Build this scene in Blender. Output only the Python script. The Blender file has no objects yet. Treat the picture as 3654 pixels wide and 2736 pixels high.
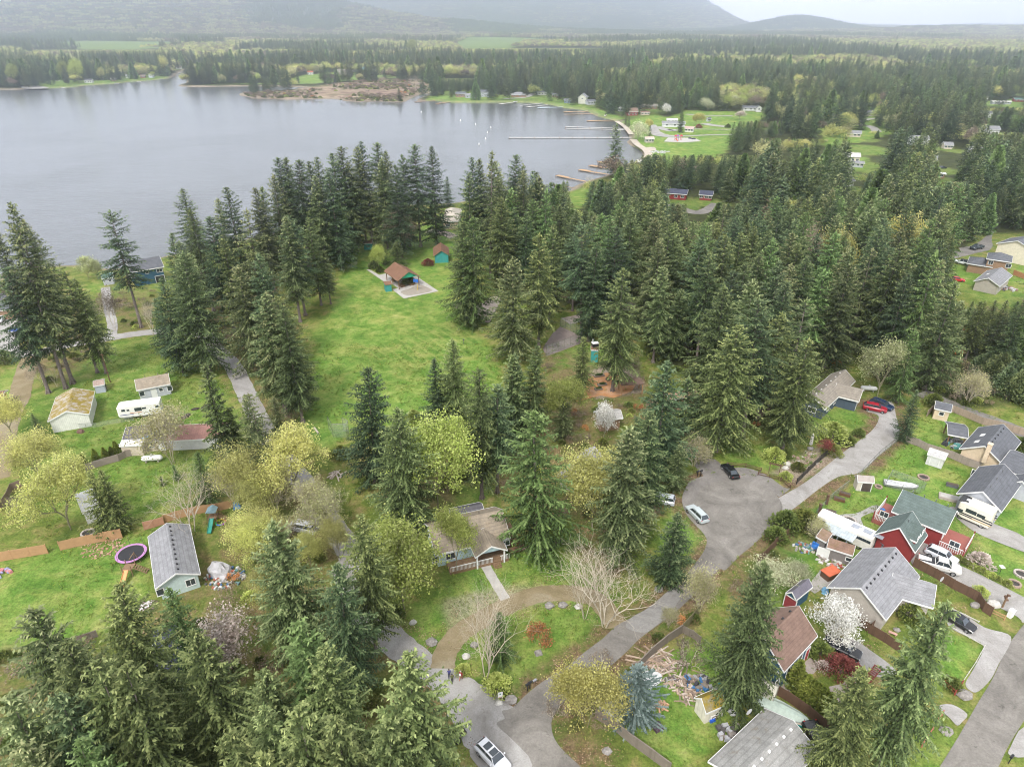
import bpy, math, random
import numpy as np
from mathutils import Vector, Matrix
from mathutils.geometry import tessellate_polygon
PI = math.pi
rnd = random.Random(7)
scene = bpy.context.scene
COL = scene.collection
# ---------------------------------------------------------------- camera
CAM_H = 75.0; PITCH = math.radians(27.8); F = 2436.5; CX, CY = 1827.0, 1368.0
cs, sn = math.cos(PITCH), math.sin(PITCH)
cam_d = bpy.data.cameras.new('camera'); cam = bpy.data.objects.new('camera', cam_d); COL.objects.link(cam)
cam.location = (0, 0, CAM_H); cam.rotation_euler = (PI/2 - PITCH, 0, 0)
cam_d.sensor_width = 36; cam_d.lens = 36*F/3654; cam_d.clip_start = 1; cam_d.clip_end = 40000
scene.camera = cam
ROW = {0: 0, 1: 700, 2: 1350, 3: 1986}; CLM = {0: 0, 1: 900, 2: 1800, 3: 2654}
def S(rc, x, y):
    return (CLM[rc % 10] + x/2.208, ROW[rc//10] + y/2.208)
def ray(u, v):
    a = (u-CX)/F; b = -(v-CY)/F
    return a, b*sn + cs, b*cs - sn
def G(rc, x, y, z=0.0):
    """point of the photograph (tile, x, y) on the level z"""
    u, v = S(rc, x, y) if rc >= 0 else (x/.60536, y/.60536)
    d = ray(u, v); k = (z-CAM_H)/d[2]
    return (d[0]*k, d[1]*k)
def GP(rc, pts, z=0.0):
    return [G(rc, x, y, z) for x, y in pts]
def GM(pts, z=0.0):
    return [G(rc, x, y, z) for rc, x, y in pts]
def height_at(rc, x, y, Y):
    u, v = S(rc, x, y) if rc >= 0 else (x/.60536, y/.60536)
    d = ray(u, v); k = Y/d[1]
    return CAM_H + d[2]*k
# ---------------------------------------------------------------- objects
def tag(o, label=None, cat=None, group=None, kind=None):
    if label: o['label'] = label
    if cat: o['category'] = cat
    if group: o['group'] = group
    if kind: o['kind'] = kind
    return o
def empty(name, loc, rz=0, label=None, cat=None, group=None):
    o = bpy.data.objects.new(name, None); COL.objects.link(o)
    o.location = loc if len(loc) == 3 else (loc[0], loc[1], 0); o.rotation_euler = (0, 0, rz)
    o.empty_display_size = .5
    return tag(o, label, cat, group)
class MB:
    def __init__(s): s.v = []; s.f = []; s.m = []; s.mats = []; s.cur = 0
    def mat(s, m):
        if m not in s.mats: s.mats.append(m)
        s.cur = s.mats.index(m); return s
    def add(s, vs, fs):
        n = len(s.v); s.v += [tuple(v) for v in vs]
        for f in fs: s.f.append(tuple(i+n for i in f)); s.m.append(s.cur)
        return s
    def quad(s, a, b, c, d): return s.add([a, b, c, d], [(0, 1, 2, 3)])
    def box(s, cx, cy, z0, lx, ly, h, rz=0, tx=0, ty=0):
        c, q = math.cos(rz), math.sin(rz); vs = []
        for z in (z0, z0+h):
            k = 0 if z == z0 else 1
            for sx, sy in ((-1, -1), (1, -1), (1, 1), (-1, 1)):
                x = sx*lx/2*(1-tx*k); y = sy*ly/2*(1-ty*k)
                vs.append((cx + x*c - y*q, cy + x*q + y*c, z))
        return s.add(vs, [(3, 2, 1, 0), (4, 5, 6, 7), (0, 1, 5, 4), (1, 2, 6, 5), (2, 3, 7, 6), (3, 0, 4, 7)])
    def tube(s, a, b, r0, r1, n=6, cap=True):
        a = Vector(a); b = Vector(b); d = (b-a)
        if d.length < 1e-6: return s
        d.normalize(); u = d.orthogonal().normalized(); w = d.cross(u)
        vs = []
        for p, r in ((a, r0), (b, r1)):
            for i in range(n):
                t = 2*PI*i/n; vs.append(tuple(p + u*(r*math.cos(t)) + w*(r*math.sin(t))))
        fs = [(i, (i+1) % n, n+(i+1) % n, n+i) for i in range(n)]
        if cap: fs += [tuple(range(n-1, -1, -1)), tuple(range(n, 2*n))]
        return s.add(vs, fs)
    def path(s, pts, rs, n=5):
        for i in range(len(pts)-1): s.tube(pts[i], pts[i+1], rs[i], rs[i+1], n, cap=(i == 0 or i == len(pts)-2))
        return s
    def loft(s, rings, cap=True):
        n = len(rings[0]); vs = [p for r in rings for p in r]; fs = []
        for k in range(len(rings)-1):
            for i in range(n):
                j = (i+1) % n; fs.append((k*n+i, k*n+j, (k+1)*n+j, (k+1)*n+i))
        if cap: fs += [tuple(range(n-1, -1, -1)), tuple(range((len(rings)-1)*n, len(rings)*n))]
        return s.add(vs, fs)
    def prism(s, poly, z0, z1):
        n = len(poly); vs = [(x, y, z0) for x, y in poly] + [(x, y, z1) for x, y in poly]
        tr = tessellate_polygon([[Vector((x, y, 0)) for x, y in poly]])
        fs = [(i, (i+1) % n, n+(i+1) % n, n+i) for i in range(n)]
        fs += [(a+n, b+n, c+n) for a, b, c in tr] + [(c, b, a) for a, b, c in tr]
        return s.add(vs, fs)
    def blob(s, c, r, sd=0, rough=.25, n=8, m=5):
        R = random.Random(sd); rings = []
        rx, ry, rz = r if isinstance(r, (tuple, list)) else (r, r, r)
        for j in range(1, m):
            ph = -PI/2 + PI*j/m
            rings.append([(c[0]+rx*math.cos(ph)*math.cos(2*PI*i/n)*(1+R.uniform(-rough, rough)),
                           c[1]+ry*math.cos(ph)*math.sin(2*PI*i/n)*(1+R.uniform(-rough, rough)),
                           c[2]+rz*math.sin(ph)*(1+R.uniform(-rough, rough)*.6)) for i in range(n)])
        return s.loft(rings)
    def build(s, name, mat=None, parent=None, smooth=False, kind=None):
        me = bpy.data.meshes.new(name); me.from_pydata(s.v, [], s.f)
        if s.mats:
            for m in s.mats: me.materials.append(m)
            me.polygons.foreach_set('material_index', s.m)
        elif mat: me.materials.append(mat)
        if smooth: me.polygons.foreach_set('use_smooth', [True]*len(me.polygons))
        me.update(); me.validate()
        o = bpy.data.objects.new(name, me); COL.objects.link(o)
        if parent: o.parent = parent
        if kind: o['kind'] = kind
        return o
def copy_tree(o, parent=None, loc=None, rz=None, sc=None):
    c = o.copy(); COL.objects.link(c); c.parent = parent
    if loc is not None: c.location = loc if len(loc) == 3 else (loc[0], loc[1], 0)
    if rz is not None: c.rotation_euler = (0, 0, rz)
    if sc is not None: c.scale = (sc,)*3 if isinstance(sc, (int, float)) else sc
    for ch in list(o.children): copy_tree(ch, c)
    return c
# ---------------------------------------------------------------- materials
def newmat(name, rough=.8, spec=.3):
    m = bpy.data.materials.new(name); m.use_nodes = True
    nt = m.node_tree; b = nt.nodes['Principled BSDF']
    b.inputs['Roughness'].default_value = rough; b.inputs['Specular IOR Level'].default_value = spec
    return m, nt, b
def N(nt, t, **kw):
    n = nt.nodes.new(t)
    for k, v in kw.items(): setattr(n, k, v)
    return n
def noise(nt, scale, detail=4, rough=.6, coord='Object', dist=0, vec=None):
    if vec is None:
        if coord == 'World':
            g = N(nt, 'ShaderNodeNewGeometry'); vec = g.outputs['Position']
        else:
            g = N(nt, 'ShaderNodeTexCoord'); vec = g.outputs[coord]
    n = N(nt, 'ShaderNodeTexNoise'); n.inputs['Scale'].default_value = scale
    n.inputs['Detail'].default_value = detail; n.inputs['Roughness'].default_value = rough
    n.inputs['Distortion'].default_value = dist
    nt.links.new(vec, n.inputs['Vector']); return n.outputs['Fac']
def ramp(nt, fac, stops, interp='LINEAR'):
    r = N(nt, 'ShaderNodeValToRGB'); r.color_ramp.interpolation = interp
    e = r.color_ramp.elements
    while len(e) < len(stops): e.new(.5)
    for i, (p, c) in enumerate(stops):
        e[i].position = p; e[i].color = (*c, 1) if len(c) == 3 else c
    nt.links.new(fac, r.inputs['Fac']); return r.outputs['Color']
def g3(v): return (v, v, v)
def mix(nt, fac, a, b, mode='MIX'):
    m = N(nt, 'ShaderNodeMix', data_type='RGBA', blend_type=mode)
    for k, x in ((0, fac), (6, a), (7, b)):
        if isinstance(x, (int, float)): m.inputs[k].default_value = x
        elif isinstance(x, tuple): m.inputs[k].default_value = (*x, 1)
        else: nt.links.new(x, m.inputs[k])
    return m.outputs[2]
def mth(nt, op, a, b=0.0, c=0.0):
    m = N(nt, 'ShaderNodeMath', operation=op)
    for k, x in enumerate((a, b, c)):
        if isinstance(x, (int, float)): m.inputs[k].default_value = x
        else: nt.links.new(x, m.inputs[k])
    return m.outputs[0]
def bump(nt, b, h, strength=.4, dist=.05):
    n = N(nt, 'ShaderNodeBump'); n.inputs['Strength'].default_value = strength; n.inputs['Distance'].default_value = dist
    nt.links.new(h, n.inputs['Height']); nt.links.new(n.outputs['Normal'], b.inputs['Normal'])
_pc = {}
def paint(c, rough=.6, var=.18, scale=2.0, metal=0, spec=.35):
    key = (c, rough, var, scale, metal)
    if key in _pc: return _pc[key]
    m, nt, b = newmat('paint_%d' % len(_pc), rough, spec)
    f = noise(nt, scale, 6, .7, 'World')
    lo = tuple(max(0, x*(1-var)) for x in c); hi = tuple(min(1, x*(1+var*.5)) for x in c)
    nt.links.new(ramp(nt, f, [(.3, lo), (.7, hi)]), b.inputs['Base Color'])
    b.inputs['Metallic'].default_value = metal
    _pc[key] = m; return m
_rf = {}
def roofing(c, moss=0.0, ribs=False):
    """asphalt shingle rows (or ribbed metal) running across the object's local x"""
    key = (c, moss, ribs)
    if key in _rf: return _rf[key]
    m, nt, b = newmat('roofing_%d' % len(_rf), .9 if not ribs else .5, .2)
    tc = N(nt, 'ShaderNodeTexCoord'); sx = N(nt, 'ShaderNodeSeparateXYZ'); nt.links.new(tc.outputs['Object'], sx.inputs[0])
    n1 = noise(nt, 1.1, 5, .6, 'World'); n2 = noise(nt, 9, 3, .7, 'World')
    c1 = ramp(nt, n1, [(.25, tuple(x*.72 for x in c)), (.55, c), (.8, tuple(min(1, x*1.25) for x in c))])
    c2 = mix(nt, .75, c1, ramp(nt, n2, [(.3, g3(.62)), (.7, g3(1.2))]), 'MULTIPLY')
    if ribs:
        w = mth(nt, 'FRACT', mth(nt, 'MULTIPLY', sx.outputs['X'], 2.2)); st = mth(nt, 'LESS_THAN', w, .16)
    else:
        w = mth(nt, 'FRACT', mth(nt, 'MULTIPLY', sx.outputs['Z'], 3.4)); st = mth(nt, 'LESS_THAN', w, .22)
    c3 = mix(nt, mth(nt, 'MULTIPLY', st, .33), c2, tuple(x*.45 for x in c))
    if moss > 0:
        n3 = noise(nt, .8, 6, .75, 'World')
        k = ramp(nt, n3, [(.62-moss*.3, g3(0)), (.72-moss*.25, g3(1))])
        c3 = mix(nt, k, c3, mix(nt, noise(nt, 14, 2), (.16, .13, .02), (.34, .24, .04)) if moss > .5 else mix(nt, .5, c3, (.16, .11, .05)))
    nt.links.new(c3, b.inputs['Base Color']); bump(nt, b, n2, .3, .03)
    _rf[key] = m; return m
_sd = {}
def siding(c, vertical=False, step=5.0):
    key = (c, vertical, step)
    if key in _sd: return _sd[key]
    m, nt, b = newmat('siding_%d' % len(_sd), .7, .3)
    tc = N(nt, 'ShaderNodeTexCoord'); sx = N(nt, 'ShaderNodeSeparateXYZ'); nt.links.new(tc.outputs['Object'], sx.inputs[0])
    src = mth(nt, 'ADD', sx.outputs['X'], sx.outputs['Y']) if vertical else sx.outputs['Z']
    w = mth(nt, 'FRACT', mth(nt, 'MULTIPLY', src, step)); st = mth(nt, 'LESS_THAN', w, .18)
    c1 = ramp(nt, noise(nt, 1.5, 5, .7, 'World'), [(.3, tuple(x*.82 for x in c)), (.7, tuple(min(1, x*1.06) for x in c))])
    nt.links.new(mix(nt, mth(nt, 'MULTIPLY', st, .3), c1, tuple(x*.5 for x in c)), b.inputs['Base Color'])
    _sd[key] = m; return m
def glassmat():
    m, nt, b = newmat('window_glass', .08, .8)
    b.inputs['Base Color'].default_value = (.035, .045, .055, 1); return m
GLASS = glassmat()
WHITE = paint((.72, .72, .70), .5, .1)
BLACK = paint((.025, .025, .028), .35, .2)
RUBBER = paint((.02, .02, .02), .9, .2)
WOOD = paint((.23, .145, .085), .85, .35, 3)
WOOD_G = siding((.2, .17, .14), True, 6)
WOOD_B = siding((.13, .075, .05), True, 6)
WOOD_N = siding((.42, .25, .13), True, 6)
CHROME = paint((.5, .5, .52), .25, .1, 2, .9)
ROCK = paint((.27, .25, .23), .95, .45, 3)
CONC = paint((.42, .40, .37), .9, .25, .8)
def foliage(name, dark, mid, light, hue_rand=.5, transl=.25, alt=None):
    m, nt, b = newmat(name, .75, .25)
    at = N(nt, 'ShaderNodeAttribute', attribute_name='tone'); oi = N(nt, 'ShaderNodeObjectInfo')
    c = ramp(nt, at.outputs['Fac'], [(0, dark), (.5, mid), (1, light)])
    if alt:
        r = ramp(nt, oi.outputs['Random'], [(.2, g3(0)), (1, g3(1))])
        c = mix(nt, mth(nt, 'MULTIPLY', r, hue_rand), c, mix(nt, 1.0, c, alt, 'MULTIPLY'))
    n = noise(nt, .35, 3, .6, 'World')
    c = mix(nt, .8, c, ramp(nt, n, [(.3, g3(.62)), (.7, g3(1.35))]), 'MULTIPLY')
    r2 = mth(nt, 'FRACT', mth(nt, 'MULTIPLY', oi.outputs['Random'], 17.3))
    c = mix(nt, 1.0, c, ramp(nt, r2, [(0, g3(.68)), (1, g3(1.3))]), 'MULTIPLY')
    nt.links.new(c, b.inputs['Base Color'])
    tr = N(nt, 'ShaderNodeBsdfTranslucent'); nt.links.new(c, tr.inputs['Color'])
    mx = N(nt, 'ShaderNodeMixShader'); mx.inputs[0].default_value = transl
    nt.links.new(b.outputs[0], mx.inputs[1]); nt.links.new(tr.outputs[0], mx.inputs[2])
    nt.links.new(mx.outputs[0], nt.nodes['Material Output'].inputs['Surface'])
    return m
def barkmat(name, a, c, scale=3):
    m, nt, b = newmat(name, .95, .1)
    n = noise(nt, scale, 6, .75)
    nt.links.new(ramp(nt, n, [(.3, a), (.7, c)]), b.inputs['Base Color']); bump(nt, b, n, .6, .05)
    return m
# ---------------------------------------------------------------- polygons
def smooth_poly(pts, k=4, closed=True):
    n = len(pts); out = []
    rng = range(n) if closed else range(n-1)
    for i in rng:
        if closed: p = [pts[(i+j-1) % n] for j in range(4)]
        else: p = [pts[max(0, i-1)], pts[i], pts[i+1], pts[min(n-1, i+2)]]
        for q in range(k):
            t = q/k; t2 = t*t; t3 = t2*t
            out.append(tuple(.5*((2*p[1][d]) + (-p[0][d]+p[2][d])*t + (2*p[0][d]-5*p[1][d]+4*p[2][d]-p[3][d])*t2 +
                                 (-p[0][d]+3*p[1][d]-3*p[2][d]+p[3][d])*t3) for d in (0, 1)))
    if not closed: out.append(tuple(pts[-1]))
    return out
class Strip(list): n = 0
def ribbon(pts, w):
    """polygon round a centre line; w a number or one per point"""
    ws = w if isinstance(w, list) else [w]*len(pts)
    tri = smooth_poly([(p[0], p[1]) for p in pts], 5, False); wz = smooth_poly([(i, x) for i, x in enumerate(ws)], 5, False)
    L = []; Rr = []
    for i, p in enumerate(tri):
        a = tri[max(0, i-1)]; b = tri[min(len(tri)-1, i+1)]
        dx, dy = b[0]-a[0], b[1]-a[1]; l = math.hypot(dx, dy) or 1
        h = wz[i][1]/2*(1+.05*math.sin(i*2.3)); L.append((p[0]-dy/l*h, p[1]+dx/l*h)); Rr.append((p[0]+dy/l*h, p[1]-dx/l*h))
    r = Strip(L + Rr[::-1]); r.n = len(L); return r
def pip(px, py, poly):
    """vectorised point in polygon"""
    ins = np.zeros(px.shape, bool); n = len(poly)
    for i in range(n):
        x1, y1 = poly[i]; x2, y2 = poly[(i+1) % n]
        if y1 == y2: continue
        c = ((y1 > py) != (y2 > py)) & (px < (x2-x1)*(py-y1)/(y2-y1)+x1)
        ins ^= c
    return ins
def sdist(px, py, poly):
    """signed distance, positive inside"""
    d = np.full(px.shape, 1e9); n = len(poly)
    for i in range(n):
        x1, y1 = poly[i]; x2, y2 = poly[(i+1) % n]
        dx, dy = x2-x1, y2-y1; l2 = dx*dx+dy*dy+1e-9
        t = np.clip(((px-x1)*dx+(py-y1)*dy)/l2, 0, 1)
        d = np.minimum(d, np.hypot(px-x1-t*dx, py-y1-t*dy))
    return np.where(pip(px, py, poly), d, -d)
def sheet(name, polys, z, mat, kind='structure', thick=0, label=None, cat=None):
    mb = MB()
    for q, p in enumerate(polys):
        z += .005*(q > 0)
        if isinstance(p, Strip):
            n = p.n; mb.add([(x, y, z) for x, y in p], [(2*n-1-i, 2*n-2-i, i+1, i) for i in range(n-1)]); continue
        tr = tessellate_polygon([[Vector((x, y, 0)) for x, y in p]])
        if thick: mb.prism(p, z-thick, z)
        else:
            fs = []
            for a, b, c in tr:
                ax, ay = p[a]; bx, by = p[b]; cx, cy = p[c]
                fs.append((a, b, c) if (bx-ax)*(cy-ay)-(by-ay)*(cx-ax) > 0 else (c, b, a))
            mb.add([(x, y, z) for x, y in p], fs)
    o = mb.build(name, mat)
    if kind: o['kind'] = kind
    return tag(o, label, cat)
# ================================================================ terrain, lake, roads
def lat(ix, iy, seed):
    h = (ix.astype(np.int64)*374761393 + iy.astype(np.int64)*668265263 + seed*1442695041) & 0xffffffff
    h = ((h ^ (h >> 13))*1274126177) & 0xffffffff
    return ((h ^ (h >> 16)) & 0xffff)/65535.0
def vnoise(x, y, sc, seed=0, oct=3):
    o = np.zeros(np.shape(x)); a = 1; tot = 0
    for k in range(oct):
        X = np.asarray(x)/sc; Y = np.asarray(y)/sc; ix = np.floor(X); iy = np.floor(Y); fx = X-ix; fy = Y-iy
        fx = fx*fx*(3-2*fx); fy = fy*fy*(3-2*fy)
        v = (lat(ix, iy, seed+k)*(1-fx)+lat(ix+1, iy, seed+k)*fx)*(1-fy) + (lat(ix, iy+1, seed+k)*(1-fx)+lat(ix+1, iy+1, seed+k)*fx)*fy
        o += a*v; tot += a; a *= .5; sc *= .5
    return o/tot
WATER_Z = -1.5
LAKE = GM([(10, -1500, 640), (10, -300, 640), (10, 0, 690), (10, 130, 600), (10, 600, 570), (10, 800, 592), (10, 930, 600), (10, 1080, 560), (10, 1300, 500), (10, 1700, 420),
           (11, 100, 330), (11, 370, 292), (11, 500, 250), (11, 900, 140), (11, 1300, 85), (11, 1560, 78), (11, 1800, 40), (2, 200, 1560), (2, 530, 1520),
           (2, 560, 1495), (2, 640, 1450), (2, 840, 1390), (2, 960, 1310), (2, 1040, 1290), (2, 1110, 1250), (2, 1120, 1215), (2, 1090, 1180),
           (2, 1000, 1130), (2, 1015, 1090), (2, 990, 1040), (2, 940, 990), (2, 880, 950), (2, 740, 915), (2, 690, 885), (2, 600, 862),
           (2, 480, 850), (2, 370, 825), (2, 250, 812), (2, 80, 808), (1, 1590, 808), (1, 1480, 797), (1, 1330, 795), (1, 1320, 785), (1, 1400, 752),
           (1, 1455, 735), (1, 1380, 738), (1, 1290, 752), (1, 1220, 785), (1, 1165, 805), (1, 1000, 798), (1, 860, 803), (1, 750, 795),
           (1, 620, 778), (1, 300, 785), (1, 0, 775), (0, 2010, 772), (0, 1900, 742), (0, 2208, 722), (1, 200, 722), (1, 440, 697), (1, 300, 684), (1, 0, 680),
           (0, 1800, 682), (0, 1500, 684), (0, 1420, 676), (0, 1480, 655), (0, 1500, 610), (0, 1560, 560), (1, 0, 520), (1, 250, 500), (1, 300, 480), (1, 200, 458),
           (0, 1900, 470), (0, 1650, 490), (0, 1500, 530), (0, 1400, 575), (0, 1330, 617), (0, 1200, 632), (0, 1000, 648), (0, 900, 660), (0, 700, 672), (0, 560, 688),
           (0, 380, 697), (0, 150, 706), (0, 0, 708), (0, -500, 700), (0, -1500, 690)], WATER_Z)
LAKE_S = smooth_poly(LAKE, 3)
def sstep(a, b, x):
    t = np.clip((x-a)/(b-a), 0, 1); return t*t*(3-2*t)
def hills(x, y):
    g = lambda cx, cy, sx, sy, h: h*np.exp(-((x-cx)/sx)**2-((y-cy)/sy)**2)
    z = sstep(1500, 4000, y)*18*vnoise(x, y, 1100, 5, 3)
    z = z + g(-2500, 4900, 1000, 650, 200) + g(-1500, 5600, 800, 600, 175) + g(-3600, 4300, 900, 600, 120) + g(2450, 6600, 420, 500, 110)
    z = z + g(-600, 5200, 900, 400, 60) + g(3600, 5200, 1500, 500, 45)
    m = sstep(7400, 10200, y)*(1-sstep(1650, 2900, x+120*np.sin(y/500)))
    z = z + m*(560 + 260*vnoise(x, y, 1500, 9, 4)) + sstep(8500, 10500, y)*60*vnoise(x, y, 900, 3)
    return z
def sstepf(a, b, v):
    t = min(1, max(0, (v-a)/(b-a))); return t*t*(3-2*t)
FIELDS = [GM([(0, 280, 385), (0, 300, 350), (0, 700, 338), (0, 1250, 345), (0, 1400, 350), (0, 1450, 385), (0, 900, 405)]),
          GM([(1, 1600, 385), (1, 1620, 335), (1, 1720, 312), (2, 0, 316), (2, 300, 322), (2, 700, 322), (2, 690, 345), (2, 200, 350), (1, 2000, 400), (1, 1660, 405)]),
          GM([(1, 660, 335), (1, 800, 318), (1, 860, 330), (1, 720, 350)]), GM([(1, 250, 345), (1, 330, 335), (1, 380, 345), (1, 280, 360)])]
PARK2 = GM([(2, 900, 960), (2, 1180, 900), (2, 1300, 925), (2, 1430, 872), (2, 1700, 878), (2, 2030, 885), (3, 190, 900), (3, 130, 960), (2, 1990, 960), (2, 1880, 1070), (2, 1700, 1230), (2, 1640, 1280),
            (2, 1480, 1300), (2, 1300, 1330), (2, 1130, 1300), (2, 1110, 1215), (2, 1010, 1120), (2, 1010, 1060)])
MARSH = GM([(0, 1900, 744), (0, 2208, 722), (1, 440, 690), (1, 700, 650), (1, 1100, 640), (1, 1380, 640), (1, 1400, 720), (1, 1230, 760), (1, 1170, 805), (1, 750, 800), (1, 620, 780), (1, 0, 778), (0, 2010, 774)])
MEADOW = GM([(1, 380, 600), (1, 620, 570), (1, 1000, 580), (1, 1100, 600), (1, 900, 625), (1, 760, 640), (1, 500, 660), (1, 300, 665), (0, 1500, 668), (0, 2208, 655), (1, 240, 640)])
SHORE_L = GM([(0, 290, 700), (0, 290, 640), (0, 420, 610), (0, 700, 640), (0, 1000, 625), (0, 1250, 600), (0, 1340, 600), (0, 1320, 618), (0, 1000, 648), (0, 560, 688)])
SHORE_R = GM([(1, 1340, 795), (1, 1380, 760), (1, 1500, 745), (1, 1800, 765), (1, 2208, 770), (2, 360, 770), (2, 600, 820), (2, 740, 860), (2, 960, 935), (2, 880, 955), (2, 700, 895), (2, 480, 850), (2, 250, 812), (1, 1590, 808)])
SHORE_N = GM([(2, 530, 1520), (2, 640, 1470), (2, 660, 1530), (2, 690, 1600), (2, 560, 1640), (2, 520, 1580)])
SHORE_E = GM([(2, 960, 1310), (2, 1120, 1290), (2, 1200, 1400), (2, 960, 1410), (2, 940, 1350)])
CLEAR_R1 = GM([(3, 590, 1010), (3, 700, 980), (3, 940, 830), (3, 1060, 850), (3, 1100, 950), (3, 1320, 960), (3, 1300, 1020), (3, 1100, 1080), (3, 870, 1130), (3, 640, 1160)])
CLEAR_R2 = GM([(3, 1900, 920), (3, 2208, 900), (3, 2208, 960), (3, 1960, 1010), (3, 1880, 980)])
CLEAR_R3 = GM([(3, 740, 1330), (3, 760, 1250), (3, 1000, 1230), (3, 960, 1340), (3, 830, 1370)])
CLEAR_R4 = GM([(3, 1880, 800), (3, 2208, 780), (3, 2208, 850), (3, 1880, 840)])
FOREST = GP(-1, [(1180, 640), (1260, 690), (1380, 700), (1410, 790), (1500, 815), (1540, 880), (1570, 930), (1700, 935), (1745, 850), (1840, 785), (1970, 860), (2110, 880), (2250, 860), (2400, 800), (2400, 690), (2150, 680),
                  (2020, 640), (2030, 590), (2060, 560), (2100, 515), (2150, 505), (2400, 500), (2500, 380), (1900, 300), (1500, 385), (1390, 400), (1240, 440), (1230, 470), (1060, 520), (1070, 640)])
LAWNS = [GP(-1, [(735, 575), (790, 545), (900, 520), (975, 490), (1000, 520), (990, 560), (1010, 700), (1060, 750), (1090, 830), (1040, 900), (760, 930), (700, 970), (650, 960), (660, 880), (680, 800), (680, 700), (740, 640)]),
         GP(-1, [(-40, 830), (40, 790), (100, 850), (230, 740), (345, 722), (470, 790), (490, 850), (560, 900), (500, 980), (440, 1000), (400, 1080), (330, 1140), (130, 1130), (60, 1000), (-40, 1050)]),
         GP(-1, [(-40, 1215), (130, 1185), (310, 1160), (325, 1290), (280, 1340), (160, 1400), (-40, 1420)]),
         GP(-1, [(870, 1350), (930, 1260), (1040, 1190), (1130, 1170), (1260, 1160), (1350, 1210), (1320, 1330), (1250, 1400), (1100, 1515), (990, 1450), (960, 1400), (890, 1400)]),
         GP(-1, [(1440, 1090), (1480, 1100), (1530, 1140), (1530, 1180), (1490, 1240), (1440, 1270), (1410, 1180)]),
         GP(-1, [(1740, 900), (1830, 870), (1900, 880), (1910, 920), (1860, 960), (1720, 1050), (1690, 1060), (1800, 950), (1700, 930)]),
         GP(-1, [(1560, 965), (1640, 950), (1710, 960), (1700, 1000), (1660, 1020), (1590, 1000)]),
         GP(-1, [(1990, 890), (2080, 890), (2060, 960), (2040, 1000), (2180, 1020), (2250, 1100), (2250, 1340), (2140, 1280), (1980, 1250), (1800, 1210), (1700, 1290), (1640, 1330), (1650, 1230), (1760, 1090), (1850, 1040), (1940, 960), (1960, 930)]),
         GP(-1, [(1370, 1480), (1450, 1390), (1560, 1400), (1600, 1540), (1540, 1600), (1520, 1700), (1440, 1670), (1340, 1580)]),
         GP(-1, [(2010, 1360), (2130, 1400), (2085, 1490), (2030, 1480)]), GP(-1, [(2030, 1580), (2080, 1600), (2040, 1700), (1980, 1700)]),
         GP(-1, [(2030, 570), (2100, 575), (2110, 600), (2060, 640), (2020, 620)]), GP(-1, [(1880, 1330), (1990, 1400), (1960, 1440), (1900, 1400)]),
         GP(-1, [(1190, 770), (1280, 740), (1400, 790), (1330, 820), (1200, 810)]), GP(-1, [(1000, 1000), (1060, 1000), (1050, 1090), (980, 1080)])]
LAWN_K = [.9, .7, .95, .8, 1, .9, 1, .95, 1, 1.1, .95, .9, .6, .9, .7]
LITTER = [GP(-1, [(760, 960), (830, 1000), (960, 1010), (1000, 1050), (960, 1090), (840, 1080), (760, 1020)]), GP(-1, [(1240, 1140), (1300, 1130), (1370, 1180), (1350, 1240), (1290, 1230)]),
          GP(-1, [(1330, 1380), (1400, 1300), (1500, 1280), (1560, 1270), (1480, 1380), (1390, 1440), (1310, 1500), (1230, 1640), (1330, 1700), (1400, 1700), (1340, 1580), (1300, 1560), (1190, 1580), (1190, 1530), (1270, 1460)]),
          GP(-1, [(1640, 1200), (1700, 1130), (1740, 1100), (1760, 1140), (1700, 1200), (1600, 1300), (1560, 1290)]),
          GP(-1, [(-40, 1400), (200, 1400), (330, 1310), (500, 1150), (640, 1050), (700, 1100), (780, 1220), (860, 1380), (980, 1500), (980, 1700), (-40, 1700)]),
          GP(-1, [(60, 770), (160, 700), (240, 720), (130, 850)]), GP(-1, [(220, 560), (340, 600), (330, 715), (240, 720)]), GP(-1, [(400, 700), (560, 860), (560, 920), (640, 950), (640, 700), (560, 560), (400, 600)]),
          GP(-1, [(660, 500), (900, 480), (960, 440), (700, 430), (560, 520)]), GP(-1, [(1180, 770), (1270, 760), (1400, 820), (1420, 900), (1200, 950), (1150, 900)]),
          GP(-1, [(1070, 950), (1300, 900), (1440, 1000), (1440, 1100), (1330, 1180), (1200, 1120), (1080, 1080)])]
DIRT = [GP(-1, [(1700, 1000), (1740, 975), (1800, 955), (1815, 975), (1725, 1050), (1660, 1020)]), GP(-1, [(1270, 800), (1320, 785), (1380, 800), (1400, 850), (1290, 860)]),
        GP(-1, [(950, 1290), (1060, 1270), (1180, 1260), (1250, 1270), (1210, 1300), (1060, 1310), (980, 1370)])]
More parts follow.
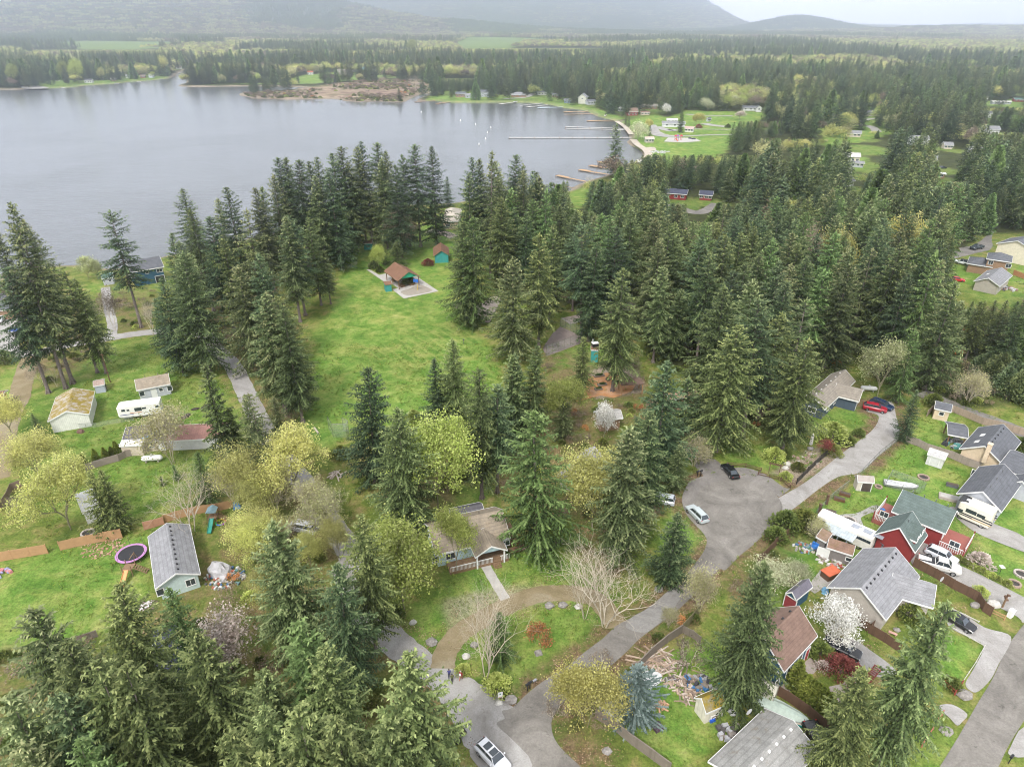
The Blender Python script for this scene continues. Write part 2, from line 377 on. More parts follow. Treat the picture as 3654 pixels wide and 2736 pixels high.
def fan_grid():
    r = .0052; ys = [-75.0]
    while ys[-1] < 11400: ys.append(ys[-1] + max(.6, r*(ys[-1]+125)))
    ys = np.array(ys); us = np.linspace(-1, 1, 560)
    Y = np.repeat(ys[:, None], len(us), 1); X = us[None, :]*(1.02*(Y+125))
    sh = Y.shape; x = X.ravel(); y = Y.ravel()
    dl = np.full(x.shape, -999.0); near = y < 3000
    dl[near] = sdist(x[near], y[near], LAKE_S)
    z = np.where(y > 1400, hills(x, y), 0)
    z = z + np.where(dl > -999, -5*sstep(-1.5, 10, dl+1.2*(vnoise(x, y, 9, 4)-.5)), 0)
    A = np.zeros((len(x), 4), np.float32); B = np.zeros((len(x), 4), np.float32); A[:, 3] = 1; B[:, 3] = 0
    nb = vnoise(x, y, 6, 11, 3)-.5
    def stamp(arr, ch, polys, ks, feather):
        for p, k in zip(polys, ks):
            xs = [q[0] for q in p]; yy = [q[1] for q in p]
            s = (x > min(xs)-feather*3) & (x < max(xs)+feather*3) & (y > min(yy)-feather*3) & (y < max(yy)+feather*3)
            if not s.any(): continue
            d = sdist(x[s], y[s], p) + nb[s]*feather*2.4
            arr[s, ch] = np.maximum(arr[s, ch], k*sstep(-feather*.6, feather*.6, d))
    stamp(A, 0, LAWNS, LAWN_K, 2.5)
    stamp(A, 0, [PARK2, SHORE_L, SHORE_R, SHORE_N, SHORE_E, MEADOW, CLEAR_R1, CLEAR_R2, CLEAR_R3, CLEAR_R4] + FIELDS, [1]*10+[.85]*4, 4)
    ax = (np.abs(x) < 140) & (y > 20) & (y < 230)
    for p in RDP + GL[:1]:
        d = -sdist(x[ax], y[ax], list(p)); A[ax, 1] = np.maximum(A[ax, 1], (d > -.3)*(1-sstep(.9, 2.6, d+3*nb[ax])))
    gp = vnoise(x, y, 60, 77, 2); A[:, 0] = np.maximum(A[:, 0], .8*(1-sstep(.27, .31, gp))*(y > 330)*(y < 1300)*(dl < -8))
    yards = []
    for hx, hy, hr in HOUSE_XY:
        if hy > 170: e = hr*(1.2+hy/300); yards.append([(hx+(hr*1.1+2)*math.cos(k*PI/6), hy-e*.4+(e*.7)*math.sin(k*PI/6)) for k in range(12)])
    stamp(A, 0, yards, [.7]*len(yards), 3)
    stamp(A, 1, LITTER, [.75, .8, 1, .8, .5, .7, .5, .6, .6, .75, .6], 4)
    stamp(A, 2, DIRT, [.9, .9, .5], 1.2)
    stamp(B, 3, [GM([(11, 1000, 1190), (11, 1350, 1090), (11, 1600, 1040), (11, 1780, 1120), (11, 1700, 1250), (11, 1450, 1340), (11, 1150, 1350)])], [1], 5)
    stamp(B, 0, [FOREST], [1], 4)
    stamp(B, 1, [MARSH], [1], 6)
    B[:, 2] = np.maximum(sstep(-3.5, -.5, dl)*(1-A[:, 0]*.6), 0)
    B[:, 0] *= (1-np.minimum(1, A[:, 0])*(y > 170))
    far = sstep(330, 420, y); B[:, 0] = np.maximum(B[:, 0], far*(1-A[:, 0])*(1-B[:, 1]))
    me = bpy.data.meshes.new('ground'); n = len(x)
    co = np.stack([x, y, z], 1).astype(np.float32)
    R_, C_ = sh; i = np.arange(R_-1)[:, None]*C_ + np.arange(C_-1)[None, :]
    f = np.stack([i, i+1, i+C_+1, i+C_], -1).reshape(-1, 4)
    me.vertices.add(n); me.vertices.foreach_set('co', co.ravel())
    me.loops.add(f.size); me.loops.foreach_set('vertex_index', f.ravel().astype(np.int32))
    me.polygons.add(len(f)); me.polygons.foreach_set('loop_start', np.arange(len(f), dtype=np.int32)*4)
    me.polygons.foreach_set('use_smooth', np.ones(len(f), bool))
    for nm, arr in (('zone_a', A), ('zone_b', B)):
        at = me.attributes.new(nm, 'FLOAT_COLOR', 'POINT'); at.data.foreach_set('color', arr.ravel())
    me.update(calc_edges=True)
    o = bpy.data.objects.new('ground', me); COL.objects.link(o); o['kind'] = 'structure'
    return o
# ---- lake
def water_mat():
    m, nt, b = newmat('lake_water', .2, .5)
    b.inputs['Base Color'].default_value = (.09, .095, .095, 1); b.inputs['IOR'].default_value = 1.5
    mp = N(nt, 'ShaderNodeMapping'); g = N(nt, 'ShaderNodeNewGeometry'); nt.links.new(g.outputs['Position'], mp.inputs[0])
    mp.inputs['Scale'].default_value = (.55, 1.5, 1)
    n1 = noise(nt, .42, 4, .6, vec=mp.outputs[0], dist=.3); n2 = noise(nt, .012, 3, .5, 'World', 1)
    n3 = noise(nt, .1, 2, .5, vec=mp.outputs[0])
    h = mth(nt, 'ADD', n1, mth(nt, 'MULTIPLY', n3, .8))
    n = N(nt, 'ShaderNodeBump'); n.inputs['Distance'].default_value = .5
    sx = N(nt, 'ShaderNodeSeparateXYZ'); nt.links.new(g.outputs['Position'], sx.inputs[0])
    calm = mth(nt, 'SUBTRACT', 1.0, mth(nt, 'MULTIPLY', mth(nt, 'SMOOTH_MIN', mth(nt, 'DIVIDE', sx.outputs['Y'], 700.0), 1.0, .2), .82))
    st = mth(nt, 'MULTIPLY', calm, ramp(nt, n2, [(.4, g3(.5)), (.65, g3(1))]))
    nt.links.new(st, n.inputs['Strength']); nt.links.new(h, n.inputs['Height']); nt.links.new(n.outputs['Normal'], b.inputs['Normal'])
    return m
lk_out = smooth_poly([(x, y) for x, y in LAKE], 3)
xs = [p[0] for p in LAKE]; ys = [p[1] for p in LAKE]
lake = sheet('lake', [[(min(xs)-20, min(ys)-10), (max(xs)+20, min(ys)-10), (max(xs)+20, max(ys)+20), (min(xs)-20, max(ys)+20)]], WATER_Z, water_mat())
# ---- roads
def road_mat(name, lo, mid, hi, stain=.3, patch=None, fine=3.5):
    m, nt, b = newmat(name, .9, .2)
    n1 = noise(nt, .16, 6, .7, 'World', .8); n2 = noise(nt, fine, 5, .75, 'World'); n3 = noise(nt, .5, 4, .8, 'World', 2)
    c = ramp(nt, n1, [(.3, lo), (.5, mid), (.7, hi)])
    c = mix(nt, .7, c, ramp(nt, n2, [(.3, g3(.72)), (.7, g3(1.22))]), 'MULTIPLY')
    n4 = noise(nt, 1.3, 8, .8, 'World', 4); c = mix(nt, ramp(nt, n4, [(.485, g3(0)), (.5, g3(.4)), (.515, g3(0))]), c, tuple(x*.4 for x in lo))
    c = mix(nt, mth(nt, 'MULTIPLY', ramp(nt, n3, [(.60, g3(0)), (.72, g3(1))]), stain), c, patch or tuple(x*.45 for x in lo))
    nt.links.new(c, b.inputs['Base Color']); bump(nt, b, n2, .4, .04); return m
ASPH = road_mat('worn_asphalt', (.12, .11, .10), (.20, .185, .165), (.28, .26, .235), .65)
ASPH_D = road_mat('dark_asphalt', (.13, .12, .11), (.20, .185, .17), (.27, .25, .23), .6)
GRAV = road_mat('gravel', (.22, .205, .185), (.32, .305, .29), (.41, .4, .38), .6, (.13, .11, .08), 6)
DIRTM = road_mat('mossy_dirt', (.17, .135, .07), (.25, .20, .12), (.31, .27, .19), .75, (.13, .17, .03))
RDP = [smooth_poly(GM([(32, -20, 1215), (32, 60, 1190), (32, 200, 1060), (32, 350, 950), (32, 500, 860), (32, 640, 745), (32, 780, 640), (32, 880, 545), (32, 1000, 480),
    (32, 1150, 390), (32, 1300, 260), (32, 1390, 190), (22, 1470, 1500), (22, 1560, 1380), (22, 1595, 1290), (22, 1570, 1225), (22, 1500, 1150), (22, 1440, 1080), (22, 1400, 980), (22, 1410, 900), (22, 1460, 815),
    (22, 1560, 772), (22, 1640, 765), (22, 1720, 760), (22, 1900, 765), (22, 2050, 830), (22, 2150, 930), (22, 2190, 1010), (22, 2170, 1100), (22, 2050, 1225), (22, 1950, 1320), (22, 1850, 1400), (22, 1740, 1510), (32, 1690, 100),
    (32, 1560, 230), (32, 1400, 390), (32, 1300, 470), (32, 1180, 560), (32, 1060, 650), (32, 950, 760), (32, 800, 890), (32, 640, 1010), (32, 480, 1130), (32, 400, 1230), (32, 370, 1310), (32, 385, 1410), (32, 440, 1500), (32, 520, 1580),
    (32, 640, 1720), (32, 500, 1900), (32, 100, 1900), (31, 2208, 1640), (31, 2060, 1450), (31, 1925, 1320), (31, 1990, 1275)]), 3)]
road = sheet('road', RDP, .05, ASPH)
HOUSE_XY = []
# darker apron round the turning circle and the patched strips
dark = sheet('pavement', [smooth_poly(GM([(22, 1415, 905), (22, 1460, 810), (22, 1570, 775), (22, 1500, 690), (22, 1560, 640), (22, 1660, 640), (22, 1740, 700), (22, 1900, 705), (22, 2060, 760), (22, 2200, 860), (23, 365, 868), (23, 285, 930),
    (22, 2150, 925), (22, 2040, 850), (22, 1900, 800), (22, 1760, 795), (22, 1600, 840), (22, 1520, 910), (22, 1490, 980), (22, 1405, 985)]), 3)], .068, ASPH_D)
sheet('pavement_patch', [smooth_poly(GM([(32, 1000, 480), (32, 1150, 395), (32, 1310, 260), (32, 1400, 290), (32, 1300, 450), (32, 1190, 545), (32, 1100, 600), (32, 960, 560)]), 3)], .069, road_mat('patched_asphalt', (.17, .16, .15), (.25, .24, .225), (.31, .3, .28), .3))
GL = [smooth_poly(GM([(23, 285, 935), (23, 500, 808), (23, 760, 600), (23, 1000, 420), (23, 1060, 330), (23, 1050, 285), (23, 960, 255), (23, 985, 200), (23, 1160, 180), (23, 1200, 300), (23, 1230, 420), (23, 1195, 500), (23, 1060, 610), (23, 920, 740), (23, 760, 770), (23, 620, 850), (23, 440, 990), (23, 300, 1090), (22, 2160, 1090), (22, 2150, 960)]), 3),
      ribbon(GM([(31, 700, 80), (31, 790, 330), (31, 870, 470), (31, 1010, 580), (31, 1180, 720), (31, 1370, 860), (31, 1520, 980), (31, 1660, 1100), (31, 1820, 1270), (31, 1980, 1470), (31, 2200, 1800)]), [3, 3.2, 4, 4.5, 4.2, 3.8, 4.2, 5.6, 7.2, 8, 8.5]),
      ribbon(GM([(10, 1620, 1090), (10, 1700, 1200), (10, 1830, 1330), (10, 1930, 1530), (20, 1960, 160), (21, 60, 330), (21, 180, 530), (21, 260, 640), (21, 420, 850), (21, 560, 1060), (21, 700, 1260), (21, 790, 1400), (31, 740, 100)]), 4.2),
      ribbon(GM([(10, -80, 1190), (10, 60, 1235), (10, 250, 1240), (10, 550, 1170), (10, 830, 1125), (10, 1000, 1095), (10, 1190, 1072), (10, 1400, 1065), (10, 1620, 1095)]), 4),
      ribbon(GM([(10, 880, 1105), (10, 885, 1000), (10, 850, 870), (10, 830, 720)]), 2.6),
      ribbon(GM([(10, 70, 1240), (10, 50, 1120), (10, 60, 1030), (10, 120, 960)]), [5, 6, 7, 4]),
      smooth_poly(GM([(33, 1290, 20), (33, 1400, 20), (33, 1680, 60), (33, 2208, 320), (33, 2350, 420), (33, 2208, 520), (33, 2150, 470), (33, 1850, 320), (33, 1620, 190), (33, 1500, 140), (33, 1380, 70)]), 3),
      smooth_poly(GM([(33, 1650, 440), (33, 1760, 470), (33, 1900, 560), (33, 2080, 610), (33, 2100, 680), (33, 2010, 840), (33, 1950, 960), (33, 1850, 1060), (33, 1790, 1060), (33, 1745, 1000), (33, 1800, 900), (33, 1890, 710), (33, 1780, 640), (33, 1660, 580), (33, 1600, 520)]), 3),
      smooth_poly(GM([(33, 680, 700), (33, 760, 660), (33, 850, 640), (33, 1000, 740), (33, 1150, 850), (33, 1200, 920), (33, 1060, 950), (33, 930, 880), (33, 860, 810)]), 3),
      smooth_poly(GM([(33, 1530, 1180), (33, 1640, 1165), (33, 1760, 1240), (33, 1720, 1300), (33, 1680, 1330), (33, 1620, 1270)]), 3),
      smooth_poly(GM([(33, 2208, 1340), (33, 2100, 1500), (33, 2090, 1560), (33, 2208, 1580), (33, 2400, 1500)]), 3),
      smooth_poly(GM([(23, 1640, 1010), (23, 1980, 1150), (23, 2208, 1250), (23, 2300, 1400), (23, 2208, 1370), (23, 1900, 1250), (23, 1760, 1170), (23, 1660, 1080)]), 3),
      smooth_poly(GM([(23, 1420, 1260), (23, 1600, 1290), (23, 1730, 1260), (23, 1770, 1300), (23, 1680, 1400), (23, 1700, 1480), (23, 1560, 1570), (23, 1400, 1500), (23, 1310, 1430)]), 3)]
gravel = sheet('gravel_lane', GL, .03, GRAV)
UD = [ribbon(GM([(31, 1500, 880), (31, 1530, 740), (31, 1650, 590), (31, 1800, 500), (31, 1920, 430), (32, 90, 355), (32, 260, 300), (32, 420, 285), (32, 600, 295), (32, 740, 350), (32, 850, 490), (32, 880, 560)]), 3.2),
    ribbon(GM([(10, 250, 1240), (10, 200, 1390), (10, 170, 1500), (10, 150, 1600), (20, 90, 270), (20, 40, 430), (20, 20, 540), (20, -30, 800)]), 4.4)]
udrive = sheet('dirt_drive', UD, .038, DIRTM)
street = sheet('street', [smooth_poly(GM([(33, 2300, 400), (33, 2208, 530), (33, 2100, 670), (33, 2050, 760), (33, 1960, 960), (33, 1850, 1140), (33, 1700, 1400), (33, 1540, 1660), (33, 1400, 1900), (33, 1900, 1900), (33, 2005, 1656), (33, 2090, 1480), (33, 2208, 1290), (33, 2400, 1000), (33, 2600, 700)]), 3)], .045, ASPH)
back_road = sheet('back_road', [ribbon(GM([(23, 1400, 110), (23, 1700, 240), (23, 2000, 350), (23, 2208, 430), (23, 2500, 560)]), 4.6), ribbon(GM([(13, 1600, 480), (13, 1760, 430), (13, 1880, 400), (13, 1930, 320), (13, 1960, 270)]), [5, 7, 6, 2, 2]),
    ribbon(GM([(12, 1220, 75), (12, 1340, 85), (12, 1500, 130), (12, 1600, 110), (12, 1680, 60)]), 6), ribbon(GM([(3, 230, 1560), (3, 290, 1480), (3, 340, 1420)]), 5)], .04, ASPH_D)
far_road = sheet('park_road', [ribbon(GM([(2, 1170, 985), (2, 1190, 1040), (2, 1250, 1070), (2, 1400, 1075), (2, 1600, 1066), (2, 1820, 1060)]), [5, 8, 12, 5, 4, 4]), ribbon(GM([(2, 1200, 1000), (2, 1300, 1030), (2, 1340, 1020)]), 8),
    ribbon(GM([(2, 1430, 902), (2, 1600, 915), (2, 1800, 915)]), 5), ribbon(GM([(2, 1480, 1018), (2, 1700, 1022), (2, 1850, 1020)]), 3), ribbon(GM([(3, 870, 980), (3, 1000, 1000), (3, 1050, 1040)]), 7), ribbon(GM([(3, 900, 960), (3, 960, 945), (3, 1100, 930)]), 6),
    ribbon(GM([(2, 0, 780), (2, 150, 770), (2, 230, 740)]), 7), ribbon(GM([(2, 1570, 975), (2, 1650, 990), (2, 1750, 1000)]), 9), smooth_poly(GM([(0, 185, 700), (0, 180, 680), (0, 300, 678), (0, 380, 692), (0, 360, 700)]), 2)], .12, GRAV)
sandm = road_mat('beach_sand', (.36, .31, .25), (.45, .39, .32), (.5, .45, .38), .1)
sand = sheet('beach', [ribbon(GM([(2, 1015, 1100), (2, 1050, 1140), (2, 1110, 1180), (2, 1135, 1215), (2, 1120, 1245)]), 5), smooth_poly(GM([(2, 1115, 1165), (2, 1180, 1160), (2, 1195, 1185), (2, 1130, 1190)]), 2), ribbon(GM([(2, 880, 955), (2, 950, 1000), (2, 1000, 1060)]), 4)], .08, sandm)
# ================================================================ trees
PROTO = {}
def quads_mesh(name, V, T, mat, smooth=False):
    """V (n,4,3) corners, T (n) tone -> one mesh"""
    n = len(V); me = bpy.data.meshes.new(name)
    me.vertices.add(n*4); me.vertices.foreach_set('co', np.asarray(V, np.float32).ravel())
    me.loops.add(n*4); me.loops.foreach_set('vertex_index', np.arange(n*4, dtype=np.int32))
    me.polygons.add(n); me.polygons.foreach_set('loop_start', np.arange(n, dtype=np.int32)*4)
    a = me.attributes.new('tone', 'FLOAT', 'FACE'); a.data.foreach_set('value', np.asarray(T, np.float32))
    me.materials.append(mat); me.update(calc_edges=True); return me
NEEDLE = {
 'green': foliage('needles_green', (0.02, 0.035, 0.013), (0.09, 0.13, 0.044), (0.30, 0.36, 0.15), .6, .12, (1.25, 1.0, .8)),
 'olive': foliage('needles_olive', (0.021, 0.034, 0.012), (0.105, 0.13, 0.048), (0.39, 0.38, 0.19), .7, .12, (.8, 1.05, .95)),
 'dark': foliage('needles_dark', (0.014, 0.03, 0.014), (0.055, 0.096, 0.042), (0.22, 0.28, 0.14), .6, .1, (1.35, 1.1, .75)),
 'blue': foliage('needles_blue', (0.05, 0.08, 0.072), (0.12, 0.17, 0.155), (0.29, 0.35, 0.33), .3, .12, (1, 1, 1)),
 'cedar': foliage('needles_cedar', (0.024, 0.047, 0.013), (0.105, 0.17, 0.046), (0.29, 0.38, 0.14), .6, .15, (.8, .95, 1.1)),
 'thuja': foliage('needles_thuja', (0.070, 0.105, 0.017), (0.168, 0.210, 0.035), (0.336, 0.350, 0.084), .4, .15, (.85, 1, .9))}
BARK = barkmat('bark_fir', (.085, .068, .06), (.24, .2, .185)); BARK_P = barkmat('bark_pale', (.3, .26, .2), (.62, .55, .44), 5); BARK_M = barkmat('bark_mossy', (.14, .12, .075), (.32, .3, .2), 4)
def conifer(key, seed, H, R, base=.12, mat='green', dens=1.0, droop=.35, power=.8, leaf=.42, sparse=0, spray=1.0):
    R *= 1.28; power *= .82; dens *= 1.22
    q = np.random.default_rng(seed); Vs = []; Ts = []
    nb = int(4.3*H*dens); tip = .0
    limb = MB()
    ga = 2.39996; lean = q.uniform(-.02, .02, 2)
    lob = q.uniform(0, 2*PI, 3)
    for i in range(nb):
        t = ((i+q.random())/nb)**.92                      # 0 at crown base, 1 at top
        if sparse and q.random() < sparse*(.6+.4*math.sin(t*19+seed)): continue
        z = H*(base+(1-base)*t*.985)
        az = i*ga + q.uniform(-.5, .5)
        prof = (1-t)**power*(1-.45*max(0, .22-t)/.22) + .022
        prof *= 1+.18*math.sin(az*2+lob[0])+.12*math.sin(az*3+t*9+lob[1])
        L = R*prof*q.uniform(.72, 1.22)
        if L < .25: L = .25
        up = .75*t*t - .12 + q.uniform(-.1, .12)          # starting slope
        ca, sa = math.cos(az), math.sin(az); m = max(3, int(L/.36*1.0)+1)
        px = np.array([lean[0]*z, lean[1]*z, z]); prev = px.copy()
        for k in range(1, m+1):
            s = k/m; r = L*s
            zz = z + up*r - droop*L*(s**1.7)*.55*(1-t*.5) + .10*L*max(0, s-.65)*2
            cur = np.array([px[0]+ca*r, px[1]+sa*r, zz])
            d = cur-prev; dn = d/np.linalg.norm(d); side = np.array([-sa, ca, 0.])
            wid = L*.30*(1-.75*s) + .28
            nn = 2 if s > .25 or m < 4 else 1
            for sgn in (-1, 1):
                for w_ in range(nn):
                    o = prev + d*q.random()
                    dirv = side*sgn*q.uniform(.55, 1.1) + dn*q.uniform(.35, .9) + np.array([0, 0, -q.uniform(.1, .75)*(.6+droop)])
                    dirv /= np.linalg.norm(dirv); l = wid*q.uniform(.7, 1.35)*spray
                    # sub sprays along the twig
                    ns = max(1, int(l/.42))
                    for b in range(ns):
                        f0 = b/ns; a0 = o+dirv*l*f0 + q.normal(0, .05, 3)
                        l2 = leaf*q.uniform(.8, 1.5); tw = dirv + q.normal(0, .33, 3); tw /= np.linalg.norm(tw)
                        nr = np.cross(tw, [0, 0, 1.]) + q.normal(0, .35, 3); nr /= np.linalg.norm(nr)+1e-6
                        wv = nr*leaf*q.uniform(.2, .36)
                        Vs.append([a0, a0+tw*l2*.5+wv, a0+tw*l2+np.array([0, 0, -.06]), a0+tw*l2*.5-wv])
                        Ts.append(np.clip(.04+.46*s*s+.22*(f0)+.30*t*t+q.normal(0, .13), 0, 1))  # tips and tops pale as new growth; inner needles hold painted shade
            # top spray along the branch
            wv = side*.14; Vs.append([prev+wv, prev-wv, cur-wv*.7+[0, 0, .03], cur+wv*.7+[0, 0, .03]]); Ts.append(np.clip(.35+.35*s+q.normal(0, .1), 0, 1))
            prev = cur
        if sparse > .2 or (t < .25 and q.random() < .5):
            limb.tube((px[0], px[1], z), (px[0]+ca*L*.6, px[1]+sa*L*.6, z+up*L*.6-droop*L*.3), .05+.012*L, .02, 4, False)
    for b in range(7):                                     # leader
        a0 = np.array([lean[0]*H, lean[1]*H, H*.955+b*H*.006]); v = q.normal(0, .14, 3)+[0, 0, .5]
        wv = np.array([q.normal(0, .1), q.normal(0, .1), 0]); Vs.append([a0-wv, a0+v*.5+wv, a0+v*1.4, a0+v*.5-wv]); Ts.append(.7)
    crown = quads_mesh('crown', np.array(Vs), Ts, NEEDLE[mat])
    r0 = .011*H+.06; seg = 7
    for k in range(seg):
        a = k/seg; b = (k+1)/seg
        limb.tube((lean[0]*H*a, lean[1]*H*a, H*a*.97), (lean[0]*H*b, lean[1]*H*b, H*b*.97), r0*(1-a*.93), r0*(1-b*.93), 8, False)
    for k in range(5):
        a = k*1.26+seed; limb.tube((math.cos(a)*r0*1.5, math.sin(a)*r0*1.5, -.1), (0, 0, r0*4), r0*.35, r0*.6, 5, False)
    for k in range(9):                                     # dead snags under the crown
        zz = H*base*q.uniform(.45, 1.15); a = q.uniform(0, 2*PI); l = q.uniform(.5, 1.8)
        limb.tube((0, 0, zz), (math.cos(a)*l, math.sin(a)*l, zz-.2*l), .04, .015, 4, False)
    mt = limb.build('trunk', BARK); me = mt.data; bpy.data.objects.remove(mt)
    PROTO[key] = dict(crown=crown, trunk=me, H=H, R=R, kind='conifer'); return PROTO[key]
# tall firs and spruces
conifer('fir_a', 1, 28, 4.6, .14, 'green', 1.0, .42)
conifer('fir_b', 2, 30, 4.4, .22, 'olive', .95, .5, .75)
conifer('fir_c', 3, 26, 4.9, .08, 'dark', 1.0, .35)
conifer('fir_d', 4, 27, 4.2, .18, 'green', .9, .6, .7)
conifer('fir_e', 5, 31, 4.7, .30, 'dark', .85, .5, .6, sparse=.22)
conifer('fir_f', 6, 24, 4.6, .06, 'olive', 1.05, .3, .85)
conifer('spruce_a', 7, 22, 4.3, .03, 'dark', 1.15, .25, .95)
conifer('spruce_b', 8, 18, 3.7, .02, 'green', 1.2, .3, .95)
conifer('cedar_a', 9, 24, 4.4, .04, 'cedar', 1.1, .7, .72, leaf=.36)
conifer('cedar_b', 10, 20, 3.6, .03, 'cedar', 1.2, .7, .75, leaf=.36)
conifer('ragged', 11, 29, 4.4, .2, 'olive', .62, .55, .55, sparse=.45)
conifer('ragged_b', 12, 30, 4.0, .38, 'dark', .7, .5, .45, sparse=.4)
conifer('bare_top', 13, 27, 3.6, .35, 'olive', .5, .5, .4, sparse=.6)
conifer('hero_a', 14, 27, 5.6, .08, 'green', 1.35, .5, .8, leaf=.38)
conifer('hero_b', 15, 25, 5.4, .10, 'olive', 1.3, .45, .8, leaf=.38)
conifer('hero_c', 16, 28, 4.9, .18, 'green', 1.25, .65, .7, leaf=.38, sparse=.12)
conifer('blue', 17, 9, 3.0, .03, 'blue', 3.4, .25, .62, leaf=.24)
conifer('young', 18, 10, 2.6, .02, 'green', 1.8, .2, .95, leaf=.3)
conifer('young_b', 19, 13, 3.0, .03, 'dark', 1.6, .25, .95, leaf=.32)
def dome(key, seed, H, R, mat, base=.0, n=2600, leaf=.22, power=.5, trunk=True):
    """columnar or domed evergreen (arborvitae, laurel, clipped shrub)"""
    q = np.random.default_rng(seed); Vs = []; Ts = []
    for i in range(n):
        t = q.random()**.85; az = q.uniform(0, 2*PI); z = H*(base+(1-base)*t)
        pr = R*max(.02, (1-t**(1/power)))*(1+.16*math.sin(az*3+t*7+seed)) * (1 if t > .12 else .75+2*t)
        r = pr*(q.random()**.35); a0 = np.array([math.cos(az)*r, math.sin(az)*r, z])
        d = np.array([math.cos(az), math.sin(az), q.uniform(.1, 1.4)]) + q.normal(0, .35, 3); d /= np.linalg.norm(d)
        wv = np.cross(d, q.normal(0, 1, 3)); wv = wv/np.linalg.norm(wv)*leaf*.42; l = leaf*q.uniform(.8, 1.6)
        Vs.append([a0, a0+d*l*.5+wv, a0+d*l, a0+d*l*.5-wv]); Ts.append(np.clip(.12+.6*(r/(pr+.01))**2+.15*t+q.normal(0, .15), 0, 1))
    crown = quads_mesh('crown', np.array(Vs), Ts, mat); mb = MB(); mb.tube((0, 0, 0), (0, 0, H*.6), .05*R+.03, .02, 5, False)
    for k in range(6):
        a = k*1.05; mb.tube((0, 0, .05), (math.cos(a)*R*.5, math.sin(a)*R*.5, H*.55), .03, .01, 4, False)
    o = mb.build('trunk', BARK); me = o.data; bpy.data.objects.remove(o)
    PROTO[key] = dict(crown=crown, trunk=me, H=H, R=R, kind='shrub'); return PROTO[key]
LEAF = {
 'bud': foliage('leaves_budding', (.28, .29, .08), (.55, .54, .19), (.78, .75, .34), .4, .48, (.85, 1.05, .8)),
 'lime': foliage('leaves_lime', (.15, .2, .04), (.33, .40, .10), (.55, .6, .22), .4, .4, (1.1, 1, .9)),
 'gold': foliage('leaves_gold', (.34, .32, .08), (.60, .56, .18), (.80, .75, .32), .2, .4, (1, 1, 1)),
 'white': foliage('blossom_white', (.5, .49, .42), (.76, .75, .7), (.9, .89, .86), .1, .35, (1, 1, 1)),
 'pale': foliage('leaves_pale', (.34, .35, .2), (.5, .52, .33), (.68, .68, .5), .3, .35, (1, 1, 1)),
 'pink': foliage('blossom_pink', (.4, .32, .27), (.6, .5, .44), (.78, .7, .64), .3, .3, (1, 1, 1)),
 'red': foliage('leaves_red', (.09, .02, .02), (.2, .05, .045), (.36, .12, .10), .3, .25, (1, 1, 1)),
 'rust': foliage('leaves_rust', (.25, .11, .04), (.46, .2, .08), (.6, .33, .14), .3, .3, (1, 1, 1)),
 'shrub': foliage('leaves_shrub', (.03, .06, .012), (.09, .13, .03), (.2, .25, .07), .6, .25, (1.3, .95, .8)),
 'brown': foliage('twigs_brown', (.09, .07, .05), (.2, .155, .115), (.34, .27, .2), .5, .1, (1.1, 1, .85)),
 'olivebud': foliage('leaves_sparse', (.22, .22, .09), (.42, .40, .19), (.6, .56, .33), .5, .35, (.85, 1, .85))}
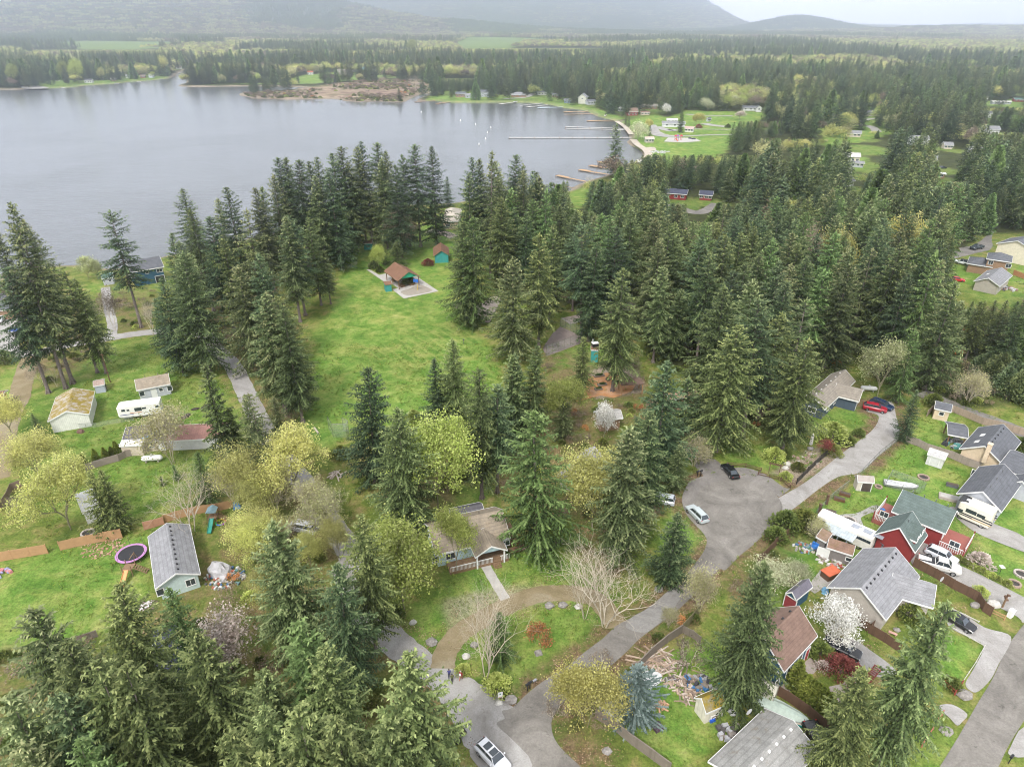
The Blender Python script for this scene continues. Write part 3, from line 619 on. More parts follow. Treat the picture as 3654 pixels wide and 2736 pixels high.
def broadleaf(key, seed, H, R, leafmat, nleaf, bark=BARK_M, stems=1, depth=5, leaf=.24, split=3, spread=.55, twigs=True, clump=.38):
    """tree grown by repeated forking; crown = leaves, or the fine twigs when it is bare"""
    q = random.Random(seed); mb = MB(); tw = MB(); tips = []
    def grow(p, d, l, r, k):
        n = 2; pts = [p]; dd = Vector(d)
        for i in range(n):
            dd = (dd + Vector((q.uniform(-.16, .16), q.uniform(-.16, .16), q.uniform(-.02, .14)))).normalized()
            pts.append(pts[-1] + dd*l/n)
        tgt = mb if k < 3 else tw
        tgt.path([tuple(x) for x in pts], [r, r*.84, r*.66], 6 if k == 0 else (5 if k < 3 else 3))
        if k >= 2: tips.extend((Vector(x), k) for x in pts[1:])
        if k >= depth: return
        m = split + (1 if q.random() < .35 else 0)
        for i in range(m):
            a = 2*PI*(i+q.random()*.7)/m; e = spread*q.uniform(.6, 1.35)*(1+.12*k)
            u = dd.orthogonal().normalized(); w_ = dd.cross(u)
            nd = (dd*math.cos(e) + (u*math.cos(a)+w_*math.sin(a))*math.sin(e)); nd.z += .10
            at = pts[-1] if i < 2 else pts[1] + (pts[-1]-pts[1])*q.random()
            grow(at, nd.normalized(), l*q.uniform(.74, .98), r*.58, k+1)
    for s in range(stems):
        a = 2*PI*s/stems+q.random(); o = .25*stems*(stems > 1)
        d = Vector((math.cos(a)*.28*(stems > 1), math.sin(a)*.28*(stems > 1), 1)).normalized()
        grow(Vector((math.cos(a)*o, math.sin(a)*o, -.1)), d, H*(.20 if depth > 4 else .28), (.014*H+.05)*(1.3 if bark is BARK_P else 1)/(1 if stems == 1 else 1.5), 0)
    mx = max(t[0].z for t in tips); mr = sorted(math.hypot(t[0].x, t[0].y) for t in tips)[int(len(tips)*.96)]
    kz = H/mx; kr = R/mr
    fx = lambda v: (v[0]*(kr if True else 1)*min(1, .35+.65*abs(v[2])/(mx*.35)) if v[2] < mx*.35 else v[0]*kr, v[1]*kr*(min(1, .35+.65*abs(v[2])/(mx*.35)) if v[2] < mx*.35 else 1), v[2]*kz)
    mb.v = [fx(v) for v in mb.v]; tw.v = [fx(v) for v in tw.v]
    g = np.random.default_rng(seed); T = np.array([fx(t[0]) for t in tips]); kk = np.array([t[1] for t in tips])
    T = T[kk >= max(2, depth-2)] if bark is BARK_P else T[kk >= 2]; 
    if nleaf:
        mid = g.integers(0, len(T), nleaf); c = T[mid]+g.normal(0, clump, (nleaf, 3))*[1, 1, .8]
        d = g.normal(0, 1, (nleaf, 3))+[0, 0, .3]; d /= np.linalg.norm(d, axis=1)[:, None]
        wv = np.cross(d, g.normal(0, 1, (nleaf, 3))); wv /= np.linalg.norm(wv, axis=1)[:, None]
        l = leaf*g.uniform(.7, 1.5, (nleaf, 1)); V = np.stack([c-d*l*.5, c+wv*l*.42, c+d*l*.5, c-wv*l*.42], 1)
        cl = g.normal(0, .16, len(T))[mid]
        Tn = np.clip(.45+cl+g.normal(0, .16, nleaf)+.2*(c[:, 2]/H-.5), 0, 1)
        crown = quads_mesh('crown', V, Tn, leafmat)
        mb.f += [tuple(i+len(mb.v) for i in f) for f in tw.f]; mb.m += tw.m; mb.v += tw.v
    else:
        o = tw.build('crown', bark); crown = o.data; bpy.data.objects.remove(o)
    o = mb.build('trunk', bark); me = o.data; bpy.data.objects.remove(o)
    PROTO[key] = dict(crown=crown, trunk=me, H=H, R=R, kind='broadleaf'); return PROTO[key]
broadleaf('maple_a', 21, 12, 5.2, LEAF['bud'], 12500, depth=5, leaf=.19)
broadleaf('maple_b', 22, 13, 5.0, LEAF['bud'], 12500, depth=5, stems=2, leaf=.19)
broadleaf('maple_c', 23, 11, 4.6, LEAF['olivebud'], 3600, depth=5, stems=3, bark=BARK_P)
broadleaf('maple_d', 24, 12, 4.4, LEAF['lime'], 12500, depth=5, leaf=.19)
broadleaf('gold_maple', 25, 9, 4.4, LEAF['gold'], 15000, depth=5, stems=2, leaf=.18)
broadleaf('bare_a', 26, 12, 5.8, None, 0, BARK_P, stems=3, depth=6, spread=.5, split=2)
broadleaf('bare_b', 27, 12, 3.6, None, 0, BARK_P, stems=3, depth=6, spread=.42, split=2)
broadleaf('bare_c', 28, 15, 5.5, LEAF['olivebud'], 700, BARK_P, stems=2, depth=6, spread=.42, split=2)
broadleaf('bare_d', 29, 13, 5.5, LEAF['brown'], 2400, BARK_P, stems=2, depth=5, spread=.5)
broadleaf('plum', 30, 5.5, 4.0, LEAF['white'], 7500, depth=5, leaf=.17, clump=.22)
broadleaf('magnolia', 31, 9, 3.2, LEAF['white'], 4200, depth=5, leaf=.24, clump=.4)
broadleaf('pale_tree', 32, 6, 3.2, LEAF['pale'], 3600, depth=5, leaf=.17, clump=.35)
LEAF['cream'] = foliage('leaves_cream', (.22, .25, .1), (.36, .4, .18), (.62, .62, .38), .2, .35, (1, 1, 1))
broadleaf('dogwood', 33, 12, 5.0, LEAF['cream'], 7200, depth=5, leaf=.24, clump=.4)
broadleaf('red_tree', 34, 4, 2.2, LEAF['red'], 2600, depth=4, leaf=.17, clump=.3)
broadleaf('pink_tree', 35, 6, 3.4, LEAF['pink'], 3800, depth=5, leaf=.2, clump=.35)
broadleaf('rust_bush', 36, 2.6, 1.4, LEAF['rust'], 1100, depth=4, stems=3, leaf=.15, clump=.2)
broadleaf('twig_bush', 37, 3, 2.2, LEAF['brown'], 700, BARK_P, depth=5, stems=4, leaf=.14, clump=.2, split=2)
dome('thuja', 41, 3.4, .72, NEEDLE['thuja'], 0, 1800, .2, .55)
dome('bush', 42, 1.6, 1.3, LEAF['shrub'], 0, 1500, .2, .4)
dome('bush_lime', 43, 1.8, 1.5, LEAF['lime'], 0, 1600, .2, .4)
dome('bush_red', 44, 2.0, 1.9, LEAF['red'], 0, 2600, .17, .42)
dome('ball_gold', 45, .8, .6, LEAF['lime'], 0, 500, .13, .4)
dome('bush_dark', 46, 2.4, 2.0, NEEDLE['green'], 0, 1700, .26, .42)
dome('bush_pink', 47, 1.0, .9, LEAF['pink'], 0, 700, .14, .4)
dome('laurel', 48, 7, 4.6, NEEDLE['dark'], 0, 5200, .42, .42)
dome('cedar_cone', 49, 15, 3.9, NEEDLE['cedar'], 0, 5000, .5, .7)
NAMES = {'conifer': 'conifer_tree', 'shrub': 'shrub', 'broadleaf': 'broadleaf_tree'}
TREES = []      # (x, y, proto, H, widen, name, label, category, group)
TREE_XY = []
def tree_at(key, x, y, H, label, wide=1.0, cat=None, name=None, group=None, z=0.0, lean=0):
    p = PROTO[key]; kind = p['kind']
    name = name or NAMES[kind]; s = H/p['H']
    root = empty(name, (x, y, z), rnd.uniform(0, 2*PI), label, cat or {'conifer': 'conifer', 'shrub': 'shrub', 'broadleaf': 'tree'}[kind], group)
    root.scale = (s*wide, s*wide, s)
    if kind == 'conifer': root.rotation_euler[0] = rnd.gauss(0, .018); root.rotation_euler[1] = rnd.gauss(0, .018)
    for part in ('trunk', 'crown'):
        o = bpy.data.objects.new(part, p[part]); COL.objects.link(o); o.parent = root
    TREE_XY.append((x, y, p['R']*s*wide)); return root
# ================================================================ buildings
def uv3(pA, pB, pC):
    """centre, length, width, heading of the rectangle A-B-C (AB runs along the ridge)"""
    A, B, C = Vector(pA), Vector(pB), Vector(pC); ab = B-A; L = ab.length; u = ab/L; n = Vector((-u.y, u.x)); w = (C-B).dot(n); n2 = n*(1 if w > 0 else -1)
    c = A + u*L/2 + n2*abs(w)/2
    return c, L, abs(w), math.atan2(u.y, u.x) + (0 if w > 0 else PI)      # local -y faces the A-B edge
def win(root, side, u, z, w, h, L, W, frame=None, door=None, name=None, c=(0, 0)):
    """opening on a wall of an L x W block: side f b l r, u along the wall from its middle"""
    if side in 'fb': s = -1 if side == 'f' else 1; p = (c[0]+u, c[1]+s*W/2); nx, ny = 0, s; tx, ty = 1, 0
    else: s = -1 if side == 'l' else 1; p = (c[0]+s*L/2, c[1]+u); nx, ny = s, 0; tx, ty = 0, 1
    def slab(mb, w0, h0, zc, d0, d1, du=0):
        px, py = p[0]+tx*du+nx*(d0+d1)/2, p[1]+ty*du+ny*(d0+d1)/2
        mb.box(px, py, zc-h0/2, w0 if tx else abs(d1-d0), abs(d1-d0) if tx else w0, h0)
    fr = MB()
    if door is not None:
        slab(fr, w, h, z, .0, .05); o = fr.build(name or 'door', door, root)
        t = MB(); slab(t, w+.24, .12, z+h/2+.06, .0, .08); slab(t, .12, h, z, 0, .08, w/2+.06); slab(t, .12, h, z, 0, .08, -w/2-.06); t.build('door_frame', frame or WHITE, o)
        if w < 1.6: k = MB(); slab(k, .07, .07, z-.1, .05, .11, w/2-.12); k.build('handle', CHROME, o)
        return o
    b = .11; slab(fr, w+2*b, b, z+h/2+b/2, 0, .07); slab(fr, w+2*b, b, z-h/2-b/2, 0, .09); slab(fr, b, h, z, 0, .07, w/2+b/2); slab(fr, b, h, z, 0, .07, -w/2-b/2)
    if w > 1.0: slab(fr, .06, h, z, .02, .06)
    o = fr.build('window', frame or WHITE, root); g = MB(); slab(g, w, h, z, 0, .03); g.build('pane', GLASS, o); return o
def block(root, cx, cy, L, W, eave, rise, wall, roof, hip=False, over=.45, trim=None, base=0, open_=False, along='x', posts=None, gable=None, rname='roof', th=.16):
    """walls and roof of one wing, in the root's frame; the ridge runs along x (or y)"""
    trim = trim or WHITE; sw = along == 'y'
    P = (lambda x, y, z: (cx-y, cy+x, z)) if sw else (lambda x, y, z: (cx+x, cy+y, z))
    a, b = L/2-over, W/2-over; e = eave; k = rise/(W/2)
    zt = e+rise-.12-k*over*0
    if not open_:
        m = MB(); ze = e+k*over-.1; zr = e+rise-.1 if not hip else ze
        vs = [P(-a, -b, base), P(a, -b, base), P(a, b, base), P(-a, b, base), P(-a, -b, ze), P(a, -b, ze), P(a, b, ze), P(-a, b, ze), P(-a, 0, zr), P(a, 0, zr)]
        fs = [(0, 1, 5, 4), (2, 3, 7, 6), (1, 2, 6, 9, 5), (3, 0, 4, 8, 7)] if not hip else [(0, 1, 5, 4), (2, 3, 7, 6), (1, 2, 6, 5), (3, 0, 4, 7)]
        m.add(vs, fs); m.build('wall', wall, root)
    else:
        for sx in (-1, 0, 1) if L > 6 else (-1, 1):
            for sy in (-1, 1):
                p = P(sx*(a-.1), sy*(b-.1), 0); q_ = MB(); q_.box(p[0], p[1], base, .22, .22, e+k*over-base); q_.build('post', posts or WOOD, root)
        if gable:
            for sx in (-1, 1):
                g = MB(); x0, x1 = sx*(a-.05), sx*(a+.05); g.add([P(x, y, z) for x in (x0, x1) for y, z in ((-b, e+k*over), (b, e+k*over), (0, e+rise-.12))], [(0, 1, 2), (5, 4, 3), (0, 3, 4, 1), (1, 4, 5, 2), (2, 5, 3, 0)]); g.build('gable', gable, root)
    A, Bq = L/2, W/2; r = MB()
    hx = A-Bq if hip else A
    if hip and hx < 0: hx = .05
    top = [P(-A, -Bq, e), P(A, -Bq, e), P(A, Bq, e), P(-A, Bq, e), P(-hx, 0, e+rise), P(hx, 0, e+rise)]
    low = [(x, y, z-th) for x, y, z in top]; n = 6
    F = [(0, 1, 5, 4), (2, 3, 4, 5)]; 
    if hip: F += [(1, 2, 5), (3, 0, 4)]
    r.add(top+low, F + [tuple(i+n for i in f[::-1]) for f in F] + [(1, 0, n, n+1), (3, 2, n+2, n+3)] + ([(0, 4, n+4, n), (4, 3, n+3, n+4), (2, 5, n+5, n+2), (5, 1, n+1, n+5)] if not hip else [(0, 3, n+3, n), (2, 1, n+1, n+2)]))
    ro = r.build(rname, roof, root)
    t = MB()
    for (p, q_) in (((0, 1), (2, 3)) + (((0, 4), (3, 4), (1, 5), (2, 5)) if not hip else ((1, 2), (3, 0)))):
        p1, p2 = Vector(top[p]), Vector(top[q_]); d = (p2-p1).normalized()
        cxy = Vector((cx, cy, 0)); o1 = (p1+p2)/2-cxy; o1.z = 0
        out = Vector((d.y, -d.x, 0)).normalized() if abs(d.z) < .01 else (P(1, 0, 0)[0]-cx, P(1, 0, 0)[1]-cy, 0)
        out = Vector(out); out *= (1 if out.dot(o1) > 0 else -1)*.05
        u = Vector((0, 0, .02)); l = Vector((0, 0, -.24)); t.loft([[tuple(p1+u), tuple(p1+out+u), tuple(p1+out+l), tuple(p1+l)], [tuple(p2+u), tuple(p2+out+u), tuple(p2+out+l), tuple(p2+l)]])
    t.build('trim', trim, ro)
    return ro
def vents(roof, pts, kind='dark', rise=.3):
    for x, y, z in pts:
        m = MB()
        if kind == 'pipe': m.tube((x, y, z-.1), (x, y, z+.55), .07, .07, 8)
        else: m.box(x, y, z-.08, .3, .3, .24, 0, .15, .15)
        m.build('vent', BLACK if kind == 'dark' else (WHITE if kind == 'white' else CHROME), roof)
def skylight(roof, x, y, z, slope):
    m = MB(); m.add([(x-.55, y-.35, z-.35*slope+.08), (x+.55, y-.35, z-.35*slope+.08), (x+.55, y+.35, z+.35*slope+.08), (x-.55, y+.35, z+.35*slope+.08), (x-.55, y-.35, z-.35*slope-.1), (x+.55, y-.35, z-.35*slope-.1), (x+.55, y+.35, z+.35*slope-.1), (x-.55, y+.35, z+.35*slope-.1)],
          [(0, 1, 2, 3), (0, 4, 5, 1), (1, 5, 6, 2), (2, 6, 7, 3), (3, 7, 4, 0)]); m.build('skylight', WHITE, roof)
def house(name, label, pts, eave, rise, wall, roof, wins=(), doors=(), wings=(), hip=False, cat='house', over=.45, trim=None, vent=0, vkind='dark', clear=True, chimney=None, group=None, open_=False, gable=None, base=0, sky=()):
    c, L, W, rz = uv3(*[G(*p, eave) for p in pts])
    root = empty(name, (c.x, c.y, 0), rz, label, cat, group)
    ro = block(root, 0, 0, L, W, eave, rise, wall, roof, hip, over, trim, open_=open_, gable=gable, base=base)
    for w in wins: win(root, *w, L-2*over, W-2*over, frame=trim)
    for side, u, w, h, m in doors: win(root, side, u, h/2+.05, w, h, L-2*over, W-2*over, frame=trim, door=m, name='garage_door' if w > 2 else 'door')
    for wg in wings: block(root, *wg[:8], **(wg[8] if len(wg) > 8 else {}))
    if vent: vents(ro, [(-L/2+L*(i+.8)/(vent+.6), (W*.06)*(1 if i % 1 == 0 else -1), eave+rise-.12*rise) for i in range(vent)], vkind)
    for x, y in sky: skylight(ro, x*L/2, y*W/2, eave+rise*(1-abs(y)), -rise/(W/2)*(1 if y > 0 else -1))
    if chimney: m = MB(); m.box(chimney[0]*L/2, chimney[1]*W/2, eave*.7, .8, .7, rise+eave*.3+.7); m.box(chimney[0]*L/2, chimney[1]*W/2, eave+rise+.7, .95, .85, .12); m.build('chimney', chimney[2], ro)
    if clear: HOUSE_XY.append((c.x, c.y, max(L, W)/2+2))
    return root, L, W
TEAL = siding((.05, .30, .28), True, 4); LBLUE = siding((.40, .53, .56)); DBLUE = siding((.035, .10, .16), False, 4); NAVY = siding((.07, .095, .13)); GREYW = siding((.46, .48, .52)); WHITEW = siding((.66, .66, .65))
CREAM = siding((.66, .53, .38)); REDW = siding((.25, .035, .035)); TAUPE = siding((.44, .40, .35)); BROWNW = siding((.30, .19, .12)); LIME = siding((.45, .55, .30)); MINT = siding((.48, .58, .56)); BEIGE = siding((.55, .48, .38))
R_GREY = roofing((.25, .25, .26)); R_TAN = roofing((.27, .24, .20)); R_TANM = roofing((.31, .26, .2), .2); R_SLATE = roofing((.13, .135, .15)); R_GREEN = roofing((.12, .155, .145)); R_BROWN = roofing((.22, .145, .115)); R_RUST = roofing((.22, .12, .08), .3); R_NAVY = roofing((.07, .075, .11))
R_WHITE = roofing((.55, .53, .51), .3, True); R_METB = roofing((.16, .15, .18), 0, True); R_RED = roofing((.36, .19, .16), .2, True); R_DK = roofing((.12, .115, .13)); R_MOSS = roofing((.25, .24, .2), .95); R_MGR = roofing((.12, .2, .19), 0, True); R_TMET = roofing((.36, .24, .17), 0, True)
GDOOR = siding((.68, .68, .66), False, 1.9)
# --- centre
r, L, W = house('family_house', 'pale blue house with a brown shingle roof and white-railed porch in the middle', [(21, 1440, 1390), (21, 2035, 1252), (21, 1930, 1005)], 2.9, 2.5, LBLUE, R_TANM,
    [('f', 5.4, 1.6, 1.3, .9), ('l', -2, 1.7, 1.0, 1.1), ('l', 2, 1.7, .9, .9), ('f', -3.6, 1.6, 1.4, 1.1), ('f', -6, 1.6, 1.0, 1.0)], [('f', 1.4, 1.0, 2.1, WHITE)], vent=2, vkind='pipe')
block(r, 2.2, -W/2-.2, 4.4, 5.2, 2.75, 1.5, LBLUE, R_TANM, along='y', over=.3, open_=True, posts=WHITE, gable=LBLUE)
dk = MB(); dk.box(.4, -W/2-.8, 0, 9.5, 2.3, .5); dk.build('deck', WOOD, r)
ra = MB()
for i in range(46):
    x = -4.2+i*.21
    if not (2.6 < x < 3.8): ra.box(x, -W/2-1.9, .5, .05, .05, .85)
ra.box(-.8, -W/2-1.9, 1.35, 6.8, .09, .08); ra.box(4.4, -W/2-1.9, 1.35, 1.3, .09, .08); ra.build('railing', WHITE, r)
st = MB()
for i in range(3): st.box(3.1, -W/2-2.2-i*.3, 0, 1.3, .32, .42-i*.14)
st.build('steps', WOOD, r)
s2 = MB(); s2.box(L/2+.8, .4, 0, 2.6, W*.8, .45)
for i in range(3): s2.box(L/2+1.2, -W*.4-.5-i*.32, 0, 3.0, .34, .36-i*.11)
s2.build('side_deck', WOOD, r)
block(r, 1.5, W/2+1.1, 5.6, 3.4, 2.3, .9, LBLUE, R_DK, over=.2)
wk = sheet('path', [ribbon(GM([(21, 1800, 1445), (31, 1830, 60), (31, 1900, 180), (31, 1995, 335)]), 1.5)], .06, CONC)
# --- left side
house('grey_roofed_house', 'long house with grey shingle roof and mint gable below the bare maple', [(20, 1165, 1245), (30, 1222, 250), (30, 1580, 140)], 2.8, 1.5, MINT, R_GREY, [('r', -2.6, 1.5, .9, 1.1), ('r', 1.5, 1.5, 1.2, 1.1)], vent=10)
r, L, W = house('long_house', 'long weathered house with a blue tarp patch and a rusty red roof end', [(20, 955, 505), (20, 1300, 488), (20, 1290, 362)], 2.6, 1.5, BEIGE, R_DK, [('f', -4.3, 1.4, 1.5, 1.0), ('f', 1, 1.4, 1.2, 1.0)], [('f', 3, 1.0, 2.0, WHITE)], vent=2)
block(r, L/2+5.4, -.2, 11.4, W*.95, 2.5, 1.3, WHITEW, R_RED, over=.35)
block(r, -L/2+2.1, -W/2+1.1, 4.2, 4.4, 2.5, .5, BEIGE, roofing((.62, .6, .58), 0, True), over=.15)
t = MB(); t.add([(-L/2+4.0, -3.1, 3.35), (-L/2+4.9, -3.3, 3.25), (-L/2+7.6, -.9, 4.05), (-L/2+6.6, -.7, 4.1), (-L/2+4.0, -3.1, 3.3), (-L/2+4.9, -3.3, 3.2), (-L/2+7.6, -.9, 4.0), (-L/2+6.6, -.7, 4.05)], [(0, 1, 2, 3), (7, 6, 5, 4), (0, 4, 5, 1), (1, 5, 6, 2), (2, 6, 7, 3), (3, 7, 4, 0)])
tp = t.build('tarpaulin', paint((.18, .38, .62), .5, .2), r)
house('barn', 'white barn with a rust-stained pale metal roof on the left lawn', [(20, 375, 338), (20, 440, 150), (20, 742, 118)], 3.0, 1.6, siding((.66, .67, .6), True, 3), roofing((.46, .42, .40), .75, True), [], cat='barn', over=.25, vent=1, vkind='pipe')
house('cabin', 'small pale grey cabin with three white windows and a mossy brown roof', [(10, 1075, 1530), (10, 1342, 1478), (10, 1328, 1402)], 2.7, 1.5, GREYW, R_TANM, [('f', -2.6, 1.5, .9, 1.1), ('f', 1.3, 1.6, .7, .7), ('f', 3.1, 1.5, .9, 1.1)], [('f', -.2, .95, 2.0, WHITE)], vent=2, vkind='pipe', over=.3)
house('tin_shed', 'rusty-roofed tin shed open on one side on the left lawn', [(10, 735, 1498), (10, 822, 1482), (10, 828, 1436)], 2.0, .5, siding((.42, .46, .52), True, 6), roofing((.42, .32, .27), .4, True), [], [('r', 0, 1.5, 1.7, paint((.03, .02, .02)))], cat='shed', over=.12)  # open side is a near-black panel, its dark inside painted on
house('lake_house', 'dark blue house with grey roof on the lake edge behind the ragged fir', [(10, 1030, 600), (10, 1292, 555), (10, 1270, 505)], 5.0, 2.6, DBLUE, R_SLATE, [('f', 3.4, 3.9, 1.6, 1.0), ('f', -.3, 3.9, .8, .6), ('f', -5, 3.6, 1.8, 1.0)], [('f', 3, 2.6, 2.1, BLACK)], hip=False)
house('garden_shed', 'little grey shed with a green metal roof near the flowering shore tree', [(10, 800, 652), (10, 892, 640), (10, 874, 606)], 2.3, .9, GREYW, R_MGR, [('f', .5, 1.4, .7, .6)], cat='shed', over=.2)
house('pyramid_roof_house', 'house with a steep dark hip roof at the left edge by the water', [(10, 45, 725), (10, 232, 705), (10, 215, 630)], 3.2, 3.6, BROWNW, R_SLATE, [('f', 1, 1.5, 1.4, 1.1)], hip=True)
house('lower_left_house', 'dark-roofed house at the left edge below the hip-roofed one', [(10, -60, 905), (10, 112, 890), (10, 100, 805)], 3.0, 2.4, BROWNW, R_SLATE, [], hip=True)
house('edge_house', 'dark gabled house cut by the left edge, nearest the water', [(10, -160, 860), (10, 40, 845), (10, 60, 765)], 3.4, 1.6, NAVY, R_DK, [])
house('hidden_shed', 'white-roofed shed half hidden by the yellow maple and two spruces', [(20, 648, 1060), (20, 790, 1010), (20, 740, 862)], 2.6, .9, WHITEW, roofing((.62, .61, .6), 0, True), [], cat='shed', over=.2)
house('wood_house', 'house with dark blue roof and lime green gable in the bottom left wood', [(30, 1192, 612), (30, 1245, 1062), (30, 1475, 1020)], 2.8, 1.3, LIME, R_NAVY, [('r', .3, 1.5, 1.2, .7)], vent=4)
house('red_barn_corner', 'corner of a rust-red shed at the left edge', [(20, -80, 190), (20, 18, 175), (20, 30, 95)], 2.4, .8, siding((.3, .12, .06), True, 6), R_RUST, [], cat='shed')
# --- park
r, L, W = house('picnic_shelter', 'open picnic shelter with a mossy red roof and green gable on the park lawn', [(11, 1145, 667), (11, 1038, 590), (11, 1212, 556)], 3.2, 2.4, TEAL, R_RUST, open_=True, gable=siding((.03, .36, .20), True, 3), trim=BROWNW, cat='shelter')
for k in range(4):
    x = -L/2+2.4+(k % 2)*(L-5); y = -1.6+(k//2)*3.2; m = MB(); m.box(x, y, .7, 2.0, .75, .06); m.box(x, y-.75, .42, 2.0, .3, .05); m.box(x, y+.75, .42, 2.0, .3, .05); m.box(x-.7, y, .06, .1, 1.4, .64); m.box(x+.7, y, .06, .1, 1.4, .64)
    o = m.build('picnic_table', WOOD); wm = Matrix.Translation(r.location) @ Matrix.Rotation(r.rotation_euler.z, 4, 'Z'); o.matrix_world = wm
    tag(o, '%s wooden picnic table in the shade of the open park shelter' % ('north-west', 'north-east', 'south-west', 'south-east')[k], 'picnic table', 'tables under the park shelter')
house('teal_store', 'small teal store with a rusty roof at the corner of the picnic shelter', [(11, 1046, 697), (11, 1100, 690), (11, 1100, 668)], 2.5, .6, TEAL, R_RUST, [], cat='shed', over=.15, trim=BROWNW)
house('restroom', 'teal park restroom with a red-brown gable roof beyond the shelter', [(11, 1428, 470), (11, 1424, 408), (11, 1546, 402)], 2.8, 1.9, TEAL, R_RUST, [('l', 0, 3.6, 1.2, .5)], [('l', 2.4, .9, 2.0, WHITE)], cat='restroom', trim=BROWNW)
house('teal_hut', 'teal hut with brown roof at the tree line left of the bare maples', [(11, 873, 372), (11, 945, 370), (11, 945, 352)], 2.6, .6, TEAL, R_RUST, [], cat='hut', over=.2)
sheet('court_slab', [GM([(11, 900, 580), (11, 925, 578), (11, 1000, 622), (11, 1045, 612), (11, 1130, 600), (11, 1290, 630), (11, 1468, 750), (11, 1195, 808), (11, 1100, 735), (11, 1150, 725), (11, 1110, 700), (11, 1045, 680)])], .07, CONC)
sheet('court_surface', [smooth_poly(GM([(11, 1170, 752), (11, 1230, 735), (11, 1280, 710), (11, 1345, 706), (11, 1420, 745), (11, 1340, 768), (11, 1250, 782), (11, 1195, 778)]), 2)], .085, paint((.30, .265, .22), .9, .2, 1))
p = G(11, 1303, 742); hp = empty('basketball_hoop', p, -.3, 'basketball hoop with a blue backboard and yellow pole on the park slab', 'basketball hoop')
m = MB(); m.tube((0, 0, 0), (0, 0, 3.2), .09, .08, 8); m.tube((0, 0, 3.2), (0, -.8, 3.4), .06, .06, 6); m.build('pole', paint((.65, .45, .05), .5), hp)
m = MB(); m.box(0, -.85, 2.9, 1.7, .05, 1.1, 0); m.build('backboard', paint((.03, .14, .5), .4), hp)
m = MB()
for i in range(12): a, b = i*PI/6, (i+1)*PI/6; m.tube((.23*math.cos(a), -1.15+.23*math.sin(a), 3.05), (.23*math.cos(b), -1.15+.23*math.sin(b), 3.05), .02, .02, 5)
m.build('rim', paint((.6, .12, .03), .5), hp)
house('beige_roof_house', 'house with a wide beige hip roof behind the firs at the lake', [(11, 1492, 200), (11, 1625, 200), (11, 1622, 100)], 3.4, 3.2, CREAM, roofing((.48, .43, .36)), [('f', -1, 1.6, 1.6, 1.0)], hip=True)
r, L, W = house('teal_booth', 'teal booth with an orange roof and a white spotlight beside the tennis court', [(12, 682, 1210), (12, 745, 1212), (12, 742, 1190)], 3.4, .7, TEAL, R_RUST, [], cat='booth', over=.12)
m = MB(); m.box(0, 0, 4.1, 1.6, 1.1, .8, .3, .1, .1); m.build('lamp_box', BLACK, r); m = MB(); m.box(0, 0, 4.9, 1.7, 1.2, .12, .3); m.box(-.6, 0, 5.0, .15, .15, .9); m.build('lamp_lid', WHITE, r)
house('garden_hall', 'long tan metal roof half hidden by firs behind the turning circle', [(12, 1300, 1605), (12, 1570, 1560), (12, 1565, 1512)], 3.2, .9, BROWNW, R_TMET, [], cat='building')
house('workshop', 'grey-roofed workshop behind the flowering magnolia', [(22, 745, 330), (22, 935, 312), (22, 895, 240)], 3.0, .9, BROWNW, roofing((.36, .35, .33)), [], cat='workshop')
house('hidden_house', 'pale-roofed house hidden behind the yellow-green tree at the centre', [(22, 420, 760), (22, 640, 560), (22, 780, 600)], 2.8, 1.4, WHITEW, roofing((.42, .41, .42)), [], over=.4)
# --- right side
r, L, W = house('blue_grey_house', 'dark blue-grey house with tan roof and a white garage at the wood', [(23, 640, 245), (23, 880, 20), (23, 735, -75)], 2.8, 2.0, NAVY, R_TAN, [('f', -5.3, 1.5, 1.1, 1.2), ('l', 0, 1.5, 1.6, 1.1), ('f', -1.5, 1.5, 1.2, 1.0)], [('f', 1.5, 1.0, 2.1, WHITE)], vent=6, vkind='white', hip=False)
c, L2, W2, rz2 = uv3(G(23, 700, 130, 2.8), G(23, 908, 182, 2.8), G(23, 1014, 112, 2.8)); g = empty('attached_garage', (c.x, c.y, 0), rz2); g.parent = r; g.matrix_parent_inverse = (Matrix.Translation(r.location) @ Matrix.Rotation(r.rotation_euler.z, 4, 'Z')).inverted()
for o in (1,):
    block(g, 0, 0, L2, W2, 2.78, 1.7, NAVY, R_TAN); win(g, 'r', 0, 1.15, min(4.6, W2-2.2), 2.2, L2-.9, W2-.9, door=GDOOR, name='garage_door')
house('cream_shed', 'cream garden shed with a dark roof by the back road', [(23, 1503, 235), (23, 1635, 264), (23, 1662, 208)], 2.6, .9, CREAM, R_SLATE, [('f', 0, 1.6, .8, .7)], cat='shed', over=.2)
r, L, W = house('cream_house', 'large cream house with dark slate roof at the right edge', [(23, 1697, 552), (23, 1850, 384), (23, 2185, 500)], 2.9, 2.4, CREAM, R_SLATE, [('l', -2.5, 1.5, 1.5, 1.0)], vent=6, sky=((-.1, -.5), (.5, -.5)), chimney=(1.0, .2, CREAM))
c, L2, W2, rz2 = uv3(G(23, 2000, 690, 2.9), G(23, 2290, 810, 2.9), G(23, 2330, 640, 2.9)); g = empty('wing', (c.x, c.y, 0), rz2); g.parent = r; g.matrix_parent_inverse = (Matrix.Translation(r.location) @ Matrix.Rotation(r.rotation_euler.z, 4, 'Z')).inverted()
block(g, 0, 0, L2, W2, 2.85, 1.9, CREAM, R_SLATE)
house('patio_cover', 'open patio cover with slate roof beside the cream house', [(23, 1610, 440), (23, 1772, 470), (23, 1850, 383)], 2.6, .8, CREAM, R_SLATE, open_=True, cat='patio cover', over=.3)
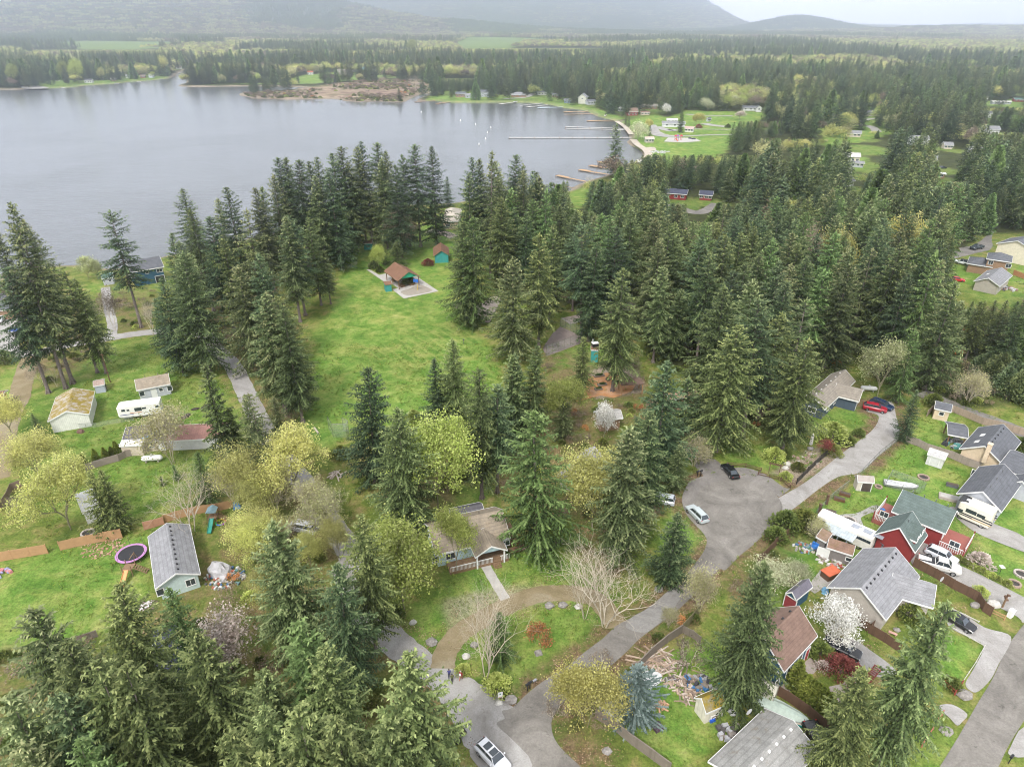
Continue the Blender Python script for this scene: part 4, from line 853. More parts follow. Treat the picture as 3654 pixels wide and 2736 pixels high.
house('white_shed', 'white shed with pale roof against the board fence', [(23, 1447, 594), (23, 1588, 640), (23, 1612, 592)], 2.3, .8, WHITEW, roofing((.5, .49, .48)), [], [('f', 0, 1.4, 1.8, WHITEW)], cat='shed', over=.15)
r, L, W = house('white_house', 'pale grey house with charcoal roof behind the motorhome', [(23, 1677, 905), (23, 1855, 694), (23, 2192, 828)], 3.0, 2.3, GREYW, R_SLATE, [('l', -3.2, 1.6, 1.8, 1.2), ('f', 0, 1.5, 1.4, 1.0)], vent=3, vkind='pipe')
block(r, -L/2-.6, 3.4, 3.6, 3.4, 2.7, 1.3, GREYW, R_SLATE, over=.3); win(r, 'l', 3.4, 1.4, 1.2, 1.6, L+2.6, W-.9)
r, L, W = house('red_house', 'red house with long green roof and red porch decks', [(23, 1165, 1045), (23, 1590, 1222), (23, 1692, 1055)], 3.6, 2.5, REDW, R_GREEN, [('f', 5.6, 1.9, 1.3, 1.3), ('f', -5, 2, 1.2, 1.2), ('r', -1.5, 2, 1.2, 1.4), ('r', 2, 2, 1.2, 1.4)], vent=4, vkind='pipe')
for sx, ln in ((1, 3.6), (-1, 2.8)):
    m = MB(); m.box(sx*(L/2+ln/2-.4), -.8, 0, ln, W*.8, .9); m.build('deck', paint((.30, .10, .08)), r); m = MB()
    for i in range(22): m.box(sx*(L/2+ln-.5), -.8-W*.4+i*W*.8/21, .9, .07, .07, 1.0)
    for i in range(12): m.box(sx*(L/2-.3+ln*i/12), -.8-W*.4, .9, .07, .07, 1.0)
    m.box(sx*(L/2+ln-.5), -.8, 1.9, .1, W*.8, .08); m.box(sx*(L/2+ln/2-.4), -.8-W*.4, 1.9, ln, .1, .08); m.build('railing', WHITE, r)
    for i in (0, 1): m = MB(); m.box(sx*(L/2+ln-.5), -.8+(i-.5)*W*.8, .9, .16, .16, 1.5); m.build('porch_post', REDW, r)
r, L, W = house('red_garage', 'red garage with a green roof and two dormers', [(23, 1030, 1225), (23, 1135, 1097), (23, 1480, 1190)], 3.2, 3.1, REDW, R_GREEN, [], vent=1, vkind='pipe')
for k in (-1, 1):
    x = k*L*.19; block(r, x+.3, W*.26, W*.36, L*.26, 4.6, 1.1, REDW, R_GREEN, over=.15, along='y', base=4.0)
    win(r, 'b', x+.3, 5.0, .9, .6, 0, W*.52+W*.36-.2)
r, L, W = house('large_grey_house', 'largest grey-roofed house with taupe siding behind the blossom tree', [(33, 655, 240), (23, 940, 1338), (23, 1400, 1545)], 3.0, 2.9, TAUPE, R_GREY, [('l', 2.6, 1.6, .8, .5)], [('b', -L*.2, 1.0, 2.1, WHITE)], vent=9)
c, L2, W2, rz2 = uv3(G(33, 1150, 300, 3.0), G(33, 1495, 402, 3.0), G(33, 1602, 240, 3.0)); g = empty('wing', (c.x, c.y, 0), rz2); g.parent = r; g.matrix_parent_inverse = (Matrix.Translation(r.location) @ Matrix.Rotation(r.rotation_euler.z, 4, 'Z')).inverted()
block(g, 0, 0, L2, W2, 2.96, 2.0, TAUPE, R_GREY); win(g, 'r', 0, 1.15, 3.4, 2.2, L2-.9, W2-.9, door=GDOOR, name='garage_door')
r, L, W = house('brown_roof_house', 'deep blue house with brown roof and white half-timber trim', [(33, 320, 905), (33, 582, 622), (33, 215, 418)], 4.4, 2.9, DBLUE, R_BROWN, [('f', -4.4, 2.2, 1.0, 1.1), ('f', 1.4, 2.2, 1.0, 1.1), ('f', -1.6, 2.2, .8, 1.8)], [('f', 3.5, .95, 2.1, paint((.4, .05, .05)))], vent=4)
m = MB(); b = W/2-.45; xx = -L/2+.42
m.box(xx, 0, 3.1, .08, 2*b, .2); m.box(xx, 0, .1, .08, .2, 6.3)
for s in (-1, 1): m.loft([[(xx-.05, s*.1, 3.3), (xx+.03, s*.1, 3.3), (xx+.03, s*.4, 3.3), (xx-.05, s*.4, 3.3)], [(xx-.05, s*(b*.6), 5.0), (xx+.03, s*(b*.6), 5.0), (xx+.03, s*(b*.6+.3), 5.0), (xx-.05, s*(b*.6+.3), 5.0)]])
m.build('timber', WHITE, r)
house('blue_shed', 'blue shed with a ribbed purple-grey roof behind the brown-roofed house', [(33, 415, 340), (33, 545, 235), (33, 430, 205)], 2.6, .9, DBLUE, R_METB, [], [('l', 0, 1.7, 2.1, paint((.25, .04, .05)))], cat='shed', over=.25)
house('corner_house', 'house with worn grey roof and white vents at the bottom edge', [(32, 1605, 1610), (33, 165, 1192), (33, 592, 1530)], 2.9, 1.5, TAUPE, roofing((.29, .285, .27), .15), [], vent=7, vkind='white')
r, L, W = house('mossy_shed', 'white garden shed with one mossy orange roof slope', [(32, 1590, 1232), (32, 1745, 1165), (32, 1632, 1050)], 2.3, 1.3, siding((.68, .64, .54), True, 1.2), R_MOSS, [], [('f', .5, 1.5, .7, WOOD)], cat='shed', over=.2)
r, L, W = house('grey_tool_shed', 'grey-brown plastic shed with dark double doors beside the gravel lane', [(23, 900, 812), (23, 1030, 822), (23, 1022, 775)], 2.1, .8, paint((.62, .56, .5)), paint((.34, .3, .27)), [], [('f', .3, 1.6, 1.8, paint((.08, .06, .055)))], cat='shed', over=.12)
house('bus_shed', 'brown-roofed shed with white cross-braced doors beside the old bus, nearest the rubbish', [(23, 655, 1330), (23, 860, 1395), (23, 895, 1330)], 2.3, 1.1, siding((.22, .2, .19), True, 5), roofing((.25, .16, .12), .4), [('f', 1.5, 1.2, .8, .6)], [('f', -2.2, 1.6, 1.7, WHITE)], cat='shed', over=.2)
house('bramble_shed', 'brown-roofed shed with white doors half covered by brambles', [(23, 570, 1245), (23, 650, 1290), (23, 715, 1225)], 2.2, 1.0, siding((.22, .2, .19), True, 5), roofing((.27, .19, .14), .4), [], [('r', 0, 1.3, 1.7, WHITE)], cat='shed', over=.2)
# --- upper right and the far suburb
r, L, W = house('brown_two_storey_house', 'brown two-storey house with dark hip roof at the upper right', [(13, 1912, 492), (13, 2112, 522), (13, 2178, 482)], 5.6, 1.7, BROWNW, R_SLATE, [('f', -2, 4.4, 1.2, 1.2), ('f', 3, 4.2, 1.4, 1.2)], hip=True)
block(r, -L/2-1.2, .8, 7.4, 9.4, 3.0, 1.6, BROWNW, R_SLATE, hip=True)
house('cream_two_storey_house', 'cream two-storey house with slate roof, the topmost at the upper right', [(13, 1990, 372), (13, 2100, 330), (13, 2290, 440)], 5.6, 2.4, siding((.72, .66, .52)), R_SLATE, [('l', -1, 5.6, 1.5, 1.2)])
house('grey_bungalow', 'grey-roofed bungalow with white gable below the brown two-storey house', [(13, 1812, 668), (13, 1918, 585), (13, 2110, 632)], 3.0, 1.9, TAUPE, R_GREY, [], [('l', 0, 5, 2.2, GDOOR)], sky=((0, -.5),))
FH = [  # far houses: label, tile, x, y of the foot, w, d, wall height, rise, turn, wall, roof
 ('white house with grey roof on the far left shore, left of the grey gable', 0, 690, 655, 14, 9, 4, 2, .1, WHITEW, R_SLATE), ('white shed under the trees on the far left shore', 0, 755, 610, 7, 6, 4, 1.5, .1, WHITEW, R_GREY), ('grey gabled boathouse on the far left shore', 0, 1185, 615, 9, 9, 4, 3.5, 1.57, GREYW, R_SLATE),
 ('reddish house beside the grey gabled boathouse', 0, 1120, 615, 9, 7, 3, 2, .1, REDW, R_BROWN), ('white cottage behind the far left shore trees', 0, 1002, 615, 7, 6, 4, 2, .2, WHITEW, R_GREY), ('brown cottage by the red boat on the far left shore', 0, 888, 640, 9, 7, 3.5, 2, .3, BROWNW, R_TAN),
 ('red-and-white house where the channel narrows', 0, 1455, 515, 16, 9, 4, 2, .3, REDW, R_SLATE), ('white boathouse low at the channel', 0, 1405, 545, 12, 7, 3, 1.5, .3, WHITEW, R_BROWN),
 ('tall white house on the far bank of the inner water', 0, 1918, 445, 13, 12, 9, 3, 1.5, WHITEW, R_GREY), ('white gabled house right of the tall one across the inner water', 0, 1965, 440, 14, 12, 6, 4, 1.5, WHITEW, R_GREY), ('white low house far right across the inner water', 0, 2030, 440, 18, 10, 4, 3, .1, WHITEW, R_SLATE), ('white cottage left of the tall white house', 0, 1872, 447, 10, 9, 4, 3, .1, WHITEW, R_SLATE),
 ('white-walled house behind the peninsula trees', 0, 2178, 450, 16, 12, 6, 3, .1, WHITEW, R_SLATE), ('grey house behind the peninsula trees', 1, 42, 442, 18, 10, 4, 3, .1, GREYW, R_SLATE), ('white house above the peninsula trees', 1, 195, 445, 20, 12, 5, 3, .1, WHITEW, R_SLATE), ('small blue-grey house above the peninsula', 1, 255, 425, 12, 10, 5, 3, .1, GREYW, R_SLATE),
 ('red-roofed white cottage left of the marsh meadow', 1, 455, 590, 12, 8, 4, 2.5, .2, WHITEW, roofing((.4, .13, .08))), ('white cabin low on the marsh meadow', 1, 588, 622, 10, 7, 3.5, 1.2, .1, WHITEW, R_GREY), ('large tan house with many decks above the marsh', 1, 710, 595, 22, 14, 6, 4, .2, BEIGE, R_TAN), ('tan house wing right of the large one above the marsh', 1, 770, 590, 12, 10, 4, 3, .2, BEIGE, R_TAN),
 ('tall light blue house above the marsh', 1, 885, 578, 11, 10, 9, 3, 1.5, siding((.25, .5, .68)), R_GREY), ('white house with blue-grey gable right of the light blue one', 1, 962, 582, 12, 10, 6, 3.5, 1.5, WHITEW, R_GREY), ('white house among trees right of the marsh houses', 1, 1150, 560, 12, 10, 4, 3, .1, WHITEW, R_SLATE), ('blue shed right of the marsh houses', 1, 1028, 578, 6, 5, 3, 1.5, .1, siding((.1, .3, .55)), R_SLATE),
 ('barn with a bright red roof on the far flat', 1, 1540, 432, 26, 16, 5, 5, .1, WHITEW, roofing((.45, .08, .08))), ('pale blue house left of the red-roofed barn', 1, 1450, 468, 12, 10, 6, 3, .1, LBLUE, R_GREY), ('long white house right of the red-roofed barn', 1, 1670, 468, 34, 14, 5, 3, .1, WHITEW, R_GREY), ('reddish barn right of the long white house', 1, 1725, 425, 22, 12, 4, 4, .1, BROWNW, roofing((.3, .12, .12))),
 ('white house below the long white one', 1, 1500, 535, 10, 10, 6, 3, 1.2, WHITEW, R_GREY), ('grey-roofed house in the gap of the right wood', 1, 1720, 545, 22, 10, 3, 2, .1, WHITEW, R_SLATE), ('pale house left in the gap of the right wood', 1, 1560, 570, 12, 8, 3, 2, .1, WHITEW, R_SLATE), ('long grey shed in the gap of the right wood', 1, 1770, 552, 18, 8, 3, 1, .1, GREYW, R_SLATE),
 ('brown lake house left on the far right shore', 1, 1640, 768, 15, 9, 4, 2.5, .2, BROWNW, R_SLATE), ('grey lake house behind the bright cone-shaped tree', 1, 1720, 775, 16, 9, 3.5, 2, .1, GREYW, R_GREY), ('pale two-storey lake house right of the bright cone-shaped tree', 1, 1830, 765, 13, 10, 6, 2.5, .1, GREYW, R_SLATE), ('open-sided pavilion house with wide grey hip roof on the far right shore', 1, 2100, 768, 22, 14, 3, 3, .1, BROWNW, R_GREY),
 ('blue-grey house right of the hip-roofed pavilion', 2, 295, 750, 14, 9, 3, 2, .1, WHITEW, R_SLATE), ('small house under trees right of the blue-grey one', 2, 400, 770, 9, 8, 3, 2, .1, BROWNW, R_SLATE), ('blue cottage under the shore trees', 2, 500, 815, 10, 7, 3.5, 1.8, .1, siding((.16, .24, .36)), R_SLATE), ('tall cream gabled house on the far right shore', 2, 622, 820, 14, 12, 7, 4.5, 1.3, siding((.6, .6, .5)), R_GREY),
 ('grey-roofed garage beside the tall cream gabled house', 2, 680, 828, 12, 9, 3.5, 2.5, .3, GREYW, R_SLATE), ('red-brown roofed house at the hedge of the lake-head park', 2, 1005, 915, 15, 11, 4, 3.5, .2, REDW, R_BROWN), ('mauve roofed house behind the lake trees', 2, 645, 752, 14, 9, 4, 3, .1, BROWNW, roofing((.32, .2, .2))), ('long brown house behind the hedge', 2, 1140, 862, 22, 9, 3.2, 2, .1, BROWNW, R_TAN),
 ('low house with a pinkish roof at the hedge', 2, 1110, 910, 12, 7, 2.5, 1.5, .1, BEIGE, R_BROWN), ('white shed under the lake trees', 2, 918, 880, 7, 5, 3, 1.5, .2, WHITEW, R_WHITE), ('park building with grey roof at the lake head', 2, 1340, 1005, 26, 11, 3, 2, -.1, WHITEW, R_GREY), ('white-roofed annexe behind the park building', 2, 1325, 975, 13, 7, 3, 1.5, -.1, WHITEW, R_WHITE),
 ('cream hut with pink roof beside the fir at the lake head', 2, 1465, 1045, 10, 7, 3, 1.8, -.5, siding((.7, .72, .6)), roofing((.5, .36, .33))), ('open beach shelter with a pinkish roof', 2, 1145, 1128, 9, 7, 3, 1.6, .1, TAUPE, roofing((.52, .42, .36))), ('small boathouse with white roof by the round evergreen', 2, 1075, 1310, 7, 5, 2.6, 1.6, .3, BROWNW, R_WHITE), ('white-trimmed cottage above the near docks', 2, 1010, 1385, 10, 7, 3, 1.6, .2, GREYW, R_SLATE),
 ('small dark hut on the lake-head lawn', 2, 1612, 960, 6, 4, 2.5, 1.5, .6, GREYW, R_SLATE), ('low slate-roofed house behind the pink blossom tree', 2, 1940, 875, 18, 9, 3, 2, -.1, WHITEW, R_SLATE), ('white gabled garage beside the slate-roofed house', 2, 2010, 885, 10, 8, 4, 2.5, 1.4, WHITEW, R_SLATE), ('grey house half behind the tall firs at the right of the park', 2, 2148, 875, 12, 8, 3, 2, -.1, WHITEW, R_GREY),
 ('dark blue-roofed red-walled house in the clearing of the wood', 2, 1360, 1580, 16, 9, 3.4, 2, -.35, REDW, R_NAVY), ('red garage with a dark roof in the clearing of the wood', 2, 1600, 1585, 9, 7, 3, 2, -.35, REDW, R_NAVY), ('slate-roofed bungalow with a blue bin at the yellow trees', 3, 1020, 918, 22, 10, 3, 2.4, -.1, TAUPE, R_SLATE), ('dark-roofed house left behind the yellow trees', 3, 850, 862, 12, 8, 3, 2, -.1, GREYW, R_SLATE),
 ('white garage with slate roof at the right hand clearing', 3, 1920, 935, 12, 9, 4.5, 2.5, -.2, WHITEW, R_SLATE), ('grey-gabled house left of the white garage', 3, 1800, 895, 12, 8, 4, 2.8, -.2, GREYW, R_SLATE), ('grey-roofed house below the yellow trees', 3, 885, 1085, 14, 10, 3, 2.2, -.3, BEIGE, R_GREY), ('white-sided house with brick foot in the wood gap', 3, 868, 1285, 13, 10, 4, 2.2, -.2, siding((.68, .62, .52)), R_WHITE),
 ('flat grey-roofed garage below the white-sided house', 3, 905, 1325, 11, 8, 3, 1, -.2, GREYW, R_GREY), ('large pale grey gabled house in the upper right wood', 3, 1465, 1325, 15, 11, 5, 3, -.5, GREYW, R_GREY), ('long flat white-roofed building below the grey gabled one', 3, 1510, 1410, 16, 6, 3, .6, -.2, BROWNW, roofing((.6, .6, .62))), ('grey gabled house with white garage doors in the middle wood', 3, 815, 1480, 12, 9, 3.4, 2.4, .4, GREYW, R_SLATE),
 ('slate-roofed house behind the grey gabled one', 3, 820, 1375, 9, 7, 3, 2, .4, WHITEW, R_GREY), ('white-roofed house at the right among firs', 3, 1860, 1215, 13, 9, 3, 1.6, -.2, WHITEW, R_WHITE), ('narrow blue-grey roof among the firs', 3, 1630, 1180, 8, 10, 3, 2, -.2, BEIGE, R_GREY), ('grey house high at the wood edge', 3, 1285, 808, 14, 9, 4, 1.5, .1, GREYW, R_GREY),
 ('cream cottage beside the red-leaved tree', 3, 1312, 1045, 9, 7, 3, 2, .2, BEIGE, roofing((.45, .38, .33))), ('long low green-roofed house at the far right hedge', 3, 2180, 805, 14, 8, 3, 1.5, -.1, REDW, R_MGR), ('white gabled house at the left end of the far hedge', 3, 1895, 800, 12, 8, 3, 2.2, -.6, WHITEW, R_WHITE), ('long grey greenhouse beside the far hedge', 3, 2040, 825, 24, 8, 3, 1, -.1, GREYW, R_WHITE),
 ('white house far out in the right hand plain', 3, 1745, 362, 26, 14, 6, 4, 0, WHITEW, R_GREY), ('white farmhouse in the misty valley beyond the lake', 2, 605, 248, 34, 18, 7, 5, 0, WHITEW, R_WHITE), ('white house by the yellow trees of the far suburb', 3, 240, 400, 16, 12, 5, 3, 0, WHITEW, R_WHITE), ('pale house among the far suburb trees', 3, 70, 410, 18, 12, 5, 3, 0, WHITEW, R_WHITE), ('pale blue-white house over the right treetops', 2, 1735, 680, 9, 7, 5, 2, 0, WHITEW, R_WHITE)]
for lab, rc, x, y, w_, d_, hh, rs, tn, wl, rf in FH:
    p = G(rc, x, y); zz = float(hills(np.array([p[0]]), np.array([p[1]]))[0]) if p[1] > 1400 else 0
    r = empty('distant_house' if p[1] > 900 else 'suburban_house', (p[0], p[1]+d_/2, zz), tn, lab, 'house', 'houses seen across the lake and the woods')
    k = .72 if p[1] < 700 else .8
    w_, d_, hh, rs = w_*k, d_*k, hh*.85, rs*.85
    block(r, 0, 0, w_, d_, hh, rs, wl, rf, hip=('hip' in lab), over=.5)
    for i, u in enumerate((-.3, .05, .32)): win(r, 'f', u*w_, 1.6, 1.4, 1.1, w_-1, d_-1) if p[1] < 1500 else None
    if hh > 5: win(r, 'f', -.2*w_ if tn < 1 else 0, hh-1.3, 1.4, 1.1, w_-1, d_-1)
    if tn > 1: win(r, 'l', 0, hh-.8, 1.4, 1.2, w_-1, d_-1)
    HOUSE_XY.append((p[0], p[1]+d_/2, w_/2+3.5))

proto = None
for rc, x, y in [(3, 35, 392), (3, 92, 398), (3, 300, 405), (1, 800, 490), (1, 770, 400), (1, 862, 412), (1, 480, 405), (1, 975, 522), (1, 962, 470), (1, 1040, 385), (1, 590, 410), (1, 500, 470), (2, 1822, 390), (2, 1870, 372), (2, 1962, 402), (2, 1902, 418), (2, 602, 610), (2, 382, 610), (3, 1392, 1150), (3, 1952, 1068)]:
    p = G(rc, x, y); zz = float(hills(np.array([p[0]]), np.array([p[1]]))[0]) if p[1] > 1400 else 0; s = 1 if p[1] < 1300 else 1.5
    if proto is None:
        r = empty('plain_house', (0, 0, 0), 0, 'small pale house or barn showing among the far trees, too small to tell apart', 'house', 'small pale houses in the far woods'); block(r, 0, 0, 12, 8, 4, 2.4, WHITEW, R_GREY); win(r, 'f', 2, 1.8, 1.4, 1.1, 11, 7); proto = r
    else: r = copy_tree(proto)
    r.location = (p[0], p[1]+4, zz); r.rotation_euler = (0, 0, rnd.uniform(-.5, .5)); r.scale = (s, s, s); HOUSE_XY.append((p[0], p[1]+4, 8))
# ================================================================ vehicles
def carpaint(c): return paint(c, .22, .06, 1.0, 0, .6)
RED_L = paint((.4, .02, .02), .3); LAMP = paint((.75, .75, .72), .15)
def wheel(root, x, y, r, w=.22):
    m = MB(); s = 1 if y > 0 else -1; m.tube((x, y-w/2, r), (x, y+w/2, r), r, r, 14); o = m.build('tyre', RUBBER, root)
    h = MB(); h.tube((x, y+s*w*.38, r), (x, y+s*(w/2+.015), r), r*.62, r*.56, 10); h.build('rim', CHROME, o)
def ringx(x, w, zb, zs, zt, crown=.0):
    return [(x, -w*.9, zb), (x, -w, zb+(zs-zb)*.35), (x, -w, zs), (x, -w*.86, zt), (x, -w*.4, zt+crown), (x, w*.4, zt+crown), (x, w*.86, zt), (x, w, zs), (x, w, zb+(zs-zb)*.35), (x, w*.9, zb)]
CARS = {
 'sedan': dict(L=4.7, w=.90, r=.33, body=[(0, .74, .45, .60, .66), (.04, .86, .28, .66, .76), (.13, .9, .24, .72, .84), (.30, .9, .22, .78, .92), (.50, .9, .22, .80, .94), (.72, .9, .22, .82, .95), (.88, .9, .26, .82, .96), (.97, .86, .32, .76, .92), (1, .78, .42, .68, .80)], cab=[(.28, .80, .92, .90, .92), (.40, .66, .92, 1.30, 1.36), (.56, .66, .92, 1.36, 1.43), (.70, .66, .92, 1.32, 1.38), (.86, .74, .92, .96, .97)], top=(.41, .69)),
 'suv': dict(L=4.7, w=.94, r=.37, body=[(0, .78, .50, .74, .82), (.04, .9, .34, .82, .94), (.14, .94, .3, .88, 1.02), (.27, .94, .28, .94, 1.08), (.5, .94, .28, .96, 1.10), (.75, .94, .28, .98, 1.10), (.95, .92, .34, .98, 1.10), (1, .84, .45, .90, 1.02)], cab=[(.25, .84, 1.06, 1.05, 1.07), (.37, .72, 1.06, 1.54, 1.62), (.6, .72, 1.06, 1.60, 1.69), (.88, .70, 1.06, 1.56, 1.64), (.98, .76, 1.06, 1.14, 1.16)], top=(.38, .88)),
 'van': dict(L=5.0, w=.98, r=.35, body=[(0, .8, .45, .74, .82), (.05, .93, .3, .84, .96), (.16, .98, .26, .94, 1.10), (.5, .98, .25, 1.0, 1.14), (.96, .96, .3, 1.0, 1.14), (1, .9, .4, .95, 1.1)], cab=[(.13, .86, 1.08, 1.06, 1.08), (.28, .78, 1.08, 1.58, 1.66), (.6, .78, 1.08, 1.68, 1.76), (.93, .76, 1.08, 1.62, 1.70), (.99, .82, 1.08, 1.2, 1.22)], top=(.29, .93)),
 'jeep': dict(L=4.4, w=.93, r=.42, body=[(0, .7, .55, .95, 1.0), (.03, .8, .45, 1.0, 1.1), (.3, .84, .42, 1.05, 1.15), (.34, .92, .42, 1.08, 1.18), (.97, .92, .42, 1.08, 1.18), (1, .88, .5, 1.0, 1.1)], cab=[(.33, .82, 1.16, 1.15, 1.17), (.39, .78, 1.16, 1.74, 1.80), (.6, .78, 1.16, 1.76, 1.82), (.95, .78, 1.16, 1.74, 1.80), (.97, .8, 1.16, 1.2, 1.22)], top=(.4, .95)),
 'pickup': dict(L=5.9, w=1.0, r=.42, body=[(0, .84, .55, .92, 1.0), (.03, .96, .42, .98, 1.12), (.1, 1.0, .38, 1.04, 1.18), (.24, 1.0, .36, 1.08, 1.22), (.58, 1.0, .36, 1.1, 1.22), (.60, 1.0, .4, 1.12, 1.22), (.98, 1.0, .44, 1.14, 1.24), (1, .96, .5, 1.1, 1.2)], cab=[(.22, .9, 1.2, 1.19, 1.21), (.32, .78, 1.2, 1.78, 1.86), (.44, .78, 1.2, 1.82, 1.90), (.56, .78, 1.2, 1.78, 1.86), (.60, .84, 1.2, 1.26, 1.28)], top=(.325, .56))}
def car(kind, label, rear, front, col, top=None, cat='car', name=None, L=None, bed=None, rack=False):
    """rear and front are photograph points on the ground; the car's own length is kept"""
    d = CARS[kind]; a, b = Vector(G(*rear)), Vector(G(*front)); c = (a+b)/2; h = math.atan2((b-a).y, (b-a).x); LL = L or d['L']; w = d['w']
    root = empty(name or {'van': 'parked_van', 'pickup': 'pickup_truck'}.get(kind, 'parked_car'), (c.x, c.y, 0), h, label, cat, None); paintm = carpaint(col)
    X = lambda f: LL*(.5-f)
    m = MB(); m.loft([[(x, y*w/ .9 if False else y, z) for x, y, z in ringx(X(f), ww, zb, zs, zt, .03)] for f, ww, zb, zs, zt in d['body']]); body = m.build('body', paintm, root)
    m = MB(); m.loft([[(X(f), -ww*1.0, z0), (X(f), -ww*.97, z0+(zs-z0)*.6), (X(f), -ww*.88, zt), (X(f), ww*.88, zt), (X(f), ww*.97, z0+(zs-z0)*.6), (X(f), ww*1.0, z0)] for f, ww, z0, zs, zt in d['cab']]); gl = m.build('glass', GLASS, root)
    f0, f1 = d['top']; cb = [c_ for c_ in d['cab'] if c_[4] > c_[2]+.3]
    m = MB(); rs = []
    for f, ww, z0, zs, zt in cb: rs.append([(X(f), -ww*.90, zt-.01), (X(f), -ww*.86, zt+.04), (X(f), ww*.86, zt+.04), (X(f), ww*.90, zt-.01)])
    m.loft(rs); m.build('roof', carpaint(top) if top else paintm, root)
    m = MB(); cc = d['cab']
    for s in (-1, 1):
        for i0, i1 in ((0, 1), (len(cc)-1, len(cc)-2)): m.tube((X(cc[i0][0]), s*cc[i0][1], cc[i0][4]), (X(cc[i1][0]), s*cc[i1][1]*.9, cc[i1][4]), .045, .045, 4)
        mid = cc[len(cc)//2]; m.tube((X(mid[0]), s*mid[1]*1.01, mid[2]), (X(mid[0]), s*mid[1]*.9, mid[4]), .05, .04, 4)
    m.build('pillar', paintm, root)
    for s in (-1, 1):
        m = MB(); m.box(X(.015), s*w*.66, d['body'][1][3]-.13, .1, .38, .15); m.build('headlight', LAMP, root)
        m = MB(); m.box(X(.985), s*w*.74, d['body'][-2][3]-.12, .1, .22, .24); m.build('taillight', RED_L, root)
        m = MB(); m.box(X(d['cab'][0][0]+.06), s*(w+.10), d['cab'][0][2]+.02, .14, .2, .14); m.build('mirror', paintm, root)
        for f in (.18, .80): wheel(root, X(f), s*(w-.10), d['r'])
    if kind == 'pickup':
        m = MB(); m.box(X(.795), 0, 1.18, LL*.36, w*1.72, .075 if bed else .05); m.build('cargo_cover' if bed else 'cargo_bed', bed or paint((.06, .05, .05)), root)
    if rack:
        m = MB()
        for s in (-1, 1): m.tube((X(f0+.03), s*w*.62, cb[0][4]+.1), (X(f1-.03), s*w*.62, cb[-1][4]+.1), .03, .03, 5)
        m.build('roof_rail', CHROME if col[0] < .1 else BLACK, root)
    return root
car('suv', 'white SUV with two dark sunroof panels at the bottom edge of the road', (31, 1800, 1500), (31, 1990, 1700), (.72, .73, .75))
r = bpy.data.objects['parked_car']
for x in (.25, -.75): m = MB(); m.box(x, 0, 1.735, .75, .95, .02); m.build('sunroof', GLASS, r)
car('suv', 'silver wagon with roof rails parked on the turning circle', (22, 1555, 1130), (22, 1475, 1050), (.48, .53, .54), rack=True, cat='car')
car('sedan', 'black sedan at the mouth of the dark driveway', (22, 1805, 785), (22, 1745, 715), (.012, .013, .015))
car('van', 'silver car nose-in under the big fir left of the turning circle', (22, 1275, 985), (22, 1195, 970), (.5, .53, .58), L=4.6)
car('suv', 'dark red SUV in front of the white garage', (23, 965, 240), (23, 1090, 265), (.30, .015, .03), L=4.8)
car('suv', 'navy blue SUV behind the dark red one', (23, 1020, 205), (23, 1140, 250), (.015, .03, .07), rack=True, L=5.0)
car('van', 'white minivan under the budding trees by the gravel lane', (21, 480, 1215), (21, 325, 1180), (.7, .72, .75))
car('pickup', 'white crew-cab pickup with a black cargo cover on the gravel drive', (23, 1410, 1460), (23, 1650, 1530), (.62, .61, .58), bed=BLACK)
car('suv', 'silver SUV beside the white pickup', (23, 1475, 1385), (23, 1625, 1455), (.55, .58, .62), L=4.6)
car('suv', 'black SUV with silver roof rails on the lawn driveway', (33, 680, 705), (33, 860, 790), (.012, .012, .015), rack=True)
car('sedan', 'black hatchback half hidden by the giant fir near the street', (33, 1640, 500), (33, 1740, 560), (.015, .016, .02), L=4.2)
car('pickup', 'old black pickup with an open bed beside the bottom house', (33, 530, 1385), (33, 660, 1620), (.015, .015, .017), L=5.4)
car('jeep', 'white off-road car with a black top in front of the brown two-storey house', (13, 1755, 545), (13, 1672, 528), (.7, .72, .74), top=(.02, .02, .02))
car('pickup', 'dark pickup on the grey drive of the upper right houses', (13, 1860, 412), (13, 1805, 422), (.03, .04, .05))
car('suv', 'black SUV left of the red car at the upper right lawn', (13, 1550, 665), (13, 1600, 672), (.02, .02, .03))
car('sedan', 'bright red car at the edge of the upper right lawn', (13, 1645, 665), (13, 1705, 672), (.5, .02, .03))
car('sedan', 'white car at the left edge on the gravel turning area', (10, -5, 1000), (10, 30, 960), (.7, .72, .75))
car('sedan', 'red car under the trees in the right suburb', (3, 1950, 938), (3, 1985, 945), (.45, .03, .03))
car('pickup', 'white pickup at the right suburb clearing', (3, 2025, 952), (3, 2075, 950), (.7, .7, .7))
car('sedan', 'small dark car beside the round tree in the upper right wood', (3, 1540, 1330), (3, 1590, 1328), (.03, .03, .04))
